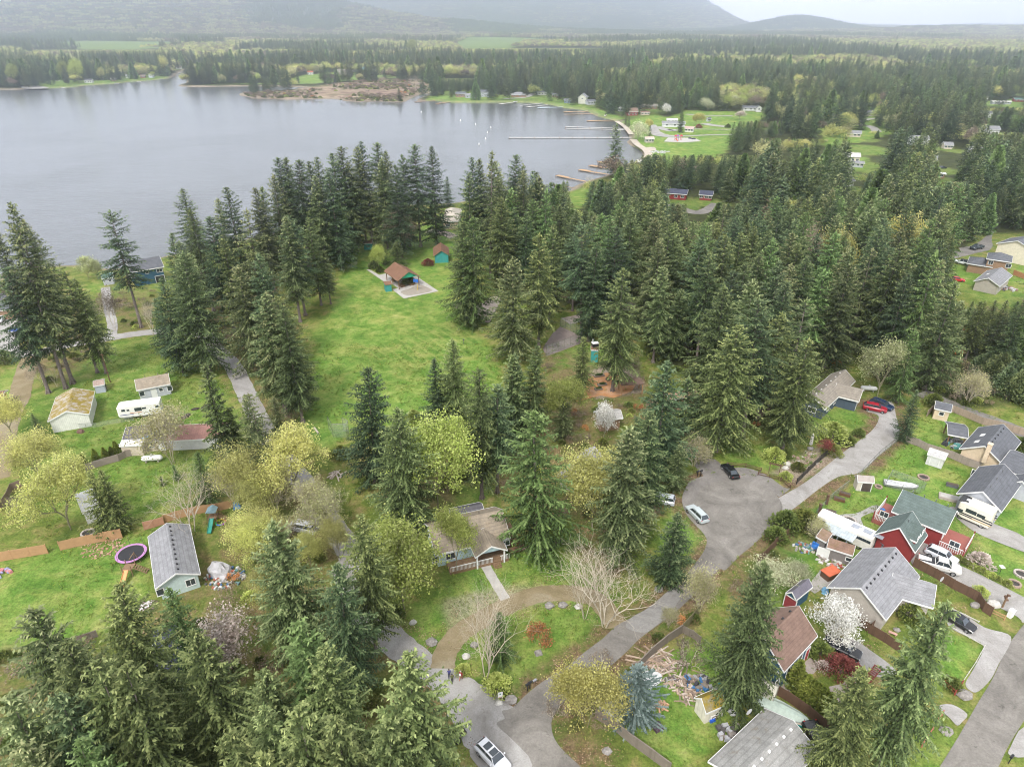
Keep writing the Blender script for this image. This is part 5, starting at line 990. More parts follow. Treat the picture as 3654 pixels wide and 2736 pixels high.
# trailer home, motorhome, bus
def boxy(name, label, cat, a, b, W_, H_, z0, col, wins_, wheels, stripes=(), nose=0, cab=None):
    A, B_ = Vector(G(*a)), Vector(G(*b)); c = (A+B_)/2; L = (B_-A).length; root = empty(name, (c.x, c.y, 0), math.atan2((B_-A).y, (B_-A).x), label, cat); w = W_/2
    st = [(-L/2, .9, .06), (-L/2+.15, 1, 0), (L/2-.9, 1, 0), (L/2-.2, .98, nose*.35), (L/2, .9, nose)]; m = MB()
    m.loft([[(x, -w*k, z0+dz*1.2), (x, -w*k, H_-.18-dz*.5), (x, -w*k*.9, H_-dz*.6), (x, w*k*.9, H_-dz*.6), (x, w*k, H_-.18-dz*.5), (x, w*k, z0+dz*1.2)] for x, k, dz in st]); m.build('body', col, root)
    for s in (-1, 1):
        for x, z, ww, hh in wins_: m = MB(); m.box(x*L, s*(w+.015), z, ww, .03, hh); m.build('window', GLASS, root)
        for x, z, ww, hh, mt in stripes: m = MB(); m.box(x*L, s*(w+.008), z, ww, .02, hh); m.build('stripe', mt, root)
        for x in wheels: wheel(root, x*L, s*(w-.14), .42, .25)
    for x in (-.25, .1, .3): m = MB(); m.box(x*L, .2, H_, .8, .7, .16, 0, .2, .2); m.build('roof_hatch', WHITE, root)
    return root, L
TRW = paint((.72, .71, .68), .4, .12)
boxy('travel_trailer', 'long white fifth-wheel trailer with dark windows below the grey cabin', 'trailer', (20, 1290, 270), (20, 955, 315), 2.6, 3.4, .7, TRW, [(.36, 2.2, .7, .5), (.25, 2.2, .5, .35), (.02, 1.9, 1.4, .8), (-.12, 2.2, .8, .4), (-.42, 2.2, .7, .5)], [-.1, -.2], [(.08, 1.55, 2.4, .12, paint((.5, .2, .05))), (.3, 1.3, 2.6, .14, paint((.05, .08, .2))), (-.25, 1.4, 2.0, .1, paint((.3, .3, .32)))], .5)
r, L = boxy('motorhome', 'white motorhome with black and gold swooshes beside the pale grey house', 'motorhome', (23, 1935, 1175), (23, 1680, 1065), 2.6, 3.5, .5, paint((.74, .70, .60), .35, .08), [(.1, 1.9, 1.6, .7), (-.2, 1.9, 1.2, .6), (.42, 1.3, .9, .7)], [-.3, .36], [(-.05, 1.3, 5.2, .22, BLACK), (-.25, .95, 3.2, .16, paint((.45, .33, .15))), (.22, 1.0, 2.0, .18, BLACK), (-.4, 1.75, 1.5, .2, BLACK)], .75)
m = MB(); m.box(L*.40, 0, 3.3, 1.6, 2.3, .28, 0, .3, .2); m.build('cab_cap', BLACK, r)
r, L = boxy('old_bus', 'long white converted school bus behind the brown sheds', 'bus', (23, 1005, 1355), (23, 575, 1160), 2.5, 3.1, .6, paint((.70, .68, .62), .5, .15), [(-.44+i*.072, 1.95, .62, .5) for i in range(13)], [-.3, .34])
for i in range(3): m = MB(); m.box(-L*.25-i*1.7+.8, 0, 3.13, 1.4, 1.0, .06); m.build('solar_panel', paint((.3, .32, .36), .3), r)
m = MB(); m.box(L*.12, 2.2, 2.5, 3.6, 2.0, .06); m.box(-L*.05, 2.4, 2.45, 3.4, 2.2, .06)
for x in (L*.25, L*.02, -L*.14): m.box(x, 3.2, 0, .1, .1, 2.45)
m.build('awning', roofing((.45, .5, .52), 0, True), r)
# boats
def boat(name, label, rc, x, y, L, rz, hull, z=None, cover=None, cat='boat'):
    p = G(rc, x, y, WATER_Z if z is None else z); root = empty(name, (p[0], p[1], (WATER_Z if z is None else z)-.05), rz, label, cat); w = L*.17
    st = [(-.5, .85, .0), (-.45, .95, 0), (0, 1, 0), (.3, .8, .05), (.45, .4, .18), (.5, .05, .3)]; m = MB()
    m.loft([[(L*f, -w*k, .55+dz), (L*f, -w*k*.75, .1+dz), (L*f, 0, -.1+dz*1.6), (L*f, w*k*.75, .1+dz), (L*f, w*k, .55+dz)] for f, k, dz in st]); m.build('hull', hull, root)
    m = MB(); m.loft([[(L*f, -w*k*.9, .57+dz), (L*f, -w*k*.3, .62+dz+(.35 if cover and abs(f) < .4 else 0)), (L*f, w*k*.3, .62+dz+(.35 if cover and abs(f) < .4 else 0)), (L*f, w*k*.9, .57+dz)] for f, k, dz in st[1:5]]); m.build('cover' if cover else 'deck', cover or paint((.5, .45, .38)), root)
    if not cover: m = MB(); m.box(L*.08, 0, .6, .08, w*1.2, .45, 0, 0, .2); m.build('windscreen', GLASS, root)
    return root
boat('motor_boat', 'white and red boat at the far left shore', 0, 920, 660, 7, .1, WHITE); boat('motor_boat', 'small white boat near the round cedar on the far left shore', 0, 1095, 648, 6, .2, WHITE); boat('motor_boat', 'silver boat near the channel on the far left shore', 0, 1267, 628, 6, .3, CHROME)
boat('motor_boat', 'green-hulled boat at the docks of the far right shore', 2, 655, 880, 7, .3, paint((.1, .22, .15))); boat('rowing_boat', 'pale upturned dinghy on the far right shore', 1, 2075, 805, 5, .5, WHITE, z=.1); boat('rowing_boat', 'white dinghy on the grass near the shed on the far right shore', 2, 795, 912, 5, 1.2, WHITE, z=.1)
boat('covered_boat', 'boat under a pale green cover beside the bottom house', 33, 290, 1215, 6.5, -.62, paint((.4, .45, .42)), z=.3, cover=paint((.42, .50, .44), .6, .25)); boat('canoe', 'teal canoe full of paddles beside the black pickup', 33, 450, 1325, 3.0, -.35, paint((.02, .3, .28)), z=.1)
boat('covered_boat', 'boat under a silver tarpaulin inside the wire dog run', 23, 1235, 850, 5.6, -.3, paint((.35, .35, .36)), z=.3, cover=paint((.55, .55, .57), .5, .2))
boat('motor_boat', 'white boat with a cover on the far left lawn by the slip', 0, 455, 640, 7, .1, WHITE, z=.6)
# docks
DK = paint((.52, .50, .47), .9, .3); DKB = paint((.42, .27, .15), .9, .3)
def dock(label, a, b, w=2.2, mat=DK, head=0):
    A, B_ = Vector(G(*a, WATER_Z)), Vector(G(*b, WATER_Z)); c = (A+B_)/2; L = (B_-A).length; root = empty('dock', (c.x, c.y, WATER_Z), math.atan2((B_-A).y, (B_-A).x), label, 'dock', 'docks round the lake')
    m = MB(); m.box(0, 0, .45, L, w, .16)
    if head: m.box(-L/2+head/2, w*.7, .45, head, w*1.6, .17)
    m.build('planking', mat, root); n = max(2, int(L/9))
    for i in range(n+1):
        for s in (-1, 1):
            m = MB(); m.tube((-L/2+.3+(L-.6)*i/n, s*w*.52, -2.5), (-L/2+.3+(L-.6)*i/n, s*w*.52, .9), .13, .13, 6); m.build('pile', WOOD, root)
for i, (lab, a, b, w_, mt, hd) in enumerate([('longest white dock, reaching far out into the bay', (2, 35, 1090), (2, 1030, 1090), 2.4, DK, 0), ('upper of two parallel pale docks above the longest one', (2, 480, 1004), (2, 960, 1020), 1.8, DK, 0), ('lower of two parallel pale docks above the longest one', (2, 480, 1018), (2, 975, 1030), 1.8, DK, 0),
    ('reddish dock at the shrubby point above the pale docks', (2, 655, 960), (2, 890, 952), 2.2, DKB, 12), ('lower one of the two brown docks near the green boat', (2, 472, 907), (2, 700, 902), 2.0, DKB, 0), ('upper one of the two brown docks near the green boat', (2, 472, 889), (2, 660, 884), 2.2, DKB, 9),
    ('pale blue dock with moored boats off the right shore', (2, 268, 856), (2, 480, 848), 3.5, paint((.4, .47, .5)), 14), ('grey dock left of the pale blue one', (2, 185, 849), (2, 340, 832), 2.2, DK, 8), ('leftmost thin grey dock below the pavilion house', (2, 125, 837), (2, 300, 818), 1.8, DK, 0),
    ('dark dock at the mouth of the channel', (1, 1287, 809), (1, 1440, 798), 2.0, WOOD, 10), ('short reddish dock right of the channel', (1, 1460, 822), (1, 1570, 806), 2.0, DKB, 8), ('pale dock at the middle of the right shore', (1, 1960, 826), (1, 2080, 808), 2.0, DK, 8),
    ('topmost orange dock near the round evergreen', (2, 738, 1284), (2, 870, 1300), 2.0, DKB, 6), ('thin dark dock second from top at the near shore', (2, 750, 1308), (2, 860, 1320), 1.2, WOOD, 0), ('brown dock with a square head at the near shore', (2, 668, 1312), (2, 860, 1340), 1.8, DKB, 8), ('long brown dock third from bottom at the near shore', (2, 587, 1346), (2, 850, 1388), 1.8, DKB, 7),
    ('orange-headed dock second from bottom at the near shore', (2, 408, 1391), (2, 660, 1442), 1.5, DKB, 8), ('thin reddish dock lowest at the near shore', (2, 385, 1465), (2, 580, 1494), 1.2, WOOD, 0), ('small dock at the far left shore near the slip', (0, 470, 690), (0, 520, 700), 2, DK, 0), ('angled dock with a white float at the far left corner', (0, 200, 706), (0, 265, 700), 2.5, DK, 0),
    ('dock in front of the white house on the far left shore', (0, 575, 678), (0, 650, 682), 2, DKB, 0), ('dock beyond the grey gabled boathouse', (0, 1330, 605), (0, 1425, 600), 2, WOOD, 0), ('dock with boats where the channel narrows', (0, 1350, 590), (0, 1445, 570), 2.5, DK, 0)]): dock(lab, a, b, w_, mt, hd)
for i, (x, y) in enumerate([(1332, 888), (1641, 955), (1761, 985), (1880, 1010), (1853, 1050), (1839, 1099), (1787, 1143)]):
    p = G(1, x, y, WATER_Z); m = MB(); m.loft([[(r_*math.cos(k*PI/4), r_*math.sin(k*PI/4), z) for k in range(8)] for r_, z in ((.28, -.2), (.42, .1), (.42, .7), (.25, 1.2), (.1, 1.6))]); o = m.build('buoy', WHITE); o.location = (p[0], p[1], WATER_Z)
    tag(o, '%s of the seven white buoys, counted from the channel toward the shore row' % ['first', 'second', 'third', 'fourth', 'fifth', 'sixth', 'seventh'][i], 'buoy', 'white buoys on the lake')
ground = fan_grid()
def ground_mat():
    m, nt, b = newmat('grass_and_soil', .95, .1)
    a = N(nt, 'ShaderNodeAttribute', attribute_name='zone_a'); z = N(nt, 'ShaderNodeAttribute', attribute_name='zone_b')
    sa = N(nt, 'ShaderNodeSeparateColor'); nt.links.new(a.outputs['Color'], sa.inputs[0])
    sz = N(nt, 'ShaderNodeSeparateColor'); nt.links.new(z.outputs['Color'], sz.inputs[0])
    n_big = noise(nt, .045, 5, .65, 'World', .6); n_mid = noise(nt, .28, 6, .72, 'World', .4); n_fine = noise(nt, 2.6, 5, .75, 'World'); n_b2 = noise(nt, .11, 5, .7, 'World', 1)
    lawn = ramp(nt, n_mid, [(.28, (.055, .125, .02)), (.44, (.10, .195, .032)), (.58, (.155, .245, .05)), (.72, (.245, .30, .085)), (.85, (.35, .33, .13))])
    yel = ramp(nt, n_mid, [(.3, (.19, .22, .045)), (.55, (.33, .31, .10)), (.75, (.43, .36, .17))])
    lawn = mix(nt, ramp(nt, n_b2, [(.46, g3(0)), (.66, g3(.6))]), lawn, yel)
    rough_ = ramp(nt, n_mid, [(.3, (.06, .10, .02)), (.48, (.13, .17, .035)), (.6, (.22, .20, .07)), (.75, (.28, .2, .11))])
    base = mix(nt, sa.outputs[0], rough_, lawn)
    lit = ramp(nt, noise(nt, .9, 6, .8, 'World'), [(.3, (.05, .038, .024)), (.5, (.14, .095, .055)), (.66, (.25, .175, .11)), (.8, (.33, .27, .19))])
    litk = mth(nt, 'MULTIPLY', sa.outputs[1], ramp(nt, n_mid, [(.36, g3(.1)), (.56, g3(1))]))
    base = mix(nt, litk, base, lit)
    dirt = ramp(nt, n_fine, [(.3, (.2, .15, .11)), (.7, (.40, .33, .27))])
    base = mix(nt, sa.outputs[2], base, dirt)
    fl = ramp(nt, n_mid, [(.35, (.028, .032, .014)), (.6, (.06, .07, .024)), (.8, (.11, .10, .045))])
    base = mix(nt, sz.outputs[0], base, fl)
    msh = ramp(nt, noise(nt, .022, 6, .72, 'World', 1.5), [(.40, (.11, .12, .045)), (.45, (.19, .135, .095)), (.5, (.33, .26, .175)), (.54, (.22, .155, .115)), (.60, (.15, .09, .075))])
    base = mix(nt, sz.outputs[1], base, msh)
    shore = ramp(nt, n_fine, [(.3, (.15, .12, .09)), (.7, (.32, .27, .2))])
    base = mix(nt, sz.outputs[2], base, shore)
    base = mix(nt, .9, base, ramp(nt, n_fine, [(.28, g3(.45)), (.5, g3(1)), (.74, g3(1.5))]), 'MULTIPLY')
    base = mix(nt, .7, base, ramp(nt, noise(nt, .75, 7, .8, 'World', .5), [(.34, g3(.5)), (.46, g3(.98)), (.6, g3(1.05)), (.72, g3(1.35))]), 'MULTIPLY')
    specks = ramp(nt, noise(nt, 1.7, 3, .9, 'World'), [(.66, g3(0)), (.72, g3(.55))]); base = mix(nt, specks, base, (.24, .17, .09))
    base = mix(nt, .6, base, ramp(nt, n_big, [(.3, g3(.72)), (.7, g3(1.28))]), 'MULTIPLY')
    sp = N(nt, 'ShaderNodeSeparateXYZ'); gg = N(nt, 'ShaderNodeNewGeometry'); nt.links.new(gg.outputs['Position'], sp.inputs[0])
    wv = mth(nt, 'SINE', mth(nt, 'ADD', mth(nt, 'MULTIPLY', sp.outputs['X'], 2.1), mth(nt, 'ADD', mth(nt, 'MULTIPLY', sp.outputs['Y'], 1.5), mth(nt, 'MULTIPLY', n_mid, 5.0))))
    base = mix(nt, mth(nt, 'MULTIPLY', mth(nt, 'MULTIPLY', ramp(nt, wv, [(.3, g3(0)), (.9, g3(1))]), z.outputs['Alpha']), .2), base, (.40, .38, .14))
    nt.links.new(base, b.inputs['Base Color'])
    bump(nt, b, n_fine, .8, .18)
    return m
ground.data.materials.append(ground_mat())
# ================================================================ fences, yards, street furniture
def wiremat():
    m, nt, b = newmat('wire_mesh', .5, .4); b.inputs['Base Color'].default_value = (.42, .46, .45, 1); b.inputs['Alpha'].default_value = .2; return m
WIRE = wiremat()
def fence(label, pts, h, mat=WOOD_G, kind='board', name=None, step=2.4, post=None, group=None, cat='fence', top=False):
    P_ = [Vector(G(*p)) for p in pts]; root = empty(name or {'board': 'board_fence', 'wire': 'wire_fence', 'rail': 'rail_fence'}[kind], (P_[0].x, P_[0].y, 0), 0, label, cat, group); o0 = P_[0]; pn = 0
    panel = MB()
    for a, b in zip(P_[:-1], P_[1:]):
        d = b-a; L = d.length; n = max(1, round(L/step)); rz = math.atan2(d.y, d.x)
        for i in range(n):
            c = a+d*((i+.5)/n)-o0; l = L/n
            if kind == 'board':
                dh = rnd.uniform(-.04, .04)
                panel.box(c.x, c.y, .05, l-.02, .05, h+dh, rz)
                if top: panel.box(c.x, c.y, h+.05+dh, l, .14, .05, rz)
            elif kind == 'wire':
                panel.quad((a.x-o0.x+d.x*i/n, a.y-o0.y+d.y*i/n, .02), (a.x-o0.x+d.x*(i+1)/n, a.y-o0.y+d.y*(i+1)/n, .02), (a.x-o0.x+d.x*(i+1)/n, a.y-o0.y+d.y*(i+1)/n, h), (a.x-o0.x+d.x*i/n, a.y-o0.y+d.y*i/n, h))
            else:
                for z in (h*.35, h*.85): panel.box(c.x, c.y, z, l, .06, .12, rz)
        for i in range(n+1):
            if i == n and b is not P_[-1]: continue
            c = a+d*(i/n)-o0; m = MB()
            if kind == 'wire': m.tube((c.x, c.y, 0), (c.x, c.y, h+.05), .035, .035, 5)
            else: m.box(c.x, c.y, 0, .12, .12, h+.12, rz)
            pn += 1
            if pn < 60: m.build('post', post or (CHROME if kind == 'wire' else mat), root)
        if kind == 'wire': r = MB(); u, v = a-o0, b-o0; r.tube((u.x, u.y, h), (v.x, v.y, h), .025, .025, 4); r.build('rail', CHROME, root)
    panel.build({'board': 'panel', 'wire': 'wire_panel', 'rail': 'rail'}[kind], WIRE if kind == 'wire' else mat, root); return root
fence('dark solid fence running down from the golden tree to the bottom edge', [(32, 715, 1275), (32, 830, 1340), (32, 1000, 1480), (32, 1180, 1610), (32, 1300, 1700)], 1.7, WOOD_G, top=True)
fence('dark fence with a pale top rail between the road and the debris yard', [(32, 1040, 905), (32, 1160, 780), (32, 1280, 680), (32, 1400, 600)], 1.6, WOOD_G, top=True)
fence('olive board fence under the road-side budding tree', [(32, 1400, 600), (32, 1450, 545), (32, 1530, 450)], 1.8, siding((.2, .18, .1), True, 6)); fence('short low fence closing the debris yard behind the corner post', [(32, 1400, 600), (32, 1480, 640), (32, 1540, 690)], 1.4, WOOD_G)
fence('brown board fence by the road below the brambles', [(33, 110, 60), (23, 150, 1430), (23, 240, 1330), (23, 340, 1250)], 1.7, WOOD_B)
fence('dark mesh fence along the flower bed and the lane', [(23, 415, 832), (23, 500, 745), (23, 600, 650), (23, 700, 570), (23, 787, 520)], 1.3, BLACK, 'board', 'mesh_fence')
fence('low rustic rail fence curving round the turning circle', [(22, 1750, 690), (22, 1900, 700), (22, 2020, 735), (23, 110, 765), (23, 200, 785), (23, 290, 810), (23, 365, 868)], .8, WOOD_B, 'rail')
fence('weathered board fence between the cream shed and the back road', [(23, 1440, 300), (23, 1500, 245), (23, 1650, 270), (23, 1750, 310), (23, 1880, 365), (23, 1990, 390), (23, 2208, 450)], 1.6, siding((.34, .27, .21), True, 5))
fence('grey board fence behind the white shed', [(23, 1270, 500), (23, 1370, 535), (23, 1440, 570), (23, 1620, 625), (23, 1740, 680), (23, 1850, 720)], 1.6, siding((.33, .28, .24), True, 5))
fence('chain-link fence along the gravel lane', [(23, 1205, 505), (23, 1060, 620), (23, 935, 750), (23, 880, 800)], 1.4, kind='wire'); fence('chain-link fence with a gate from the tool shed to the brick posts', [(23, 820, 850), (23, 740, 910), (23, 660, 980), (23, 610, 1040), (23, 560, 1090)], 1.3, kind='wire')
for i, (x, y) in enumerate([(650, 990), (590, 1060)]): p = G(23, x, y); m = MB(); m.box(0, 0, 0, .35, .35, 1.9); m.box(0, 0, 1.9, .45, .45, .1); o = m.build('gate_post', WOOD_B); o.location = (*p, 0); tag(o, '%s red-brown gate post by the gravel lane' % ('upper', 'lower')[i], 'gate post')
fence('wire dog run round the covered boat', [(23, 1115, 850), (23, 1160, 770), (23, 1400, 860), (23, 1420, 880), (23, 1385, 910), (23, 1240, 890), (23, 1115, 850)], 1.5, kind='wire')
fence('long brown board fence beside the pickup drive', [(33, 1330, 75), (33, 1500, 165), (33, 1640, 250), (33, 1760, 310), (33, 1830, 350), (33, 1880, 430), (33, 1940, 470)], 1.7, WOOD_B)
fence('low pale split-rail fence at the end of the brown fence', [(33, 1945, 450), (33, 2050, 500)], .9, WOOD_N, 'rail')
fence('brown fence between the blossom tree lawn and the grey house', [(33, 780, 470), (33, 870, 520), (33, 980, 600), (33, 1100, 670), (33, 1220, 750)], 1.6, WOOD_B); fence('fence spur by the grey house porch', [(33, 980, 600), (33, 1020, 560)], 1.6, WOOD_B)
fence('dark fence behind the clipped hedge columns', [(33, 210, 1060), (33, 330, 1130), (33, 500, 1250), (33, 640, 1370), (33, 720, 1430)], 1.7, WOOD_B)
fence('short brown fence behind the cream-flowering trees', [(33, 340, 180), (33, 385, 245), (33, 420, 262)], 1.5, WOOD_B)
fence('grey board fence below the row of small arborvitae', [(20, 680, 728), (20, 800, 690), (20, 940, 650), (20, 1000, 620), (20, 1080, 600)], 1.5, siding((.3, .25, .22), True, 5))
fence('tan picket fence between the fire pit and the round trampoline', [(20, 480, 1355), (20, 700, 1305), (20, 965, 1255)], 1.8, WOOD_N); fence('tan picket fence at the left edge of the bright lawn', [(20, -60, 1455), (20, 100, 1425), (20, 380, 1378)], 1.8, WOOD_N)
fence('red-stained fence behind the grey-roofed house', [(20, 1140, 1195), (20, 1210, 1175), (20, 1295, 1150)], 1.6, siding((.42, .22, .14), True, 5)); fence('tan fence behind the bare maple running to the play yard', [(20, 1300, 1140), (20, 1400, 1105), (20, 1560, 1065), (20, 1720, 1045), (20, 1850, 1015)], 1.6, WOOD_N)
fence('old leaning fence at the left edge below the yellow maples', [(20, 0, 1050), (20, 60, 960), (20, 95, 880), (20, 170, 850)], 1.4, siding((.27, .2, .16), True, 5)); fence('thin wire fence between the white barn and the lawn', [(20, 420, 400), (20, 600, 395), (20, 760, 385), (20, 860, 365), (20, 1060, 330)], 1.1, kind='wire')
fence('tall wire fence round the tennis court', [(12, 330, 1255), (12, 470, 1205), (12, 615, 1150), (12, 612, 1105), (12, 520, 1060), (12, 440, 1025)], 2.8, kind='wire'); fence('wire fence left of the park shelter by the trees', [(11, 700, 572), (11, 765, 572), (11, 828, 545)], 1.6, kind='wire')
fence('plank fence in the bottom left wood clearing', [(30, 600, 680), (30, 680, 660), (30, 770, 630)], 1.2, WOOD_G); fence('brown fence between the trunks at the bottom left', [(30, 920, 1560), (30, 1050, 1590), (30, 1200, 1560)], 1.2, WOOD_B)
fence('orange fence of the brown two-storey house', [(13, 1775, 588), (13, 1840, 605), (13, 1900, 612)], 1.7, siding((.5, .25, .13), True, 5)); fence('orange fence at the right of the grey bungalow', [(13, 2120, 620), (13, 2208, 655)], 1.7, siding((.5, .25, .13), True, 5))
fence('red slatted fence standing by the roadside planter', [(33, 1575, 1010), (33, 1660, 1090), (33, 1715, 1010)], .8, paint((.3, .06, .05)), 'rail'); fence('dark plank border on top of the roadside planter', [(33, 1590, 950), (33, 1715, 1005)], .5, WOOD_G)
fence('low red fence at the roadside, lower right', [(33, 1520, 1310), (33, 1560, 1250)], .9, paint((.34, .13, .09)), 'rail'); fence('broken red fence near the street edge under the giant fir', [(33, 1400, 1500), (33, 1490, 1360)], .9, paint((.34, .13, .09)), 'rail')
fence('low white wall of timber round the dandelion lawn', [(33, 1655, 565), (33, 1780, 640), (33, 1898, 705), (33, 1830, 830), (33, 1715, 1000)], .16, paint((.55, .53, .48)), 'board', 'timber_edging')
fence('white curb beside the black hatchback drive', [(33, 1640, 415), (33, 1740, 460), (33, 1850, 515)], .16, paint((.55, .53, .48)), 'board', 'timber_edging')
a, b = G(33, 875, 1085), G(33, 1050, 890)
for i in range(17):
    t = i/16; x, y = a[0]+(b[0]-a[0])*t, a[1]+(b[1]-a[1])*t; rz = math.atan2(b[1]-a[1], b[0]-a[0]); m = MB(); m.box(0, 0, .5, .12, 1.0, .1); m.box(0, .4, 0, .1, .1, .55); m.box(0, -.4, 0, .1, .1, .55); o = m.build('picket', paint((.27, .07, .06), .7, .3)); o.location = (x, y, 0); o.rotation_euler = (0, 0, rz)
    tag(o, '%s dark red picket by the patio, from its lower end' % (ORDS[i] if 'ORDS' in globals() else ('first second third fourth fifth sixth seventh eighth ninth tenth eleventh twelfth thirteenth fourteenth fifteenth sixteenth seventeenth'.split()[i])), 'picket', 'dark red pickets beside the patio')
# batting cage
p0 = G(21, 640, 462); cg = empty('batting_cage', p0, 0, 'wire backstop cage on the near left corner of the park lawn', 'cage'); q_ = [Vector(G(21, *c))-Vector(p0) for c in ((605, 400), (640, 462), (750, 465), (765, 440), (720, 410))]
m = MB()
for a in q_: m.tube((a.x, a.y, 0), (a.x, a.y, 3.2), .05, .05, 5)
m.build('post', CHROME, cg); m = MB()
for a, b in zip(q_[:-1], q_[1:]): m.tube((a.x, a.y, 3.2), (b.x, b.y, 3.2), .04, .04, 5); m.tube((a.x, a.y, 1.6), (b.x, b.y, 1.6), .03, .03, 5)
m.build('rail', CHROME, cg); m = MB()
for a, b in zip(q_[:-1], q_[1:]): m.quad((a.x, a.y, 0), (b.x, b.y, 0), (b.x, b.y, 3.2), (a.x, a.y, 3.2))
m.build('wire_panel', WIRE, cg)
# trampolines
def trampoline(label, rc, x, y, R_, pad, net=True):
    p = G(rc, x, y, .8); root = empty('trampoline', (p[0], p[1], 0), 0, label, 'trampoline'); n = 28; c = lambda r, i, z: (r*math.cos(2*PI*i/n), r*math.sin(2*PI*i/n), z)
    m = MB(); m.add([c(R_*.82, i, .80) for i in range(n)] + [c(R_*.82, i, .78) for i in range(n)], [tuple(range(n)), tuple(range(2*n-1, n-1, -1))] + [(i, n+i, n+(i+1) % n, (i+1) % n) for i in range(n)]); m.build('mat', paint((.03, .03, .035), .7), root)
    m = MB(); m.add([c(R_*.82, i, .83) for i in range(n)] + [c(R_, i, .83) for i in range(n)] + [c(R_*.82, i, .76) for i in range(n)] + [c(R_, i, .76) for i in range(n)], [(i, n+i, n+(i+1) % n, (i+1) % n) for i in range(n)] + [(n+i, 3*n+i, 3*n+(i+1) % n, n+(i+1) % n) for i in range(n)]); m.build('pad', pad, root)
    for i in range(6):
        a = i*PI/3; m = MB(); m.tube((R_*.95*math.cos(a), R_*.95*math.sin(a), 0), (R_*.95*math.cos(a), R_*.95*math.sin(a), 2.4 if net else .8), .03, .03, 5); m.build('leg', CHROME, root)
trampoline('round trampoline with a purple pad on the bright left lawn', 20, 1032, 1375, 2.3, paint((.45, .22, .45), .6)); 
p = G(10, 160, 1110); tr = empty('garden_swing', p, .1, 'blue-canopied frame swing on the island between the left lanes', 'swing'); m = MB(); m.add([(-1.9, -.9, 2.2), (1.9, -.9, 2.2), (1.9, .9, 2.6), (-1.9, .9, 2.6), (-1.9, -.9, 2.12), (1.9, -.9, 2.12), (1.9, .9, 2.52), (-1.9, .9, 2.52)], [(0, 1, 2, 3), (7, 6, 5, 4), (0, 4, 5, 1), (1, 5, 6, 2), (2, 6, 7, 3), (3, 7, 4, 0)]); m.build('canopy', paint((.05, .10, .32), .6), tr)
for sx in (-1, 1):
    for sy in (-1, 1): m = MB(); m.tube((sx*1.8, sy*.9, 0), (sx*1.8, sy*.8, 2.3), .04, .04, 5); m.build('leg', BLACK, tr)
m = MB(); m.box(0, 0, .5, 2.4, .5, .1); m.box(0, .3, .6, 2.4, .06, .5); m.build('seat', BLACK, tr)
p = G(10, 185, 1050); m = MB(); m.blob((0, 0, 1.0), (1.3, 1.3, 1.1), 3, .1, 12, 8); o = m.build('garden_dome', WHITE, smooth=True); o.location = (*p, 0); tag(o, 'white round-topped cover beside the blue swing at the left lane', 'cover')
# play sets
def playset(label, rc, x, y, rz, slide, roof=None):
    p = G(rc, x, y); root = empty('play_set', p, rz, label, 'play set'); m = MB()
    for sx in (-.7, .7):
        for sy in (-.7, .7): m.box(sx, sy, 0, .1, .1, 2.6 if roof else 2.1)
    m.build('frame', WOOD, root); m = MB(); m.box(0, 0, 1.25, 1.5, 1.5, .08); m.build('platform', WOOD, root)
    m = MB(); m.loft([[(-.3, -.75, 1.3), (.3, -.75, 1.3), (.3, -.75, 1.38), (-.3, -.75, 1.38)], [(-.3, -1.9, .6), (.3, -1.9, .6), (.3, -1.9, .68), (-.3, -1.9, .68)], [(-.3, -3.1, .1), (.3, -3.1, .1), (.3, -3.1, .18), (-.3, -3.1, .18)]])
    for s in (-1, 1): m.loft([[(s*.32, -.75, 1.3), (s*.36, -.75, 1.3), (s*.36, -.75, 1.5), (s*.32, -.75, 1.5)], [(s*.32, -3.1, .1), (s*.36, -3.1, .1), (s*.36, -3.1, .3), (s*.32, -3.1, .3)]])
    m.build('slide', slide, root); m = MB()
    for i in range(6): m.box(1.0+i*.28, .2, 1.15-i*.2, .2, .9, .06)
    for s in (-.25, .65): m.tube((.75, s, 1.3), (2.6, s, .1), .05, .05, 4)
    m.build('ladder', WOOD, root); m = MB(); m.box(0, 1.5, 2.1, .1, 1.7, .1); m.tube((0, 2.3, 2.1), (-.5, 2.5, 0), .05, .05, 5); m.tube((0, 2.3, 2.1), (.5, 2.5, 0), .05, .05, 5); m.build('swing_beam', WOOD, root)
    if roof: m = MB(); m.loft([[(-.85, -.85, 2.5), (.85, -.85, 2.5), (.85, .85, 2.5), (-.85, .85, 2.5)], [(-.1, -.85, 3.0), (.1, -.85, 3.0), (.1, .85, 3.0), (-.1, .85, 3.0)]]); m.build('roof', roof, root)
playset('wooden play set with an orange-tan slide on the left lawn', 20, 1030, 1535, .05, paint((.62, .30, .12), .5)); playset('play tower with a green slide and grey-blue roof behind the bare maple', 20, 1690, 1130, .1, paint((.03, .26, .2), .4), paint((.2, .3, .34), .6))
p = G(20, 1742, 1142); m = MB()
for i, c in enumerate([(.6, .03, .03), (.7, .4, .02), (.6, .6, .05), (.05, .4, .08), (.03, .15, .5), (.3, .05, .4)]):
    for k in range(3): a = (i*3+k)*PI/9; b = a+PI/9; m.mat(paint(c, .5)); m.tube((.8*math.cos(a), .8*math.sin(a), .3), (.8*math.cos(b), .8*math.sin(b), .3), .13, .13, 6)
o = m.build('swing_ring', smooth=False); o.location = (*p, 0); tag(o, 'rainbow-coloured ring beside the green-slide play tower', 'toy ring')
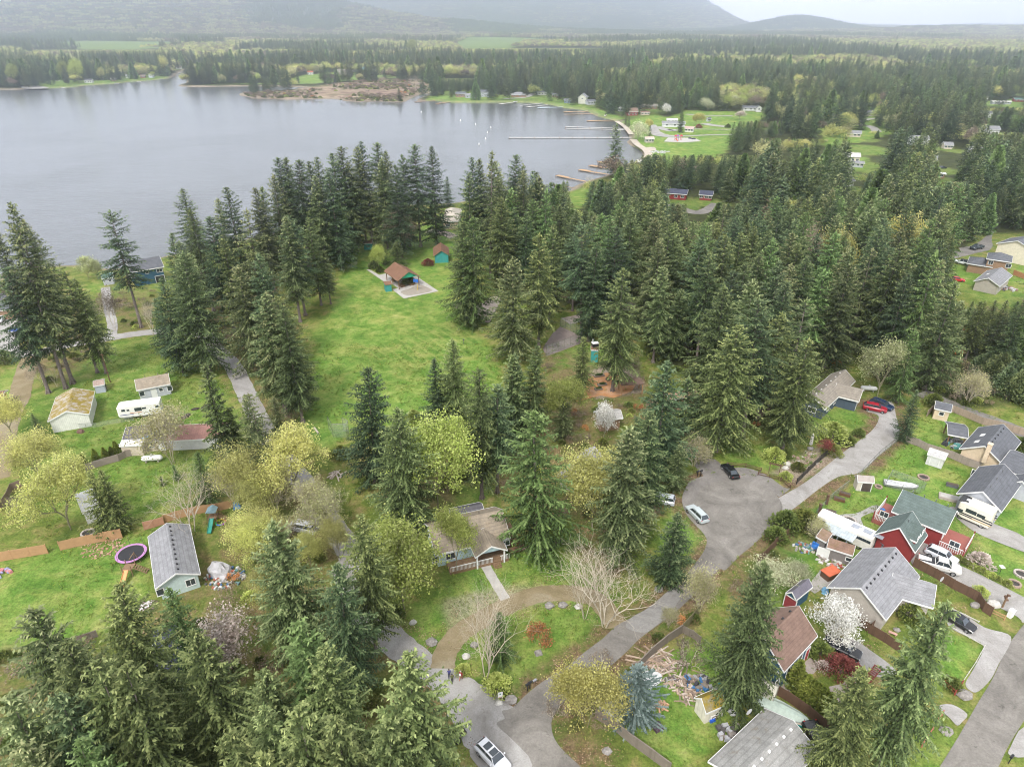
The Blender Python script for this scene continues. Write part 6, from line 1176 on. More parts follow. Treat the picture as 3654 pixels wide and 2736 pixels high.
for lab, rc, x, y, c in [('bright blue plastic play frame by the mulch at the maple', 20, 1870, 1020, (.03, .2, .55)), ('red and blue toy car bed in the fenced yard by the bus', 23, 565, 1335, (.05, .2, .55)), ('blue barbecue cover beside the round patio path', 23, 1080, 1065, (.05, .18, .5))]:
    p = G(rc, x, y); m = MB(); m.box(0, 0, 0, 1.3, .8, .7, .3, .2, .1); m.box(.2, 0, .7, .5, .6, .3, .3); m.box(-.4, .1, .65, .3, .4, .5, .3); o = m.build('plastic_toy', paint(c, .4)); o.location = (*p, 0); tag(o, lab, 'toy')
# rocks
for i, (lab, rc, x, y, s) in enumerate([('pale boulder by the gravel lane under the firs', 31, 1267, 522, .55), ('mossy boulder at the fork of the dirt drive', 31, 1410, 680, .8), ('white boulder inside the bend of the dirt drive', 31, 1688, 790, .6), ('largest grey boulder at the road corner', 31, 2040, 1135, .85), ('small grey boulder by the white sign', 31, 1946, 1155, .5), ('mossy low boulder beside the bare birch', 31, 1750, 700, .6),
    ('dark round boulder, left of the pair on the dirt drive', 32, 350, 393, .75), ('dark boulder, right of the pair on the dirt drive', 32, 457, 388, .7), ('dark boulder near the two pale bare trees', 32, 580, 398, .6), ('purple-grey boulder in the grass by the street', 33, 1735, 1100, .95), ('stone in the orange patch near the bottom fence', 32, 805, 1535, .6), ('dark flat stone at the roadside below the planter', 33, 1590, 1380, .8),
    ('white rock in the flower bed', 23, 345, 680, .7), ('second white rock lying in the flower bed', 23, 330, 710, .6), ('grey rock in the flower bed by the standing stone', 23, 525, 560, .7), ('pale boulder pile beside the wishing well', 33, 1965, 385, 1.0), ('grey boulder at the edge of the driveway below the brown fence', 33, 1820, 390, .7), ('flat rock near the small bench on the grass', 33, 1205, 580, .5), ('stone at the foot of the bright fir lawn', 32, 1215, 262, .7)]):
    p = G(rc, x, y); m = MB(); m.blob((0, 0, s*.28), (s, s*.8, s*.6), i+5, .22, 9, 7); o = m.build('boulder', ROCK if 'white' not in lab and 'pale' not in lab else paint((.5, .48, .44), .9, .3)); o.location = (*p, 0); tag(o, lab, 'boulder')
p = G(23, 528, 520); m = MB(); m.loft([[(r_*math.cos(k*PI/3), r_*.7*math.sin(k*PI/3), z) for k in range(6)] for r_, z in ((.4, 0), (.32, 1), (.3, 1.9), (.12, 2.6))]); o = m.build('standing_stone', paint((.6, .58, .54), .9, .3)); o.location = (*p, 0); tag(o, 'tall pale standing stone at the back of the flower bed', 'standing stone')
# mailboxes and sign
def mailbox(label, rc, x, y, col=BLACK):
    p = G(rc, x, y); root = empty('mailbox', p, .6, label, 'mailbox'); m = MB(); m.box(0, 0, 0, .1, .1, 1.15); m.build('post', WOOD if col is not BLACK else BLACK, root)
    m = MB(); m.loft([[(-.28, -.14, 1.12), (-.28, .14, 1.12), (-.28, .14, 1.3), (-.28, .07, 1.4), (-.28, -.07, 1.4), (-.28, -.14, 1.3)], [(.28, -.14, 1.12), (.28, .14, 1.12), (.28, .14, 1.3), (.28, .07, 1.4), (.28, -.07, 1.4), (.28, -.14, 1.3)]]); m.build('box', col, root)
mailbox('tallest black mailbox, leftmost of three at the road', 32, 182, 1055); mailbox('black mailbox in the middle of the three at the road', 32, 200, 1040); mailbox('silver mailbox, right one of the three at the road', 32, 236, 1025, CHROME); mailbox('left one of the paired black mailboxes at the turning circle', 22, 1518, 775); mailbox('right one of the paired black mailboxes at the turning circle', 22, 1545, 770); mailbox('black mailbox at the bottom right street corner', 33, 2085, 1625)
p = G(33, 2095, 470); m = MB(); m.box(0, 0, 0, .8, .6, 1.2, .5, .05, .05); m.box(0, 0, 1.2, .86, .66, .08, .5); o = m.build('utility_box', WHITE); o.location = (*p, 0); tag(o, 'white utility box at the street corner', 'utility box')
p = G(31, 1955, 1130); sg = empty('yard_sign', p, .25, 'white sign with a green square and orange line by the gravel junction', 'sign'); m = MB(); m.box(-.28, 0, 0, .06, .06, 1.3); m.box(.28, 0, 0, .06, .06, 1.3); m.build('post', WHITE, sg); m = MB(); m.box(0, 0, .55, .62, .04, .95); pl = m.build('panel', WHITE, sg); m = MB(); m.box(0, -.025, 1.1, .2, .01, .2); m.build('emblem', paint((.1, .25, .2)), pl); m = MB(); m.box(0, -.025, .62, .5, .01, .07); m.build('lettering', paint((.55, .2, .08)), pl)
# junk heaps, log piles: every heap counts as one thing
def heap(name, label, rc, x, y, R_, n, cols, ln=(.5, 1.6), th=(.08, .3), cat='pile', flat=.25, sd=0):
    p = G(rc, x, y); q = random.Random(sd+int(x)); m = MB(); ms = [paint(c, .8, .25) for c in cols]
    for i in range(n):
        a = q.uniform(0, 6.28); r = R_*math.sqrt(q.random()); m.mat(q.choice(ms)); l = q.uniform(*ln); m.box(r*math.cos(a), r*math.sin(a)*.8, q.random()*R_*flat*(1-r/R_), l, q.uniform(*th)+.06, q.uniform(*th), q.uniform(0, 3.14), q.random()*.3, q.random()*.3)
    o = m.build(name, smooth=False); o.location = (*p, 0); return tag(o, label, cat)
WD = [(.42, .32, .24), (.3, .22, .16), (.5, .42, .36), (.22, .17, .14)]; JK = [(.5, .5, .48), (.08, .16, .3), (.35, .12, .08), (.08, .08, .08), (.42, .38, .32), (.14, .26, .25), (.25, .24, .22)]
heap('lumber_pile', 'long planks stacked along the dark roadside fence', 32, 1190, 830, 2.6, 34, WD, (2, 4.2), (.1, .16), flat=.1); heap('lumber_pile', 'scattered split logs and planks in the middle of the debris yard', 32, 1360, 920, 2.7, 60, WD, (.5, 2.0), (.06, .14)); heap('firewood_pile', 'heap of broken firewood below the planks', 32, 1430, 1030, 2.0, 80, WD, (.3, .9), (.1, .2))
heap('firewood_pile', 'small heap of orange split wood on the grass right of the blue spruce', 32, 1235, 1175, .9, 26, [(.55, .33, .2), (.35, .22, .15)], (.3, .8), (.1, .2)); heap('lumber_pile', 'boards lying against the mossy shed', 32, 1450, 1105, 1.5, 18, WD, (.8, 2.2), (.06, .12), flat=.1)
heap('metal_scraps', 'tangle of metal frames in the debris yard', 32, 1315, 985, 1.1, 20, [(.35, .33, .32), (.12, .1, .1)], (.5, 1.2), (.04, .08), flat=.6); heap('household_clutter', 'blue and black clutter under the large fir', 32, 1530, 1000, 1.6, 30, [(.05, .16, .34), (.05, .05, .06), (.3, .3, .3), (.2, .17, .14)], (.4, 1.1), (.2, .5)); heap('household_clutter', 'turquoise clutter behind the mossy shed', 32, 1690, 1045, .8, 14, [(.05, .35, .4), (.5, .5, .5)], (.3, .8), (.1, .4))
heap('household_clutter', 'grey bags and boxes against the bottom house wall', 32, 1790, 1390, 1.6, 30, [(.4, .4, .42), (.1, .09, .09), (.25, .22, .2)], (.4, 1), (.3, .6)); heap('household_clutter', 'white clutter heap behind the grey-roofed house', 20, 1770, 1575, 3.0, 110, JK + [(.62, .62, .6)]*2, (.2, .7), (.12, .35)); heap('household_clutter', 'toys and cushions strewn by the brambles', 23, 490, 1335, 2.0, 60, JK, (.2, .8), (.1, .3), flat=.1)
heap('household_clutter', 'white bricks and boxes below the bus shed', 23, 670, 1430, 1.9, 34, [(.6, .58, .55), (.3, .25, .22)], (.4, .9), (.15, .35), flat=.15); heap('household_clutter', 'pots and planks by the orange box', 23, 750, 1490, 1.2, 18, [(.5, .47, .44), (.4, .1, .08)], (.3, .9), (.1, .25), flat=.1); heap('household_clutter', 'bins and teal covers behind the red garage', 23, 1215, 1365, 1.2, 20, [(.1, .4, .35), (.35, .33, .3), (.6, .6, .58)], (.4, 1), (.3, .7))
heap('lumber_pile', 'pale boards beside the gravel park lane', 21, 665, 760, 1.5, 12, [(.5, .42, .38), (.42, .35, .3)], (1.5, 2.6), (.1, .2), flat=.1); heap('lumber_pile', 'grey scrap boards at the corner of the bright lawn', 30, 1155, 390, 1.3, 22, [(.35, .3, .27), (.6, .58, .55), (.2, .15, .12)], (.6, 1.6), (.1, .2)); heap('household_clutter', 'patio furniture under the cream house cover', 23, 1650, 520, 2.0, 34, [(.05, .05, .06), (.1, .3, .28), (.4, .4, .4)], (.5, 1.2), (.3, .8), flat=.2)
heap('household_clutter', 'furniture on the patio of the grey bungalow', 13, 2080, 735, 2.6, 36, [(.08, .08, .09), (.3, .2, .15), (.5, .5, .5)], (.4, 1.2), (.3, .7), flat=.2); heap('household_clutter', 'white and pink things at the left edge of the bright lawn', 20, 15, 1540, 1.2, 14, [(.65, .62, .65), (.5, .2, .2), (.3, .3, .45)], (.4, 1), (.2, .4)); heap('household_clutter', 'rust and purple litter in the bottom left clearing', 30, 1020, 1110, 1.4, 24, JK, (.2, .8), (.1, .3))
heap('bark_litter', 'reddish bark and leaf heap along the tan picket fence', 20, 800, 1325, 3.5, 160, [(.42, .24, .17), (.33, .2, .14), (.5, .35, .25)], (.2, .6), (.05, .12), flat=.05)
def tarp(name, label, rc, x, y, r, col, sd, h=.9, cat='tarpaulin'):
    p = G(rc, x, y); m = MB(); m.blob((0, 0, .1), (r[0], r[1], h), sd, .22, 14, 9); o = m.build(name, paint(col, .6, .3, 1.2), smooth=False); o.location = (*p, 0); o.rotation_euler = (0, 0, sd*.7); return tag(o, label, cat)
tarp('tarpaulin', 'crumpled white tarpaulin over the fence corner below the golden tree', 32, 825, 1235, (1.6, 1.2), (.6, .58, .55), 3, 1.5); tarp('tarpaulin', 'white sheet behind the blue spruce', 32, 1140, 970, (1.7, 1.1), (.68, .68, .67), 5, .6); tarp('tarpaulin', 'grey tarpaulin over the clutter behind the grey-roofed house', 20, 1730, 1530, (2.3, 1.5), (.42, .41, .42), 8, 1.4); tarp('bag', 'white sack beside the mossy shed', 32, 1795, 1228, (.5, .45), (.6, .6, .62), 4, .6, 'sack')
p = G(32, 1205, 1350); m = MB(); m.box(0, 0, 0, 1.1, 1.0, .5, .5); m.mat(paint((.1, .06, .09))); m.box(0, 0, .5, 1.0, .9, .2, .5, .4, .4); m2 = m.build('crate', paint((.4, .28, .26))); m2.location = (*p, 0); tag(m2, 'lone box with a dark lid on the lower lawn', 'crate')
p = G(32, 1635, 1292); m = MB(); m.mat(paint((.02, .1, .5), .4)); m.box(0, 0, 0, .7, .45, .4, .4); m.mat(WHITE); m.box(.2, .25, .4, .5, .35, .12, .4); o = m.build('cool_box'); o.location = (*p, 0); tag(o, 'blue cool box with a white lid by the mossy shed', 'cool box')
# greenhouse tent, trailers, propane tank
p = G(33, 130, 1075); gh = empty('tent_shelter', p, -.62, 'small pale polythene shelter beside the brown fence', 'shelter'); m = MB(); m.add([(-1.8, -1.1, 0), (1.8, -1.1, 0), (1.8, 1.1, 0), (-1.8, 1.1, 0), (-1.8, -1.1, 1.7), (1.8, -1.1, 1.7), (1.8, 1.1, 1.7), (-1.8, 1.1, 1.7), (-1.8, 0, 2.5), (1.8, 0, 2.5)], [(0, 1, 5, 4), (3, 2, 6, 7), (1, 2, 6, 9, 5), (4, 5, 9, 8), (7, 6, 9, 8)]); m.build('cover', paint((.5, .48, .40), .5, .2), gh); m = MB()
for x in (-1.8, 0, 1.8): m.tube((x, -1.12, 0), (x, -1.12, 1.7), .03, .03, 5); m.tube((x, 1.12, 0), (x, 1.12, 1.7), .03, .03, 5)
m.build('frame', CHROME, gh)
def utrailer(label, rc, x, y, rz, load):
    p = G(rc, x, y); r = empty('utility_trailer', p, rz, label, 'trailer'); m = MB(); m.box(0, 0, .5, 2.6, 1.5, .08); m.build('bed', WOOD, r); m = MB()
    for s in (-1, 1): m.box(0, s*.75, .55, 2.6, .06, .4); m.box(s*1.3, 0, .55, .06, 1.5, .4)
    m.build('side_panel', BLACK, r); m = MB(); m.tube((1.3, 0, .5), (2.6, 0, .5), .05, .05, 5); m.build('tow_bar', BLACK, r)
    for s in (-1, 1): wheel(r, 0, s*.9, .32, .2)
    m = MB(); q = random.Random(3)
    for i in range(14): m.box(q.uniform(-.9, .9), q.uniform(-.5, .5), .58, .5, .3, .25, q.random()*3)
    m.build('load', load, r)
utrailer('black utility trailer full of scrap beside the black pickup', 33, 755, 1530, 1.2, paint((.35, .33, .33))); utrailer('empty black trailer half under the big fir at the gravel junction', 31, 1590, 1430, .7, BLACK)
p = G(33, 665, 1425); m = MB(); m.box(0, 0, 0, 1.2, 1.3, .35, 1.2); m.mat(paint((.3, .36, .33))); m.box(0, 0, .35, 1.0, 1.1, .05, 1.2); o = m.build('raised_planter', paint((.45, .47, .45))); o.location = (*p, 0); tag(o, 'pale square tub between the black pickup and the hedge', 'tub')
def tank(label, rc, x, y, rz, L=3.2, r_=.55):
    p = G(rc, x, y); t = empty('propane_tank', p, rz, label, 'gas tank'); m = MB(); st = [(-.5, .25), (-.46, .7), (-.38, 1), (.38, 1), (.46, .7), (.5, .25)]; m.loft([[(L*f, r_*k*math.cos(a*PI/6), .3+r_+r_*k*math.sin(a*PI/6)) for a in range(12)] for f, k in st]); m.build('tank', WHITE, t, smooth=True)
    m = MB(); m.box(-L*.28, 0, 0, .2, .8, .45); m.box(L*.28, 0, 0, .2, .8, .45); m.build('foot', CONC, t); m = MB(); m.tube((0, 0, .3+2*r_-.05), (0, 0, .3+2*r_+.22), .22, .2, 8); m.build('dome', WHITE, t)
tank('long white gas tank on the lawn below the long house', 20, 1205, 655, .12, 4.0, .55); tank('white gas tank behind the white garage door of the blue-grey house', 23, 980, 100, -.2, 3.6, .5)
# fire rings, patio path, dishes, misc
def ring(name, label, rc, x, y, r_, col, h=.25):
    p = G(rc, x, y); m = MB(); n = 16
    for i in range(n): a = 2*PI*i/n; m.box(r_*math.cos(a), r_*math.sin(a), 0, .3, 2*PI*r_/n*.9, h, a)
    m.mat(paint((.05, .045, .04))); m.tube((0, 0, 0), (0, 0, .06), r_*.9, r_*.9, 14); m.f, m.m = m.f, [0 if i < n*6 else len(m.mats)-1 for i in range(len(m.f))]; o = m.build(name); o.location = (*p, 0); tag(o, label, 'fire pit')
for a_ in [('stone fire ring on the round grey patio', 23, 825, 1125, 1.1), ('round brick fire pit on the lawn behind the white shed', 23, 1415, 783, .9), ('round stone fire pit between the fir and the tan fence', 20, 693, 1222, .95), ('small brick ring behind the grey tool shed', 23, 1060, 857, .55), ('white ring bed on the front lawn at the far right', 33, 2185, 140, .9), ('round brick bed at the tip of the gravel drive hedge', 33, 2130, 215, .8)]:
    lab, rc, x, y, r_ = a_; p = G(rc, x, y); root = empty('fire_pit' if 'bed' not in lab else 'ring_bed', p, 0, lab, 'fire pit' if 'bed' not in lab else 'flower bed'); m = MB(); n = 16
    for i in range(n): t = 2*PI*i/n; m.box(r_*math.cos(t), r_*math.sin(t), 0, .28, 2*PI*r_/n*.9, .28, t)
    m.build('rim', paint((.36, .27, .22) if 'brick' in lab else (.45, .4, .36), .9, .35, 4), root); m = MB(); m.tube((0, 0, 0), (0, 0, .08), r_*.92, r_*.92, 14); m.build('ash', paint((.05, .045, .04)), root)
sheet('patio', [smooth_poly(GM([(23, 725, 1085), (23, 780, 1070), (23, 870, 1065), (23, 940, 1040), (23, 1020, 1000), (23, 1090, 1010), (23, 1080, 1040), (23, 1000, 1060), (23, 925, 1095), (23, 935, 1140), (23, 945, 1180), (23, 900, 1200), (23, 800, 1160), (23, 720, 1110)]), 3)], .035, road_mat('patio_grey', (.25, .24, .225), (.33, .32, .3), (.4, .39, .37), .1))
sheet('paved_patio', [GM([(33, 395, 905), (33, 520, 795), (33, 620, 850), (33, 520, 950), (33, 560, 1000), (33, 640, 1030), (33, 780, 1000), (33, 860, 890), (33, 985, 945), (33, 830, 1140), (33, 740, 1160), (33, 540, 1010), (33, 330, 1070), (33, 270, 1040)])], .04, road_mat('patio_pavers', (.22, .17, .15), (.34, .29, .26), (.45, .42, .38), .3))
sheet('drive_slab', [GM([(33, 470, 235), (33, 520, 215), (23, 610, 1500), (23, 700, 1540), (23, 720, 1590), (33, 640, 240), (33, 560, 290)])], .04, road_mat('slab_worn', (.24, .22, .19), (.32, .3, .27), (.38, .36, .33), .3))
sheet('tennis_court', [GM([(12, 330, 1262), (12, 470, 1212), (12, 615, 1155), (12, 612, 1110), (12, 520, 1062), (12, 440, 1028), (12, 380, 1080), (12, 300, 1200)])], .05, road_mat('court_clay', (.16, .13, .12), (.22, .18, .165), (.27, .22, .2), .3))
sheet('sand_path', [smooth_poly(GM([(11, 1550, 850), (11, 1640, 840), (11, 1760, 860), (11, 1830, 830), (11, 1900, 790), (11, 1960, 810), (11, 1940, 860), (11, 1900, 940), (11, 1860, 1000), (11, 1800, 970), (11, 1740, 950), (11, 1640, 900)]), 3), ribbon(GM([(11, 1380, 275), (11, 1480, 285), (11, 1560, 310), (11, 1600, 330)]), 5), ribbon(GM([(12, 480, 985), (12, 600, 960), (12, 1000, 860), (12, 1130, 850)]), 5)], .05, road_mat('park_sand', (.26, .2, .17), (.36, .3, .26), (.42, .36, .32), .3))
sheet('garden_mulch', [GM([(12, 660, 1430), (12, 760, 1400), (12, 870, 1380), (12, 935, 1430), (12, 1040, 1480), (12, 1000, 1540), (12, 860, 1590), (12, 760, 1570), (12, 560, 1620), (12, 620, 1540)])], .04, road_mat('orange_mulch', (.36, .16, .06), (.48, .24, .11), (.5, .36, .26), .3, None, 6))
for i, (x, y, s) in enumerate([(745, 1420, 2.6), (770, 1490, 2.2), (815, 1450, .9), (900, 1470, 2.6), (740, 1525, 1.8), (860, 1410, 1.4)]):
    p = G(12, x, y); r = empty('raised_bed', p, .3, '%s planting bed in the orange-mulched garden, from the back left' % ['first', 'second', 'third', 'fourth', 'fifth', 'sixth'][i], 'raised bed', 'beds in the mulched garden'); m = MB(); m.box(0, 0, 0, s, .9, .45); m.build('box', WOOD_G, r); m = MB(); m.blob((0, 0, .5), (s*.42, .38, .3), i, .3, 9, 5); m.build('plants', LEAF['shrub'], r)
p = G(12, 990, 1540); r = empty('pergola', p, .1, 'brown roofed pergola at the right of the mulched garden', 'pergola'); m = MB(); m.box(0, 0, 2.5, 5.2, 3, .2); m.build('roof', R_BROWN, r)
for sx in (-1, 1):
    for sy in (-1, 1): m = MB(); m.box(sx*2.4, sy*1.3, 0, .18, .18, 2.5); m.build('post', WOOD_N, r)
p = G(23, 235, 755); r = empty('garden_arch', p, -.4, 'rustic wooden arch at the entrance of the flower bed', 'arch')
for s in (-1, 1): m = MB(); m.box(s*.9, 0, 0, .12, .12, 2.1); m.build('post', WOOD_B, r)
m = MB(); m.box(0, 0, 2.1, 2.4, .1, .1); m.box(0, .3, 2.1, 2.4, .1, .1)
for i in range(5): m.box(-.9+i*.45, .15, 2.2, .08, .8, .07)
m.build('beam', WOOD_B, r)
heap('flower_bed', 'reddish gravel rockery with plants inside the mesh fence', 23, 440, 640, 4.0, 60, [(.35, .25, .2), (.12, .17, .05), (.5, .47, .43), (.2, .25, .07)], (.2, .7), (.15, .4), flat=.03, cat='flower bed')
p = G(23, 675, 1560); r = empty('storage_box', p, .45, 'orange-topped wooden box beside the grey drive slab', 'box'); m = MB(); m.box(0, 0, 0, 2.4, 1.5, 1.1); m.build('box', WOOD_B, r); m = MB(); m.box(0, 0, 1.1, 2.6, 1.7, .12); m.build('lid', paint((.55, .13, .06), .7, .3), r)
p = G(23, 1088, 1330); r = empty('storage_shed', p, .5, 'low dark grey storage shed against the red garage', 'storage shed'); m = MB(); m.box(0, 0, 0, 2.8, 1.6, 1.7); m.build('box', paint((.13, .14, .16)), r); m = MB(); m.add([(-1.5, -.9, 1.7), (1.5, -.9, 1.7), (1.5, .9, 2.2), (-1.5, .9, 2.2), (-1.5, -.9, 1.6), (1.5, -.9, 1.6), (1.5, .9, 2.1), (-1.5, .9, 2.1)], [(0, 1, 2, 3), (7, 6, 5, 4), (0, 4, 5, 1), (1, 5, 6, 2), (2, 6, 7, 3), (3, 7, 4, 0)]); m.build('lid', paint((.10, .11, .13), .4), r)
for lab, x, y, w_, c in [('small dark planter roof by the lane fence', 683, 1060, 1.7, (.1, .09, .09)), ('upper one of two brown planter boxes at the chain-link fence', 795, 920, 1.8, (.14, .07, .04)), ('lower one of two brown planter boxes at the chain-link fence', 752, 960, 1.8, (.14, .07, .04)), ('dark raised bench bed on the lawn of the pale grey house', 1640, 850, 1.9, (.13, .13, .15)), ('weathered wooden deck step behind the pale grey house', 1625, 950, 3.6, (.42, .36, .33))]:
    p = G(23, x, y); r = empty('planter_box', p, -.5, lab, 'planter'); m = MB(); m.box(0, 0, 0, w_, w_*.45, .5); m.build('box', paint(c), r); m = MB(); m.box(0, 0, .5, w_*.9, w_*.38, .06); m.build('soil', paint((.09, .065, .05)) if 'deck' not in lab else CONC, r)
def dish(label, rc, x, y, z):
    p = G(rc, x, y, z); r = empty('satellite_dish', (*p, z), .5, label, 'satellite dish'); m = MB(); m.tube((0, 0, 0), (0, 0, .7), .03, .03, 5); m.build('mast', CHROME, r); m = MB(); m.loft([[(k_*math.cos(a*PI/6), -.1-d, .8+k_*math.sin(a*PI/6)) for a in range(12)] for k_, d in ((.45, 0), (.3, -.08), (.05, -.12))]); m.build('dish', paint((.5, .5, .5)), r)
dish('satellite dish on the corner of the bottom house roof', 32, 1915, 1250, 3.2); dish('satellite dish on the fence by the large grey house', 33, 1545, 205, 1.6)
p = G(33, 2035, 400); r = empty('wooden_post_sculpture', p, 0, 'carved wooden post ornament beside the gravel drive', 'ornament'); m = MB(); m.box(0, 0, 0, .18, .18, 2.6); m.build('post', WOOD, r)
for i in range(4): m = MB(); m.box(.2*math.cos(i*1.6), .2*math.sin(i*1.6), 1.4+i*.35, .4, .25, .25, i, .2, .2); m.build('birdhouse', WOOD_B, r)
p = G(33, 2010, 140); r = empty('bird_feeder', p, 0, 'white square bird table on the lawn behind the yellow balls', 'bird table'); m = MB(); m.tube((0, 0, 0), (0, 0, 1.5), .04, .04, 5); m.build('post', BLACK, r); m = MB(); m.box(0, 0, 1.5, .6, .6, .15); m.build('tray', WHITE, r)
m = MB(); p = G(21, 505, 420); m.box(0, 0, .4, 2.6, .35, .08, 0); m.box(-1, 0, 0, .1, .3, .4); m.box(1, 0, 0, .1, .3, .4); o = m.build('bench', paint((.5, .44, .38))); o.location = (*p, 0); o.rotation_euler = (0, 0, -1.0); tag(o, 'low plank bench on the lawn left of the wire backstop', 'bench')
p = G(10, 870, 1465); r = empty('utility_pole', p, 0, 'thin brown pole beside the tin shed', 'pole'); m = MB(); m.tube((0, 0, 0), (0, 0, 7.5), .13, .09, 7); m.build('mast', WOOD_B, r); m = MB(); m.box(0, 0, 7.1, 1.0, .1, .1); m.build('crossarm', WOOD_B, r)
p = G(11, 1667, 1165); m = MB(); m.tube((0, 0, 0), (0, 0, 1.1), .07, .07, 6); m.box(0, 0, 1.1, .4, .2, .3); o = m.build('park_post', paint((.12, .12, .12))); o.location = (*p, 0); tag(o, 'small dark post standing on the mown right part of the park lawn', 'post')
tarp('blue_tarp_patch', 'blue-white tarpaulin lying by the blossom tree branches', 33, 640, 275, (.8, .5), (.2, .42, .62), 6, .5); tarp('stump', 'dark burnt stump circle on the lawn behind the wire fence', 20, 635, 425, (.7, .6), (.14, .08, .06), 9, .7, 'stump')
for lab, x, y, r_ in [('left dark soil patch heap at the firs beyond the long house', 1540, 243, .9), ('long dark soil heap at the firs beyond the long house', 1635, 220, 1.5), ('grassy dark mound behind the leaning maple', 1465, 300, 1.3)]: tarp('soil_heap', lab, 20, x, y, (r_, r_*.5), (.05, .04, .03), int(x), .25, 'soil heap')
# playground at the lake head
sheet('playground_surface', [GM([(2, 1255, 1118), (2, 1290, 1085), (2, 1500, 1090), (2, 1550, 1115), (2, 1400, 1125)])], .12, CONC)
p = G(2, 1360, 1108); r = empty('climbing_frame', p, .3, 'red and purple climbing frame on the pale playground at the lake head', 'climbing frame')
for i, (x, y, c) in enumerate([(-2, 0, (.55, .04, .08)), (0, .5, (.3, .1, .4)), (2.4, -.3, (.55, .04, .08))]): m = MB(); m.box(x, y, 0, .15, .15, 3); m.box(x+1.2, y, 0, .15, .15, 3); m.box(x+.6, y, 1.4, 1.4, 1.2, .12); m.loft([[(x-.2, y-.8, 3), (x+1.4, y-.8, 3), (x+1.4, y+.8, 3), (x-.2, y+.8, 3)], [(x+.5, y-.1, 4.1), (x+.7, y-.1, 4.1), (x+.7, y+.1, 4.1), (x+.5, y+.1, 4.1)]]); m.build('tower', paint(c, .5), r)
m = MB(); m.loft([[(-2, -.6, 1.5), (-1.2, -.6, 1.5), (-1.2, -.6, 1.7), (-2, -.6, 1.7)], [(-2, -4, .2), (-1.2, -4, .2), (-1.2, -4, .4), (-2, -4, .4)]]); m.build('slide', paint((.6, .12, .04), .5), r)
for lab, x, y in [('left dark play spring on the pale playground', 1462, 1095), ('right dark play spring on the pale playground', 1490, 1100)]: tarp('play_mound', lab, 2, x, y, (1.6, .9), (.05, .05, .07), int(x), 1.0, 'play mound')
heap('picnic_benches', 'row of pale benches and slabs on the lake-head lawn', 2, 1230, 1200, 6, 14, [(.5, .5, .48)], (2.5, 4), (.4, .6), flat=.02, cat='benches')
p = G(33, 1170, 615); m = MB(); m.box(0, 0, .35, 1.1, .4, .06, -.6); m.box(-.35, .2, 0, .1, .3, .35, -.6); m.box(.35, -.2, 0, .1, .3, .35, -.6); o = m.build('bench', paint((.5, .3, .25))); o.location = (*p, 0); tag(o, 'tiny reddish bench on the grass in front of the large grey house', 'bench')
p = G(32, 268, 762); m = MB(); m.box(0, 0, 0, 1.0, .8, .35, .3, .2, .2); m.box(0, 0, .35, .8, .6, .05, .3); o = m.build('stone_planter', ROCK); o.location = (*p, 0); tag(o, 'stone trough below the orange-red azalea', 'trough')
# ---------------------------------------------------------------- people
def person(label, rc, x, y, rz, top, legs, hair=(.08, .06, .04), pack=None, stride=.22, H=1.7):
    p = G(rc, x, y); s = H/1.7; root = empty('person', p, rz, label, 'person')
    V = [(0, 0, .95), (0, 0, 1.15), (0, .01, 1.38), (0, .01, 1.47), (0, 0, 1.56), (0, 0, 1.68), (.09, 0, .90), (.10, stride*.5, .50), (.10, stride*.9-.05, .08), (.10, stride+.08, .03), (-.09, 0, .90), (-.10, -stride*.2, .49), (-.10, -stride-.05, .12), (-.10, -stride+.06, .04),
         (.19, 0, 1.40), (.25, -.04, 1.13), (.24, .1, .90), (.24, .14, .80), (-.19, 0, 1.40), (-.25, .04, 1.13), (-.23, .16, .92), (-.22, .2, .82)]
    E = [(0, 1), (1, 2), (2, 3), (3, 4), (4, 5), (0, 6), (6, 7), (7, 8), (8, 9), (0, 10), (10, 11), (11, 12), (12, 13), (2, 14), (14, 15), (15, 16), (16, 17), (2, 18), (18, 19), (19, 20), (20, 21)]
    R_ = [.13, .125, .15, .055, .085, .075, .09, .065, .045, .04, .09, .065, .045, .04, .055, .042, .032, .035, .055, .042, .032, .035]
    me = bpy.data.meshes.new('body'); me.from_pydata([(a*s, b*s, c*s) for a, b, c in V], E, []); o = bpy.data.objects.new('body', me); COL.objects.link(o); o.parent = root
    bm_ = o.modifiers.new('skin', 'SKIN'); 
    for i, r_ in enumerate(R_): me.skin_vertices[0].data[i].radius = (r_*s, r_*s) if me.skin_vertices else (r_, r_)
    if me.skin_vertices: me.skin_vertices[0].data[0].use_root = True
    sb = o.modifiers.new('sub', 'SUBSURF'); sb.levels = 1; sb.render_levels = 1
    m, nt, b = newmat('skin_and_clothes', .8, .2); g = N(nt, 'ShaderNodeTexCoord'); sx = N(nt, 'ShaderNodeSeparateXYZ'); nt.links.new(g.outputs['Object'], sx.inputs[0])
    skin = (.45, .27, .19); nt.links.new(ramp(nt, mth(nt, 'DIVIDE', sx.outputs['Z'], 2.0*s), [(0, (.03, .03, .03)), (.05, legs), (.475, top), (.735, skin)], 'CONSTANT'), b.inputs['Base Color']); me.materials.append(m)
    m = MB(); m.blob((0, -.015*s, 1.67*s), (.10*s, .11*s, .095*s), 2, .08, 10, 7); m.build('hair', paint(hair), root, smooth=True)
    if pack: m = MB(); m.blob((0, -.19*s, 1.22*s), (.16*s, .11*s, .23*s), 4, .08, 8, 6); m.build('backpack', paint(pack), root)
    return root
person('walker in a purple-blue jacket on the gravel drive under the big fir', 31, 1553, 955, .3, (.07, .07, .2), (.05, .05, .08), stride=.2)
person('walker in olive and black clothes just below the one in the blue jacket', 31, 1577, 990, .5, (.12, .13, .05), (.03, .03, .03), (.05, .04, .03), stride=.18, H=1.6)
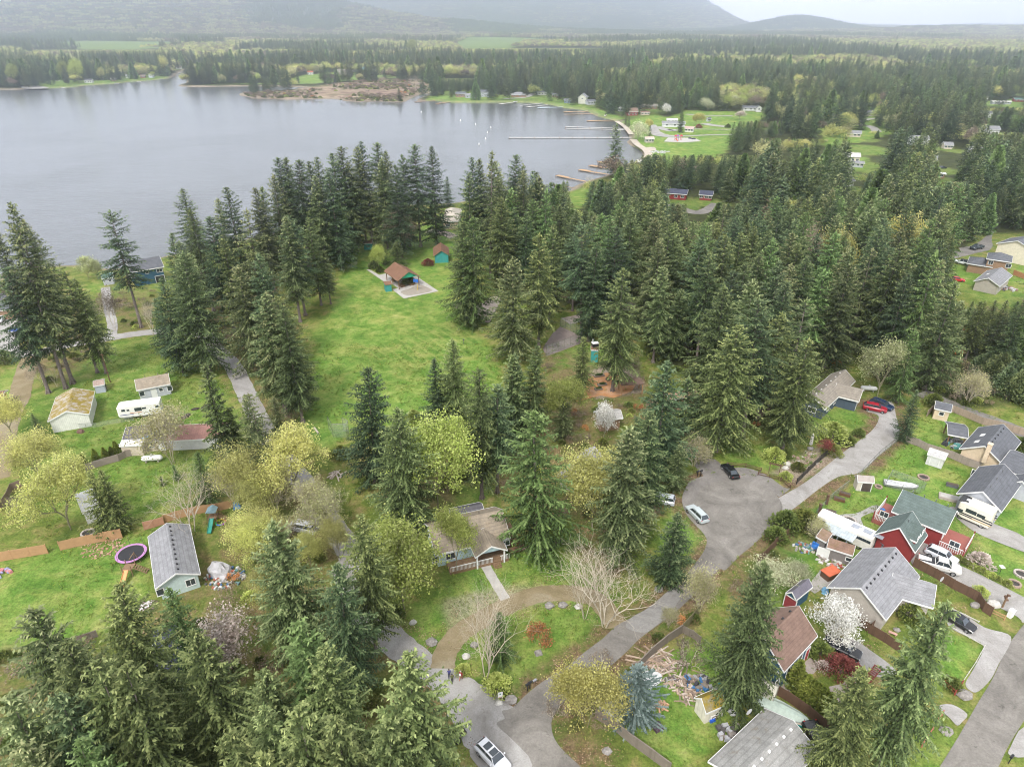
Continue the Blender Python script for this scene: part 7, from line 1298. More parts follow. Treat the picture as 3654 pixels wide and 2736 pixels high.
person('walker in a red jacket with a white pack at the edge of the island lawn', 31, 1645, 970, -.4, (.32, .05, .05), (.4, .16, .1), (.5, .45, .4), (.7, .7, .7))
# ================================================================ planting
ORD = ['leftmost', 'second', 'third', 'fourth', 'fifth', 'sixth', 'seventh', 'eighth', 'ninth', 'tenth', 'eleventh', 'twelfth', 'thirteenth', 'fourteenth', 'fifteenth', 'sixteenth', 'seventeenth',
       'eighteenth', 'nineteenth', 'twentieth', 'twenty-first', 'twenty-second', 'twenty-third', 'twenty-fourth', 'twenty-fifth', 'twenty-sixth', 'twenty-seventh', 'twenty-eighth', 'twenty-ninth', 'thirtieth',
       'thirty-first', 'thirty-second', 'thirty-third', 'thirty-fourth', 'thirty-fifth', 'thirty-sixth', 'thirty-seventh', 'thirty-eighth', 'thirty-ninth', 'fortieth']
LOOK = {'fir_a': 'full green', 'fir_b': 'olive-green', 'fir_c': 'dense dark', 'fir_d': 'green drooping', 'fir_e': 'tall dark', 'fir_f': 'broad olive', 'spruce_a': 'dark cone-shaped', 'spruce_b': 'green cone-shaped',
        'cedar_a': 'feathery green', 'cedar_b': 'feathery light', 'ragged': 'ragged', 'ragged_b': 'bare-trunked', 'bare_top': 'brownish half-bare', 'hero_a': 'large green', 'hero_b': 'large olive',
        'hero_c': 'tall green', 'young': 'young green', 'young_b': 'young dark', 'cedar_cone': 'bright conical'}
def top_tree(rc, x, y, H):
    p = G(rc, x, y, H); return p[0], p[1], H
def base_tree(rc, x, y, rt, ty, tx=None):
    p = G(rc, x, y); H = height_at(rt, x if tx is None else tx, ty, p[1]); return p[0], p[1], H
CON_N = [0]
def belt(group, where, items):
    """items: (key, rc, x, y, H) by their tops, or (key, rc, bx, by, rc_top, ytop) by base and top"""
    L = []
    for it in items:
        key, rc, x, y = it[:4]
        X, Y, H = top_tree(rc, x, y, it[4]) if len(it) == 5 else base_tree(rc, x, y, it[4], it[5])
        L.append((X/(Y+8), X, Y, H, key))
    L.sort()
    for i, (_, X, Y, H, key) in enumerate(L):
        lab = '%s %sconifer %s' % (ORD[i], '' if i == 0 else 'from the left, ', where) if False else ('%s conifer, %s %s' % (LOOK[key], (ORD[i] + ' from the left' if i else 'leftmost'), where))
        wide = 1.0 if PROTO[key]['H']*1.25 > H else PROTO[key]['H']/H*1.25
        tree_at(key, X, Y, H, lab, wide=rnd.uniform(.94, 1.1)*max(.8, wide)*(.88 if 'bottom left' in group or 'right hand' in group else 1.12 if 'central' in group else 1), group=group); CON_N[0] += 1
belt('tall conifers by the left lake houses', 'in the far left lakeside clump', [
    ('ragged_b', 10, 30, 765, 10, 90), ('fir_b', 10, 575, 1475, 10, 45), ('bare_top', 10, 520, 1515, 10, 255), ('fir_e', 10, 385, 1550, 10, 560), ('ragged', 10, 770, 1390, 10, 600), ('hero_c', 10, 840, 1395, 10, 650),
    ('fir_f', 10, 480, 1010, 10, 180), ('fir_b', 10, 240, 1010, 10, 260)])
belt('conifers round the path bend', 'in the belt left of the park lawn', [
    ('ragged_b', 10, 1115, 1035, 10, 120), ('fir_b', 10, 1440, -60, 30), ('fir_a', 10, 1510, 100, 30), ('fir_c', 10, 1320, 295, 27), ('fir_b', 10, 1410, 355, 28), ('hero_b', 10, 1650, 1390, 10, 440), ('fir_c', 10, 1450, 1385, 10, 640), ('spruce_a', 10, 1330, 1250, 10, 800),
    ('fir_b', 10, 1835, 680, 10, 20), ('ragged', 10, 1940, 110, 30), ('hero_c', 10, 1990, 440, 29), ('hero_b', 10, 1880, 545, 27), ('fir_b', 10, 2090, 765, 28), ('fir_e', 10, 1660, 150, 32), ('fir_d', 10, 1760, 330, 27),
    ('fir_b', 11, 90, 760, 28), ('hero_a', 11, 340, 1640, 11, 780), ('fir_a', 11, 400, 1780, 11, 860), ('fir_e', 11, 420, 940, 11, 150), ('fir_a', 11, 545, 860, 11, 160), ('fir_b', 11, 250, 160, 30), ('fir_c', 11, 30, 430, 30), ('fir_b', 11, 620, 850, 11, 420),
    ('spruce_b', 20, 1790, 600, 10, 1320), ('fir_a', 11, 200, 1600, 11, 1180), ('ragged', 21, 175, 965, 21, 130), ('fir_f', 21, 235, 560, 21, 140), ('fir_d', 20, 1880, 560, 20, 230), ('spruce_b', 20, 2040, 640, 20, 130)])
belt('conifers along the lake shore', 'in the row along the lake', [
    ('fir_c', 0, 1790, 1465, 33), ('fir_b', 0, 2020, 1475, 32), ('fir_e', 0, 2190, 1240, 36), ('fir_b', 1, 235, 1240, 36), ('fir_e', 1, 330, 1258, 36), ('fir_f', 1, 150, 1380, 33), ('fir_a', 1, 40, 1470, 31), ('fir_c', 1, 460, 1268, 34), ('fir_c', 1, 520, 1235, 35),
    ('fir_b', 1, 490, 1378, 32), ('fir_c', 1, 645, 1195, 36), ('fir_e', 1, 705, 1160, 37), ('fir_b', 1, 820, 1152, 36), ('fir_c', 1, 870, 1112, 37), ('fir_e', 1, 985, 1125, 37), ('fir_a', 1, 1055, 1185, 35), ('hero_b', 1, 755, 1280, 32), ('hero_b', 1, 1005, 1245, 33),
    ('fir_c', 1, 1190, 1208, 34), ('fir_e', 1, 1275, 1140, 37), ('fir_c', 11, 1455, 380, 1, 1150), ('spruce_a', 11, 1545, 85, 1, 1390), ('fir_c', 1, 1735, 1238, 35), ('fir_b', 1, 1795, 1248, 34), ('ragged', 11, 1875, 650, 1, 1190),
    ('fir_f', 1, 1700, 1365, 31), ('ragged', 1, 1955, 1278, 33), ('fir_e', 1, 2050, 1215, 36), ('fir_f', 1, 2145, 1345, 32), ('cedar_cone', 11, 720, 510, 1, 1590), ('fir_b', 11, 840, 410, 1, 1500), ('fir_c', 1, 620, 1350, 33), ('fir_c', 1, 1120, 1290, 33)])
belt('conifers edging the park lawn', 'of those right of and below the park lawn', [
    ('hero_a', 11, 1690, 1000, 11, 180), ('cedar_a', 11, 1755, 1020, 11, 165), ('fir_c', 11, 2070, 620, 11, 90), ('hero_b', 11, 2060, 1300, 11, 480), ('hero_c', 12, 270, 1190, 12, 300), ('fir_c', 21, 970, 830, 11, 1330), ('spruce_a', 21, 1480, 430, 11, 1275), ('hero_a', 21, 1610, 420, 11, 1120),
    ('spruce_b', 11, 2060, 1245, 20), ('fir_a', 12, 230, 1155, 21), ('fir_c', 12, 90, 1225, 20), ('fir_d', 21, 1810, 945, 11, 1370), ('fir_e', 21, 1930, 900, 21, 60), ('ragged_b', 12, 605, 1090, 12, 215), ('hero_c', 12, 850, 1535, 12, 570), ('fir_d', 12, 600, 1600, 12, 1105),
    ('fir_b', 12, 1170, 1310, 12, 540), ('hero_b', 12, 1310, 1300, 12, 730), ('fir_e', 12, 890, 245, 29), ('fir_a', 12, 370, 225, 28), ('fir_c', 12, 700, 360, 27)])
belt('conifers round the two central houses', 'round the pale blue house and turning circle', [
    ('hero_a', 21, 1240, 1220, 21, 235), ('cedar_a', 22, 265, 1385, 22, 245), ('hero_b', 22, 900, 1400, 22, 385), ('hero_b', 22, 1330, 900, 22, 530), ('spruce_a', 22, 1280, 1620, 22, 1040), ('fir_c', 22, 1160, 265, 20), ('fir_c', 22, 1180, 800, 12, 1290), ('young_b', 22, 1390, 560, 12, 1440),
    ('fir_c', 22, 1470, 560, 22, 110), ('hero_a', 22, 1660, 575, 12, 1000), ('fir_e', 22, 1875, 480, 12, 830), ('fir_d', 22, 1010, 620, 22, 300), ('hero_c', 22, 2180, 590, 13, 1130), ('fir_a', 23, 300, 560, 13, 1250), ('hero_a', 12, 1750, 700, 28), ('fir_f', 22, 450, 480, 12, 1560)])
belt('conifers of the bottom left wood', 'in the bottom left wood', [
    ('hero_a', 30, 830, 240, 27), ('hero_b', 30, 290, 430, 27), ('hero_a', 30, 540, 670, 27), ('hero_c', 30, 770, 790, 27), ('cedar_a', 30, 1340, 270, 17), ('hero_a', 30, 1600, 560, 25), ('hero_c', 30, 950, 900, 26), ('cedar_a', 30, 640, 1470, 24), ('hero_b', 30, 120, 1540, 24), ('hero_a', 30, 2130, 840, 24),
    ('hero_c', 30, 1780, 1400, 25), ('hero_c', 30, 2060, 1500, 26), ('hero_b', 21, 230, 1115, 24), ('cedar_a', 31, 380, 545, 26), ('hero_a', 31, 530, 735, 25), ('fir_c', 31, 650, 30, 22), ('hero_c', 21, 830, 1045, 24), ('hero_a', 31, 1210, 800, 29), ('hero_c', 31, 320, 1200, 27), ('hero_b', 30, 30, 1150, 26), ('hero_a', 31, 650, 1330, 26),
    ('fir_a', 31, 130, 1080, 24), ('fir_c', 30, 560, 1050, 25), ('hero_c', 31, 960, 1340, 25)])
belt('conifers among the right hand lots', 'among the right hand lots', [
    ('spruce_a', 23, 1245, 495, 23, 90), ('cedar_a', 23, 1200, 190, 13, 1050), ('hero_a', 32, 1830, 1150, 32, 20), ('hero_c', 33, 1560, 365, 26), ('hero_a', 33, 1010, 880, 18)])
# labels of their own for the ones that stand apart
def solo(key, label, rc, x, y, rt=None, ty=None, H=None, wide=1.0, cat=None, name=None, group=None, RC=None):
    if RC:      # the crown's half width in metres
        pass
    if H is None: X, Y, H = base_tree(rc, x, y, rt, ty)
    elif rt == 'top': X, Y, H = top_tree(rc, x, y, H)
    else: X, Y = G(rc, x, y)
    return tree_at(key, X, Y, H, label, wide, cat, name, group)
solo('blue', 'pewter-blue spruce beside the yellow maple at the fence', 32, 1035, 1300, 32, 885, wide=.92, name='blue_spruce')
solo('cedar_b', 'small dark evergreen behind the tall pale bare birch in the middle lawn', 31, 1960, 830, 31, 440, wide=1.2)
solo('spruce_b', 'left of the two blue-green spruces hiding the white-roofed shed', 20, 870, 1215, 20, 730)
solo('spruce_b', 'right of the two blue-green spruces hiding the white-roofed shed', 20, 955, 1195, 20, 715)
solo('cedar_b', 'dark green bushy evergreen left of the gravel park lane, behind the bare maple', 20, 1640, 990, 20, 590, wide=1.25)
solo('cedar_b', 'small dark evergreen below the leaning mossy maple by the long house', 20, 1400, 800, 20, 680, wide=1.3)
solo('young', 'tiny blue-green fir on the lawn below the white gas tank', 20, 1285, 845, 20, 770)
solo('young_b', 'dark fir behind the yellow maple beside the white barn', 20, 330, 480, 20, 280, wide=1.2)
solo('young', 'small dark fir just behind the park picnic shelter', 11, 1150, 560, 11, 365, wide=1.4)
solo('young', 'narrow dark fir between the pale sapling and the dark fir at the shelter', 11, 1050, 540, 11, 365)
solo('spruce_a', 'dark fir standing alone in front of the park building by the lake head', 2, 1385, 1045, 2, 835, wide=.9)
solo('fir_c', 'dark round-crowned pine on the marsh point by the channel mouth', 1, 1165, 800, 1, 695, wide=1.5)
solo('cedar_cone', 'bright green cone-shaped tree on the far right shore lawn', 1, 1762, 790, 1, 625, wide=1.1)
solo('young', 'dark cypress at the water end of the park lawn', 2, 1140, 1075, 2, 990)
solo('young', 'left of two dark cypresses by the lawn edge hedge', 2, 955, 985, 2, 905); solo('young', 'right of two dark cypresses by the lawn edge hedge', 2, 978, 1000, 2, 915)
solo('laurel', 'round dark evergreen beside the small boathouse on the near right shore', 2, 1105, 1310, 2, 1240, wide=.7)
solo('laurel', 'big rounded dark evergreen behind the red-leaved tree in the right suburb', 3, 1430, 970, 3, 840, wide=1.1)
solo('laurel', 'smaller rounded evergreen beside the big one in the right suburb', 3, 1540, 960, 3, 880)
# broadleaf trees
B = [('maple_a', 'yellow-green maple left of the two spruces, its crown over the white-roofed shed', 20, 560, 1190, 20, 640, 1.0), ('maple_b', 'largest yellow maple, behind the other at the left fence', 20, 330, 870, 20, 400, 1.1),
     ('maple_a', 'pale yellow maple beside the lane at the far left edge', 20, 110, 470, 20, 120, 1.0), ('maple_c', 'mossy leaning maple growing over the long house with the blue tarp', 20, 1365, 670, 20, 185, 1.0),
     ('bare_a', 'tall pale bare maple leaning over the grey-roofed house', 20, 1520, 1210, 20, 735, 1.05), ('maple_b', 'yellow maple with grey limbs left of the gravel park lane', 20, 1990, 1020, 20, 480, 1.0),
     ('maple_a', 'bright yellow maple on the right side of the gravel park lane', 21, 340, 965, 21, 395, 1.0), ('maple_c', 'budding tree beside the lane opposite the white minivan', 21, 600, 1240, 21, 865, 1.15),
     ('maple_b', 'broad yellow tree in front of the green-slide play set', 21, 60, 1420, 21, 1010, 1.1), ('maple_d', 'pale green tree left of the pale blue house', 31, 1200, 410, 21, 1160, 1.15),
     ('maple_d', 'pale green tree growing in front of the pale blue house porch', 21, 1610, 1535, 21, 1015, .68), ('maple_d', 'green-and-yellow tree behind the large fir left of the pale blue house', 21, 1465, 1060, 21, 310, .95),
     ('maple_d', 'lime-green tree at the near right corner of the park lawn', 22, 470, 440, 12, 1420, .9), ('magnolia', 'white-flowering magnolia beside the grey workshop roof', 22, 780, 500, 22, 185, .62),
     ('maple_a', 'yellow-green tree behind the big fir at the turning circle', 22, 690, 1180, 22, 520, .95), ('maple_c', 'thin budding tree beside the driveway mouth of the turning circle', 22, 1490, 690, 22, 435, 1.1),
     ('bare_b', 'tall pale bare birch in the middle of the island lawn', 31, 1850, 975, 31, 175, 1.0), ('bare_b', 'left of the two pale bare trees beside the road', 32, 630, 490, 22, 1395, 1.05),
     ('bare_a', 'wide spreading white-limbed bare tree beside the road', 32, 790, 545, 22, 1330, 1.1), ('gold_maple', 'golden-leaved tree at the corner of the road beside the blue spruce', 32, 650, 1315, 32, 850, .82),
     ('maple_c', 'sparse yellow-budding tree overhanging the road', 32, 1530, 440, 32, 60, .75), ('maple_c', 'slender sapling between the road and the solid fence', 32, 1290, 565, 32, 385, .7),
     ('plum', 'white blossom tree between the brown roof and the large grey roof', 33, 660, 650, 33, 320, .72), ('pale_tree', 'cream-flowering tree behind the large fir at the debris yard', 33, 240, 295, 33, 40, 1.0),
     ('pale_tree', 'smaller cream-flowering tree near the orange box', 33, 430, 225, 33, 35, .8), ('dogwood', 'cream-green dogwood beside the blue-grey house', 23, 1050, 150, 13, 1120, .9),
     ('dogwood', 'white-flowering tree at the lake shore beside the small green-roofed shed', 10, 700, 660, 10, 475, 1.0), ('dogwood', 'yellow-white tree touching the flowering one at the left shore', 10, 770, 660, 10, 500, .7),
     ('bare_b', 'pale bare alder at the bend of the left gravel lane', 10, 1210, 1095, 10, 790, 1.1), ('bare_d', 'dark bare tree beside the footpath to the lake', 10, 910, 1060, 10, 700, .6),
     ('maple_c', 'leftmost of three mossy bare maples behind the picnic shelter', 11, 960, 375, 11, 60, 1.1), ('maple_b', 'middle, yellowish one of three maples behind the picnic shelter', 11, 1040, 370, 11, 25, .9),
     ('bare_d', 'rightmost, grey one of three bare maples behind the picnic shelter', 11, 1210, 450, 11, 65, 1.1), ('maple_d', 'pale sapling at the left end of the picnic shelter', 11, 1000, 590, 11, 380, .7),
     ('bare_d', 'pinkish bare shrub-tree beside the mulched garden', 12, 1010, 1440, 12, 1260, .9), ('bare_d', 'rust-tinged round bare tree rising from the right wood', 13, 470, 800, 13, 180, .75),
     ('gold_maple', 'yellow-green round tree beside the rust-tinged one in the right wood', 13, 640, 800, 13, 250, .8), ('gold_maple', 'yellow-topped tree with orange limbs in the right wood', 13, 1150, 700, 13, 130, .7),
     ('maple_c', 'olive weeping tree in front of the dark hedge at the right', 13, 1760, 1640, 13, 1340, .9), ('pink_tree', 'white-blossoming tree half hidden in the bottom left wood', 30, 1880, 830, 30, 480, 1.0),
     ('bare_c', 'thin bare saplings between the two clumps of the bottom left wood', 31, 870, 930, 31, 560, .7), ('maple_c', 'yellow-budding thicket below the sparse fir in the bottom left wood', 31, 740, 960, 31, 800, 1.0),
     ('maple_b', 'yellow-budding tree overhanging the rubbish heap behind the grey-roofed house', 20, 2050, 1500, 20, 1060, .9), ('maple_d', 'green willow-like tree between the lane and the pale blue house', 21, 950, 1350, 21, 1180, .9),
     ('red_tree', 'dark red maple at the garden fence', 23, 625, 600, 23, 495, 1.0), ('bare_d', 'bare grey-brown tree at the gravel lane bend on the left', 10, 340, 1490, 10, 1290, 1.0), ('bare_b', 'white-stemmed bare sapling clump beside the left lane', 10, 450, 1500, 10, 1330, .8),
     ('bare_a', 'grey bare tree near the shore end of the right hand wood', 2, 670, 1480, 2, 1370, .8)]
B += [('maple_a', 'yellow maple hanging over the lane above the minivan, left side', 21, 90, 1130, 21, 720, .9), ('maple_c', 'olive budding tree between the two yellow maples of the lane', 21, 190, 1030, 21, 640, 1.0), ('maple_c', 'grey-olive tree on the right side of the lane below the yellow maple', 21, 480, 1130, 21, 760, .9), ('bare_c', 'thin bare-limbed tree left of the minivan', 21, 270, 1370, 21, 1060, .9),
     ('maple_b', 'yellow-brown budding tree right of the lane below the minivan', 21, 690, 1440, 21, 1080, .8), ('maple_a', 'small yellow tree just below the minivan', 21, 470, 1500, 21, 1200, .8), ('bare_b', 'bare reddish stems between the lane and the drooping fir', 31, 760, 260, 21, 1460, .9), ('maple_c', 'olive tree right of the laurel-dark evergreen above the play tower', 20, 1860, 1010, 20, 640, 1.0),
     ('bare_c', 'broken-topped bare tree left of the grey-limbed yellow maple', 20, 1920, 980, 20, 570, .7), ('maple_b', 'yellow tree overhanging the mulched play yard', 20, 2130, 1340, 20, 1000, .9), ('maple_a', 'yellow-leaved tree under the sparse fir by the rubbish heap', 31, 120, 420, 21, 1500, .8), ('maple_d', 'green tree at the lane below the sparse drooping fir', 31, 1030, 430, 21, 1420, .8)]
for k, lab, rc, x, y, rt, ty, wd in B: solo(k, lab, rc, x, y, rt, ty, wide=wd)
for k, lab, rc, x, y, rt, ty, wd in [('gold_maple', 'golden weeping willow by the park building at the lake head', 2, 1525, 990, 2, 885, .95), ('pale_tree', 'large pale tree at the head of the long white dock', 2, 1050, 1105, 2, 955, 1.1),
     ('gold_maple', 'small golden tree beside the pale one at the lake head', 2, 1135, 1020, 2, 935, .9), ('maple_d', 'lime-green round tree behind the lake-head park', 2, 1745, 875, 2, 742, 1.0), ('maple_d', 'lime tree right of the round lime one', 2, 1860, 862, 2, 742, 1.0),
     ('pale_tree', 'pale grey-green tree left of the round lime one', 2, 1600, 880, 2, 765, 1.0), ('pink_tree', 'pink-white blossom tree at the far side of the lake-head park', 2, 1850, 945, 2, 870, 1.2), ('magnolia', 'white blossom tree right of the brown-roofed lake house', 2, 1270, 920, 2, 815, 1.0),
     ('magnolia', 'white blossom tree between the two lime ones', 2, 1800, 860, 2, 755, .9), ('gold_maple', 'large yellow tree, left of the pair in the right suburb', 3, 655, 1000, 3, 815, 1.0), ('gold_maple', 'large yellow tree, right of the pair in the right suburb', 3, 800, 1020, 3, 880, 1.0),
     ('bare_b', 'grey bare tree between the yellow pair in the right suburb', 3, 705, 1060, 3, 880, 1.2), ('maple_b', 'yellow-green tree behind the yellow pair', 3, 890, 960, 3, 845, 1.0), ('maple_d', 'lime-green oval tree left of the dark evergreens in the right suburb', 3, 1275, 980, 3, 815, .9),
     ('red_tree', 'red-leaved tree in front of the dark evergreens in the right suburb', 3, 1370, 1010, 3, 945, 1.2), ('red_tree', 'crimson maple beside the pale blue spruce in the middle wood', 3, 315, 1440, 3, 1385, 1.2), ('maple_c', 'budding tree beside the crimson maple', 3, 430, 1400, 3, 1290, 1.0),
     ('maple_b', 'yellow-green tree on the far shore, behind the marsh', 1, 1355, 590, 1, 510, 1.0), ('bare_a', 'pinkish bare tree on the far flat, left of the red roof', 1, 1405, 460, 1, 378, 1.0), ('maple_d', 'tall pale tree rising over the far right shore', 1, 1262, 450, 1, 310, .9),
     ('maple_d', 'leftmost yellow-green tree on the far left shore', 0, 130, 690, 0, 500, .7), ('maple_d', 'second yellow-green tree on the far left shore', 0, 535, 670, 0, 475, .7), ('maple_d', 'third yellow-green tree on the far left shore', 0, 632, 680, 0, 460, .7),
     ('maple_b', 'brownish budding tree on the far left shore', 0, 820, 650, 0, 520, .7), ('maple_b', 'tall pale pinkish-green tree near the channel on the far left shore', 0, 1310, 600, 0, 420, .6),
     ('cedar_cone', 'cone-shaped bright cedar left of the grey gabled boathouse', 0, 1055, 625, 0, 485, 1.2), ('cedar_cone', 'narrow bright cedar behind the grey gabled boathouse', 0, 1195, 590, 0, 480, .9), ('bare_a', 'large grey bare willow at the right end of the marsh', 1, 1290, 720, 1, 590, 1.6),
     ('bare_d', 'brown bare thicket tree at the back of the marsh', 1, 1030, 660, 1, 600, 1.6), ('bare_d', 'right hand brown bare thicket tree at the back of the marsh', 1, 1150, 670, 1, 610, 1.6)]:
    solo(k, lab, rc, x, y, rt, ty, wide=wd)
# shrubs
SH = [('bush_red', 'round russet barberry dome on the front lawn of the brown-roofed house', 33, 760, 915, 2.6), ('bush_pink', 'small pale pink azalea beside the paved patio', 33, 622, 880, 1.2), ('bush', 'loose green shrub beside the black car', 33, 600, 780, 2.2),
      ('bush_red', 'round dark red bush on the park lawn', 11, 1386, 545, 2.4), ('rust_bush', 'orange-red azalea on the island lawn', 32, 265, 690, 3.4), ('bush_lime', 'yellow-green shrub by the flower bed', 23, 240, 640, 2.6), ('bush_lime', 'lime shrub beside the red maple', 23, 690, 600, 2.4),
      ('bush_lime', 'large pale green shrub at the corner of the blue-grey house lawn', 23, 690, 490, 4.0), ('bush', 'dark shrub between the pale shrub and the lane', 23, 820, 515, 1.8), ('bush', 'brown bare shrub at the lawn corner', 23, 905, 450, 1.6), ('bush', 'small green bush in the mulch bed', 23, 320, 620, 1.6),
      ('bush_lime', 'bright green shrub nearest the arch in the flower bed', 23, 330, 790, 1.5), ('bush', 'clipped bush in the middle of the flower bed', 23, 425, 720, 1.6), ('bush_lime', 'yellow-green azalea by the lane fork', 31, 1935, 1040, 2.2), ('bush_lime', 'yellow flowering shrub beside the walkers', 31, 1665, 910, 1.3),
      ('bush_dark', 'dark green clipped shrub at the left end of the picnic shelter', 11, 960, 570, 2.6), ('bush', 'low green shrub at the picnic shelter bed', 11, 1010, 600, 2.0), ('bush', 'shrub growing inside the picnic shelter opening', 11, 1235, 690, 2.6), ('bush_dark', 'round dark bush at the left edge', 10, 40, 1310, 3.2),
      ('bush_dark', 'round dark bush on the right lake lawn', 2, 1760, 1008, 3), ('bush_red', 'dark bush under the golden willow', 2, 1530, 1010, 3), ('bush_lime', 'round green shrub on the far right shore lawn', 1, 1918, 770, 4), ('twig_bush', 'grey twiggy bush by the left wooden fence', 20, 190, 1040, 3.4),
      ('twig_bush', 'brown bare bush between the log pile and the large fir', 32, 1450, 850, 3.6), ('bush', 'brambles beside the roadside fence at the turning circle', 23, 330, 1180, 3.2), ('bush', 'bramble mass in front of the old bus', 23, 470, 1180, 3.4), ('bush', 'bramble at the foot of the fence by the road', 23, 250, 1270, 2.4),
      ('maple_c', 'spreading green shrub-tree over the bus shed', 23, 560, 1260, 4.5), ('bush', 'shrub on the lawn edge above the round mulch bed', 21, 700, 620, 2.4), ('bush_lime', 'lime bush behind the fir on the park lawn edge', 21, 1275, 330, 2.4), ('bush', 'purple-leaved shrub at the bed right of the tall tree', 21, 1650, 790, 1.8),
      ('bush', 'dark bush by the drive of the blue-grey house', 23, 1490, 210, 2.6), ('bush', 'round clipped shrub by the cream house drive', 23, 2180, 560, 2.6), ('bush', 'small shrub by the white house entrance', 23, 2170, 900, 1.8), ('bush_lime', 'yellow flowering bush by the utility trailer', 33, 850, 1620, 1.9),
      ('bush', 'green shrub in front of the grey house porch', 33, 1310, 480, 2.4), ('bush_lime', 'yellow bush at the planter with the wishing well', 33, 1855, 300, 1.5), ('bush', 'green bush in the roadside planter', 33, 1640, 1030, 1.5), ('bush', 'shrub at the foot of the bare birch clump', 31, 1120, 470, 1.8),
      ('twig_bush', 'bare twigs at the road corner below the golden tree', 32, 400, 1250, 2.4), ('twig_bush', 'bare red-brown twigs beside the road, above the golden tree', 32, 760, 880, 2.6), ('bush_pink', 'pale weeping cherry bush on the front lawn by the gravel drive', 23, 1850, 1470, 2.2)]
for k, lab, rc, x, y, H in SH: solo(k, lab, rc, x, y, H=H, name='shrub', cat='shrub')
a = G(33, 395, 1040); b_ = G(33, 730, 1350)
for i in range(13):
    t = i/12; tree_at('thuja', a[0]+(b_[0]-a[0])*t, a[1]+(b_[1]-a[1])*t, rnd.uniform(3.6, 4.4) + (.8 if i == 0 else 0), '%s bright green hedge column along the brown fence, from the brown-roofed house' % (ORD[i] if i else 'first'), 1.15, 'hedge shrub', 'arborvitae', 'hedge columns between the two fences')
for i, (x, y, h) in enumerate([(670, 690, 2.6), (735, 680, 1.2), (765, 660, 3.0), (840, 645, 2.9), (890, 620, 2.4), (930, 605, 3.2)]):
    p = G(20, x, y); tree_at('thuja', p[0], p[1], h, '%s narrow arborvitae from the left behind the grey board fence' % ORD[i].replace('leftmost', 'first'), 1.1, 'hedge shrub', 'arborvitae', 'arborvitae row behind the grey fence')
for i in range(11):
    p = G(23, 1690 + i*38, 1435 + i*19.5)
    if i != 9: tree_at('ball_gold', p[0], p[1], rnd.uniform(.8, 1.05), '%s yellow clipped ball along the gravel drive, from the red house' % (ORD[i] if i else 'first'), 1, 'shrub', 'clipped_shrub', 'clipped yellow balls along the drive')
for i in range(9):
    p = G(13, 1880 + i*52, 1420 + (i % 2)*60 + i*22); tree_at('laurel', p[0], p[1], rnd.uniform(6, 8), '%s clump from the left of the tall dark hedge above the back road' % ORD[i].replace('leftmost', 'first'), .85, 'hedge shrub', 'laurel_shrub', 'tall dark hedge above the back road')
# ---------------------------------------------------------------- the wood and the far forest
q = np.random.default_rng(5)
HB = np.array(HOUSE_XY if HOUSE_XY else [(0, -999, 1)])          # houses keep their clearings
KEEP = [GP(-1, [(1120, 700), (1280, 690), (1300, 780), (1410, 790), (1420, 860), (1270, 870), (1180, 790)]), GM([(12, 960, 900), (12, 1130, 870), (12, 1130, 1010), (12, 960, 1040)]), GM([(13, 1520, 500), (13, 1660, 440), (13, 1900, 390), (13, 1950, 300), (13, 2000, 320), (13, 2140, 320), (13, 2400, 420), (13, 2400, 900), (13, 1880, 800), (13, 1500, 700)]),
        GM([(12, 1220, 30), (12, 1700, 20), (12, 1720, 140), (12, 1380, 200)]), GM([(3, 230, 1400), (3, 360, 1380), (3, 300, 1580), (3, 200, 1600)]), GM([(12, 520, -40), (12, 680, -40), (12, 640, 60), (12, 540, 60)]), GM([(13, 900, 60), (13, 1200, 40), (13, 1190, 130), (13, 900, 160)])]
THIN = [SHORE_L, SHORE_R, CLEAR_R1]; CLEAR = [PARK2, MARSH, MEADOW, SHORE_N, SHORE_E, CLEAR_R2, CLEAR_R3, CLEAR_R4] + FIELDS + KEEP
def free(x, y, shore=4.0):
    ok = np.ones(x.shape, bool)
    for p in CLEAR:
        xs = [a[0] for a in p]; ys = [a[1] for a in p]; s = (x > min(xs)-3) & (x < max(xs)+3) & (y > min(ys)-3) & (y < max(ys)+3)
        if s.any():
            t = pip(x[s], y[s], p); i = np.where(s)[0]; ok[i[t]] = False
    for p in THIN:
        t = pip(x, y, p) & (q.random(len(x)) > .38); ok[t] = False
    s = (y < 2600); i = np.where(s)[0]; d = sdist(x[i], y[i], LAKE_S); ok[i[d > -shore]] = False
    for hx, hy, hr in HB: ok &= ~((np.abs(x-hx) < hr) & (y > hy-hr*(1.1+hy/450)) & (y < hy+hr))
    return ok
PROT = [(1370, 1640, 335), (1640, 1790, 300), (1185, 1330, 392), (1330, 1372, 345), (1430, 1530, 440), (1530, 1600, 440), (1840, 1905, 282), (1820, 1905, 372), (1990, 2070, 392), (1810, 1858, 412), (2110, 2240, 286), (2020, 2240, 650), (1670, 1725, 428), (2115, 2240, 232), (1225, 1275, 455), (1480, 1540, 480),
        (75, 345, 109), (1000, 1300, 106), (955, 1032, 170), (640, 850, 182), (1440, 1690, 262), (1745, 1775, 400)]
def cap(x, y, H, gz=0):
    '''the tallest crown that leaves the things standing beyond it in sight'''
    H = np.array(H, float)
    for x0, x1, yb in PROT:
        t = math.atan(-(yb/.60536-CY)/F); dep = PITCH-t; Yd = CAM_H/math.tan(dep)
        u = (CX + F*x/(y*cs+CAM_H*sn))*.60536
        hm = CAM_H - y*math.tan(dep)
        s = (u > x0-3) & (u < x1+3) & (y < Yd-2); H = np.where(s & (H > hm), hm, H)
    return H
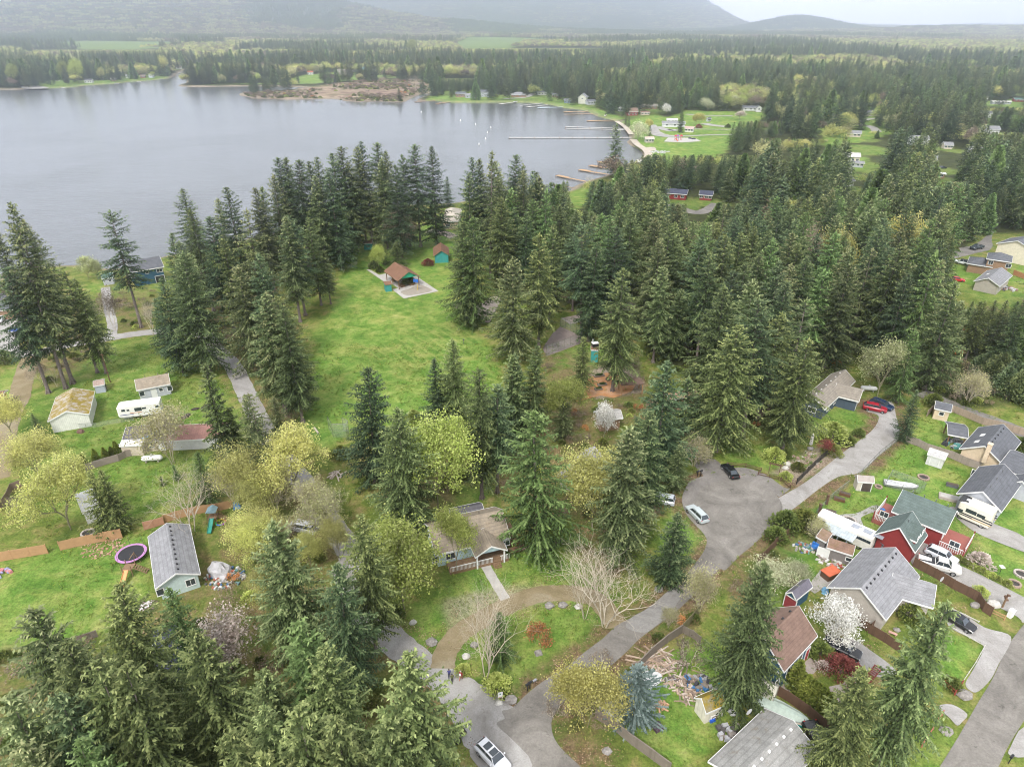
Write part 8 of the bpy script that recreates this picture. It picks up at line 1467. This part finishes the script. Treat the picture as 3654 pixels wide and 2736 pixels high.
def jitter(x0, x1, y0, y1, st):
    gx, gy = np.meshgrid(np.arange(x0, x1, st), np.arange(y0, y1, st)); n = gx.size
    return gx.ravel()+q.uniform(-.42, .42, n)*st, gy.ravel()+q.uniform(-.42, .42, n)*st
tx, ty = jitter(-10, 420, 110, 380, 7.6)
s = pip(tx, ty, FOREST) & free(tx, ty)
T0 = np.array(TREE_XY)
for X, Y, R_ in T0:
    s &= (np.hypot(tx-X, ty-Y) > min(5.5, R_+1.5))
tx, ty = tx[s], ty[s]; HC = cap(tx, ty, np.full(len(tx), 40.)); s = HC > 7.5; tx, ty, HC = tx[s], ty[s], HC[s]
keys = ['fir_a', 'fir_b', 'fir_c', 'fir_d', 'fir_e', 'fir_f', 'spruce_a', 'cedar_a', 'cedar_b', 'ragged', 'hero_b', 'hero_c', 'hero_a', 'spruce_b']
wts = np.array([3, 3, 3, 2, 2, 3, 2, 2, 1.5, 1, 2, 2, 2, 1.5]); wts /= wts.sum()
inv = np.abs(tx)/(ty) < .80
order = np.argsort(np.where(inv, ty, ty+5000)); budget = 300 - CON_N[0] - 22
chosen = order[:budget]; rest = order[budget:]
def zone(x, y):
    if y < 165: return 'the near edge of the right wood', 'conifers at the near edge of the right wood'
    if x < .28*y: return 'the wood right of the park lawn', 'conifers of the wood right of the park lawn'
    if x < .5*y: return 'the middle of the great right wood', 'conifers in the middle of the right wood'
    return 'the wood beside the upper right houses', 'conifers near the upper right houses'
for i in chosen:
    k = keys[q.choice(len(keys), p=wts)]; H = min(q.uniform(23, 31), HC[i]); zz, gg = zone(tx[i], ty[i])
    tree_at(k, tx[i], ty[i], H, '%s conifer packed in %s' % (LOOK[k], zz), wide=q.uniform(.95, 1.15)*min(1, PROTO[k]['H']/H*1.15), group=LOOK[k] + ' ' + gg)
CON_N[0] += len(chosen)
# ---- scattered instances for what nobody could count
def simple(key, src, n, scale):
    """a lighter tree for the far forest: crown thinned and its faces enlarged, trunk joined"""
    p = PROTO[src]; cr = p['crown']; nf = len(cr.polygons)
    V = np.zeros(nf*12, np.float32); cr.vertices.foreach_get('co', V); V = V.reshape(nf, 4, 3)
    T = np.zeros(nf, np.float32); cr.attributes['tone'].data.foreach_get('value', T)
    if n < nf:
        i = np.random.default_rng(3).permutation(nf)[:n]; V = V[i]; T = T[i]; c = V.mean(1, keepdims=True); V = c+(V-c)*scale
    me = quads_mesh(key, V, T, cr.materials[0]); o = bpy.data.objects.new(key, me)
    return o
def scatter(name, protos, pts, kind='stuff', label=None):
    """one object: points that carry instances of the given trees. pts: (n, 6) x y z scale widen index"""
    col = bpy.data.collections.new(name + ' kinds')
    for i, o in enumerate(protos): o.name = 'k%02d_%s' % (i, name); col.objects.link(o)
    me = bpy.data.meshes.new(name); n = len(pts); P = np.asarray(pts, np.float32)
    me.vertices.add(n); me.vertices.foreach_set('co', P[:, :3].ravel().copy())
    for nm, arr in (('sc', P[:, 3]), ('wd', P[:, 4])):
        a = me.attributes.new(nm, 'FLOAT', 'POINT'); a.data.foreach_set('value', arr.copy())
    a = me.attributes.new('idx', 'INT', 'POINT'); a.data.foreach_set('value', P[:, 5].astype(np.int32))
    a = me.attributes.new('rz', 'FLOAT', 'POINT'); a.data.foreach_set('value', np.random.default_rng(1).uniform(0, 6.28, n).astype(np.float32))
    o = bpy.data.objects.new(name, me); COL.objects.link(o); tag(o, label, None, None, kind)
    ng = bpy.data.node_groups.new(name + ' scatter', 'GeometryNodeTree')
    ng.interface.new_socket('Geometry', in_out='INPUT', socket_type='NodeSocketGeometry'); ng.interface.new_socket('Geometry', in_out='OUTPUT', socket_type='NodeSocketGeometry')
    gi = ng.nodes.new('NodeGroupInput'); go = ng.nodes.new('NodeGroupOutput'); ci = ng.nodes.new('GeometryNodeCollectionInfo')
    ci.inputs['Collection'].default_value = col; ci.inputs['Separate Children'].default_value = True; ci.inputs['Reset Children'].default_value = True
    m2p = ng.nodes.new('GeometryNodeMeshToPoints'); iop = ng.nodes.new('GeometryNodeInstanceOnPoints'); iop.inputs['Pick Instance'].default_value = True
    def at(nm, t):
        x = ng.nodes.new('GeometryNodeInputNamedAttribute'); x.data_type = t; x.inputs['Name'].default_value = nm; return x.outputs['Attribute']
    cx_ = ng.nodes.new('ShaderNodeCombineXYZ'); cr_ = ng.nodes.new('ShaderNodeCombineXYZ'); mu = ng.nodes.new('ShaderNodeMath'); mu.operation = 'MULTIPLY'
    L = ng.links.new; sc = at('sc', 'FLOAT'); wd = at('wd', 'FLOAT'); L(sc, mu.inputs[0]); L(wd, mu.inputs[1])
    L(mu.outputs[0], cx_.inputs[0]); L(mu.outputs[0], cx_.inputs[1]); L(sc, cx_.inputs[2]); L(at('rz', 'FLOAT'), cr_.inputs[2])
    L(gi.outputs[0], m2p.inputs[0]); L(m2p.outputs[0], iop.inputs['Points']); L(ci.outputs[0], iop.inputs['Instance']); L(at('idx', 'INT'), iop.inputs['Instance Index'])
    L(cr_.outputs[0], iop.inputs['Rotation']); L(cx_.outputs[0], iop.inputs['Scale']); L(iop.outputs[0], go.inputs[0])
    md = o.modifiers.new('scatter', 'NODES'); md.node_group = ng
    return o
MID = [simple('m', k, 2600, 1.75) for k in ('fir_a', 'fir_b', 'fir_c', 'fir_f', 'spruce_a', 'cedar_a', 'fir_e', 'hero_b', 'cedar_cone')] + [simple('m', k, 1500, 2.0) for k in ('maple_a', 'maple_d', 'maple_c', 'bare_d', 'gold_maple')]
MH = [PROTO[k]['H'] for k in ('fir_a', 'fir_b', 'fir_c', 'fir_f', 'spruce_a', 'cedar_a', 'fir_e', 'hero_b', 'cedar_cone', 'maple_a', 'maple_d', 'maple_c', 'bare_d', 'gold_maple')]
def pack(x, y, dec, hs=(15, 32), ground=None):
    n = len(x); z = hills(x, y)*(y > 1400); out = np.zeros((n, 6)); out[:, 0] = x; out[:, 1] = y; out[:, 2] = z
    Hq = cap(x, y, np.full(n, 40.)); dec = dec | (Hq < 9)
    con = q.choice(9, n, p=[.16, .15, .18, .12, .1, .09, .08, .08, .04]); br = 9+q.choice(5, n, p=[.26, .2, .22, .27, .05])
    br = np.where((Hq < 9) & (q.random(n) < .5), 8, br); idx = np.where(dec, br, con); out[:, 5] = idx
    Hh = np.where(dec, q.uniform(10, 17, n), q.uniform(hs[0], hs[1], n)); Hh = cap(x, y, Hh); z_ok = Hh > 2.6; out[:, 3] = Hh/np.array(MH)[idx]; out[:, 4] = q.uniform(.95, 1.25, n)*np.where(Hh < 14, 1.25, 1)
    return out[z_ok]
P1 = pack(tx[rest], ty[rest], q.random(len(rest)) < .04)
def fan(y0, y1, st, half=.95, extra=90):
    x, y = jitter(-half*y1-extra, half*y1+extra, y0, y1, st); s = np.abs(x) < half*y+extra; return x[s], y[s]
fx, fy = fan(330, 1300, 9.5)
s = free(fx, fy) & ~pip(fx, fy, FOREST); s &= ~((fy < 420) & (fx < 30)); fx, fy = fx[s], fy[s]
dn = vnoise(fx, fy, 120, 31, 3); east = sstep(.2, .6, fx/fy)
dec = ((dn > .60-.05*sstep(700, 1100, fy)-.05*east*sstep(450, 800, fy)) | (q.random(len(fx)) < .17)) & ~((fx < .12*fy) & (fy < 1120) & (q.random(len(fx)) < .85))
gap = vnoise(fx, fy, 60, 77, 2) + .06*(q.random(len(fx))-.5); s = gap > .275+.04*east
P2 = pack(fx[s], fy[s], dec[s])
fx, fy = fan(1300, 3000, 13.5); s = free(fx, fy); fx, fy = fx[s], fy[s]
dn = vnoise(fx, fy, 300, 41, 3) + .22*sstep(.35, .75, fx/fy)*sstep(1500, 2200, fy); s = vnoise(fx, fy, 130, 5, 2) > .24
P3 = pack(fx[s], fy[s], (dn > .475)[s] | (q.random(s.sum()) < .2))
mid = scatter('forest', MID, np.concatenate([P1, P2, P3]))
# beyond three kilometres one instance is a stand of trees
def stand(seed, dec):
    g = np.random.default_rng(seed); Vs = []; Ts = []; mats = []
    for i in range(15):
        cx_, cy_ = g.uniform(-24, 24, 2); H = g.uniform(9, 15) if dec else g.uniform(16, 27); R_ = H*(.3 if dec else .17)
        for k in range(90):
            t = g.random(); r = R_*((1-t)**.8 if not dec else math.sqrt(max(0, 1-(2*t-1)**2)))*g.random()**.4; az = g.uniform(0, 6.28)
            z = H*((.1+.9*t) if not dec else (.3+.7*t)); c = np.array([cx_+r*math.cos(az), cy_+r*math.sin(az), z])
            d = g.normal(0, 1, 3); d /= np.linalg.norm(d); w_ = np.cross(d, g.normal(0, 1, 3)); w_ /= np.linalg.norm(w_); l = 1.5 if dec else 1.35
            Vs.append([c-d*l, c+w_*l*.5, c+d*l, c-w_*l*.5]); Ts.append(np.clip(.3+.35*t+g.normal(0, .15), 0, 1))
    return bpy.data.objects.new('stand', quads_mesh('stand', np.array(Vs), Ts, LEAF['olivebud'] if dec == 1 else (LEAF['brown'] if dec == 2 else NEEDLE['dark' if seed % 2 else 'green'])))
ST = [stand(1, 0), stand(2, 0), stand(3, 0), stand(4, 1), stand(5, 2)]
fx, fy = fan(3000, 10900, 42, .86, 200); s = free(fx, fy); fx, fy = fx[s], fy[s]
dn = vnoise(fx, fy, 700, 51, 3) + .10*(q.random(len(fx))-.5) + .14*sstep(.3, .7, fx/fy)*(fy < 4500); hz_ = hills(fx, fy)
far = np.zeros((len(fx), 6)); far[:, 0] = fx; far[:, 1] = fy; far[:, 2] = hz_-1; far[:, 3] = q.uniform(.8, 1.15, len(fx)); far[:, 4] = 1.0
far[:, 5] = np.where((dn > .445) & (hz_ < 260), q.integers(3, 5, len(fx)), q.integers(0, 3, len(fx)))
scatter('distant_forest', ST, far)
# undergrowth in the near woods
ux, uy = jitter(-120, 260, 45, 260, 2.7); k = np.zeros(ux.shape, bool)
for p in LITTER + [FOREST]: k |= pip(ux, uy, p)
for p in LAWNS: k &= ~pip(ux, uy, p)
k &= free(ux, uy, 2) & (q.random(len(ux)) < .5)
RD = [road_poly for road_poly in (GL + UD + RDP)]
for p in RD: k &= ~((sdist(ux, uy, list(p)) > -1.6))
ux, uy = ux[k], uy[k]; 
mx_ = [a[0] for a in MARSH]; my_ = [a[1] for a in MARSH]; ax_ = q.uniform(min(mx_), max(mx_), 2600); ay_ = q.uniform(min(my_), max(my_), 2600); t = pip(ax_, ay_, MARSH) & (vnoise(ax_, ay_, 40, 3, 3) > .5); ux, uy = np.concatenate([ux, ax_[t]]), np.concatenate([uy, ay_[t]])
U = [simple('u', b, 600, 1.2) for b in ('bush', 'twig_bush', 'bush_lime', 'rust_bush')]
up = np.zeros((len(ux), 6)); up[:, 0] = ux; up[:, 1] = uy; up[:, 3] = q.uniform(.35, .85, len(ux))*np.where(uy > 400, 1.7, 1); up[:, 4] = q.uniform(1, 1.5, len(ux)); up[:, 5] = q.choice(4, len(ux), p=[.42, .46, .1, .02])
scatter('undergrowth', U, up)
# ---- grass tufts, fallen leaves and dandelions in the near lawns
def tuft(mat, n, h, r, flat=False, sd=1):
    g = np.random.default_rng(sd); V = []; T = []
    for i in range(n):
        a = g.uniform(0, 6.28); c = np.array([g.normal(0, r), g.normal(0, r), .02]); d = np.array([math.cos(a)*(1 if flat else .5), math.sin(a)*(1 if flat else .5), .08 if flat else 1.])*h*g.uniform(.6, 1.3); w_ = np.array([-math.sin(a), math.cos(a), .1])*h*(.35 if flat else .16)
        V.append([c-w_*.6, c+d*.5-w_, c+d, c+d*.5+w_]); T.append(g.random())
    return bpy.data.objects.new('tuft', quads_mesh('tuft', np.array(V), T, mat))
G1 = foliage('blades', (.06, .12, .015), (.13, .22, .03), (.3, .33, .09), .5, .3, (1.3, 1.1, .9)); G2 = foliage('fallen_leaves', (.09, .05, .03), (.26, .15, .09), (.45, .34, .25), .3, .1, (1, 1, 1)); G3 = foliage('dandelions', (.4, .36, .02), (.6, .52, .03), (.7, .62, .08), .2, .2, (1, 1, 1))
gx, gy = jitter(-100, 130, 34, 165, .95); k = (np.abs(gx) < .8*gy+8); gx, gy = gx[k], gy[k]; lw = np.zeros(gx.shape, bool); lt = np.zeros(gx.shape, bool)
for p in LAWNS: lw |= pip(gx, gy, p)
for p in LITTER: lt |= pip(gx, gy, p)
near_road = np.zeros(gx.shape, bool); on = np.zeros(gx.shape, bool)
for p in RD: dd = sdist(gx, gy, list(p)); on |= dd > .15; near_road |= (dd > -1.8)
cl = vnoise(gx, gy, 5, 8, 3); leafy = (lt & (cl > .46)) | near_road; keep = ~on & ((q.random(len(gx)) < .75) & (leafy | (cl > .40)))
for hx, hy, hr in HB: keep &= np.hypot(gx-hx, gy-hy) > hr*.75
gx, gy, leafy = gx[keep], gy[keep], leafy[keep]; n = len(gx)
GPt = np.zeros((n, 6)); GPt[:, 0] = gx; GPt[:, 1] = gy; GPt[:, 3] = q.uniform(.6, 1.5, n); GPt[:, 4] = 1; GPt[:, 5] = np.where(leafy & (q.random(n) < .75), 2, np.where(q.random(n) < .035, 3, q.integers(0, 2, n)))
scatter('grass', [tuft(G1, 16, .22, .22, sd=1), tuft(G1, 22, .15, .3, sd=2), tuft(G2, 16, .16, .38, True, 3), tuft(G3, 9, .09, .35, True, 4)], GPt)
print('TREES', CON_N[0], len(P1), len(P2), len(P3), len(far), len(up))
# ================================================================ light and air
SUN_E, SUN_R = math.radians(52), math.radians(200)
w = bpy.data.worlds.new('World'); scene.world = w; w.use_nodes = True; nt = w.node_tree
bg = nt.nodes['Background']; sky = N(nt, 'ShaderNodeTexSky', sky_type='NISHITA'); sky.sun_disc = False
sky.sun_elevation = SUN_E; sky.sun_rotation = SUN_R; sky.air_density = 1; sky.dust_density = 5; sky.ozone_density = 1
tc = N(nt, 'ShaderNodeTexCoord')
cl = ramp(nt, noise(nt, 2.2, 5, .6, vec=tc.outputs['Generated'], dist=.5), [(.3, (7.9, 7.9, 8.1)), (.7, (9.8, 9.8, 9.9))])
gz = N(nt, 'ShaderNodeSeparateXYZ'); nt.links.new(tc.outputs['Generated'], gz.inputs[0])
ring = mth(nt, 'POWER', 2.718, mth(nt, 'MULTIPLY', mth(nt, 'ABSOLUTE', gz.outputs['Z']), -8.0))      # glow added all round the horizon to brighten the haze
cl = mix(nt, ring, cl, (35.0, 34.0, 36.5))
nt.links.new(mix(nt, .86, sky.outputs[0], cl), bg.inputs['Color']); bg.inputs['Strength'].default_value = .105
sd = bpy.data.lights.new('sun', 'SUN'); sd.energy = 2.6; sd.angle = math.radians(12); sd.color = (1, .96, .9)
so = bpy.data.objects.new('sun', sd); COL.objects.link(so)
dv = Vector((math.sin(SUN_R)*math.cos(SUN_E), math.cos(SUN_R)*math.cos(SUN_E), math.sin(SUN_E)))
so.rotation_euler = dv.to_track_quat('Z', 'Y').to_euler(); so.location = (0, 0, 200)
mb = MB(); mb.box(0, 6400, -8, 27600, 14200, 1210)
hm = bpy.data.materials.new('haze_air'); hm.use_nodes = True; hn = hm.node_tree; hn.nodes.clear()
out = N(hn, 'ShaderNodeOutputMaterial'); pv = N(hn, 'ShaderNodeVolumePrincipled')
pv.inputs['Color'].default_value = (.84, .905, 1, 1); pv.inputs['Density'].default_value = HAZE if 'HAZE' in globals() else .00023
pv.inputs['Anisotropy'].default_value = .82
hn.links.new(pv.outputs[0], out.inputs['Volume'])
hz = mb.build('haze', hm, kind='stuff')
vs = scene.view_settings; vs.view_transform = 'Standard'; vs.look = 'None'; vs.gamma = 1; vs.exposure = 0.72
scene.cycles.max_bounces = 5; scene.cycles.diffuse_bounces = 2; scene.cycles.glossy_bounces = 3; scene.cycles.transmission_bounces = 2
scene.cycles.volume_bounces = 2; scene.cycles.use_denoising = True; scene.cycles.transparent_max_bounces = 4
scene.cycles.filter_width = 1.05
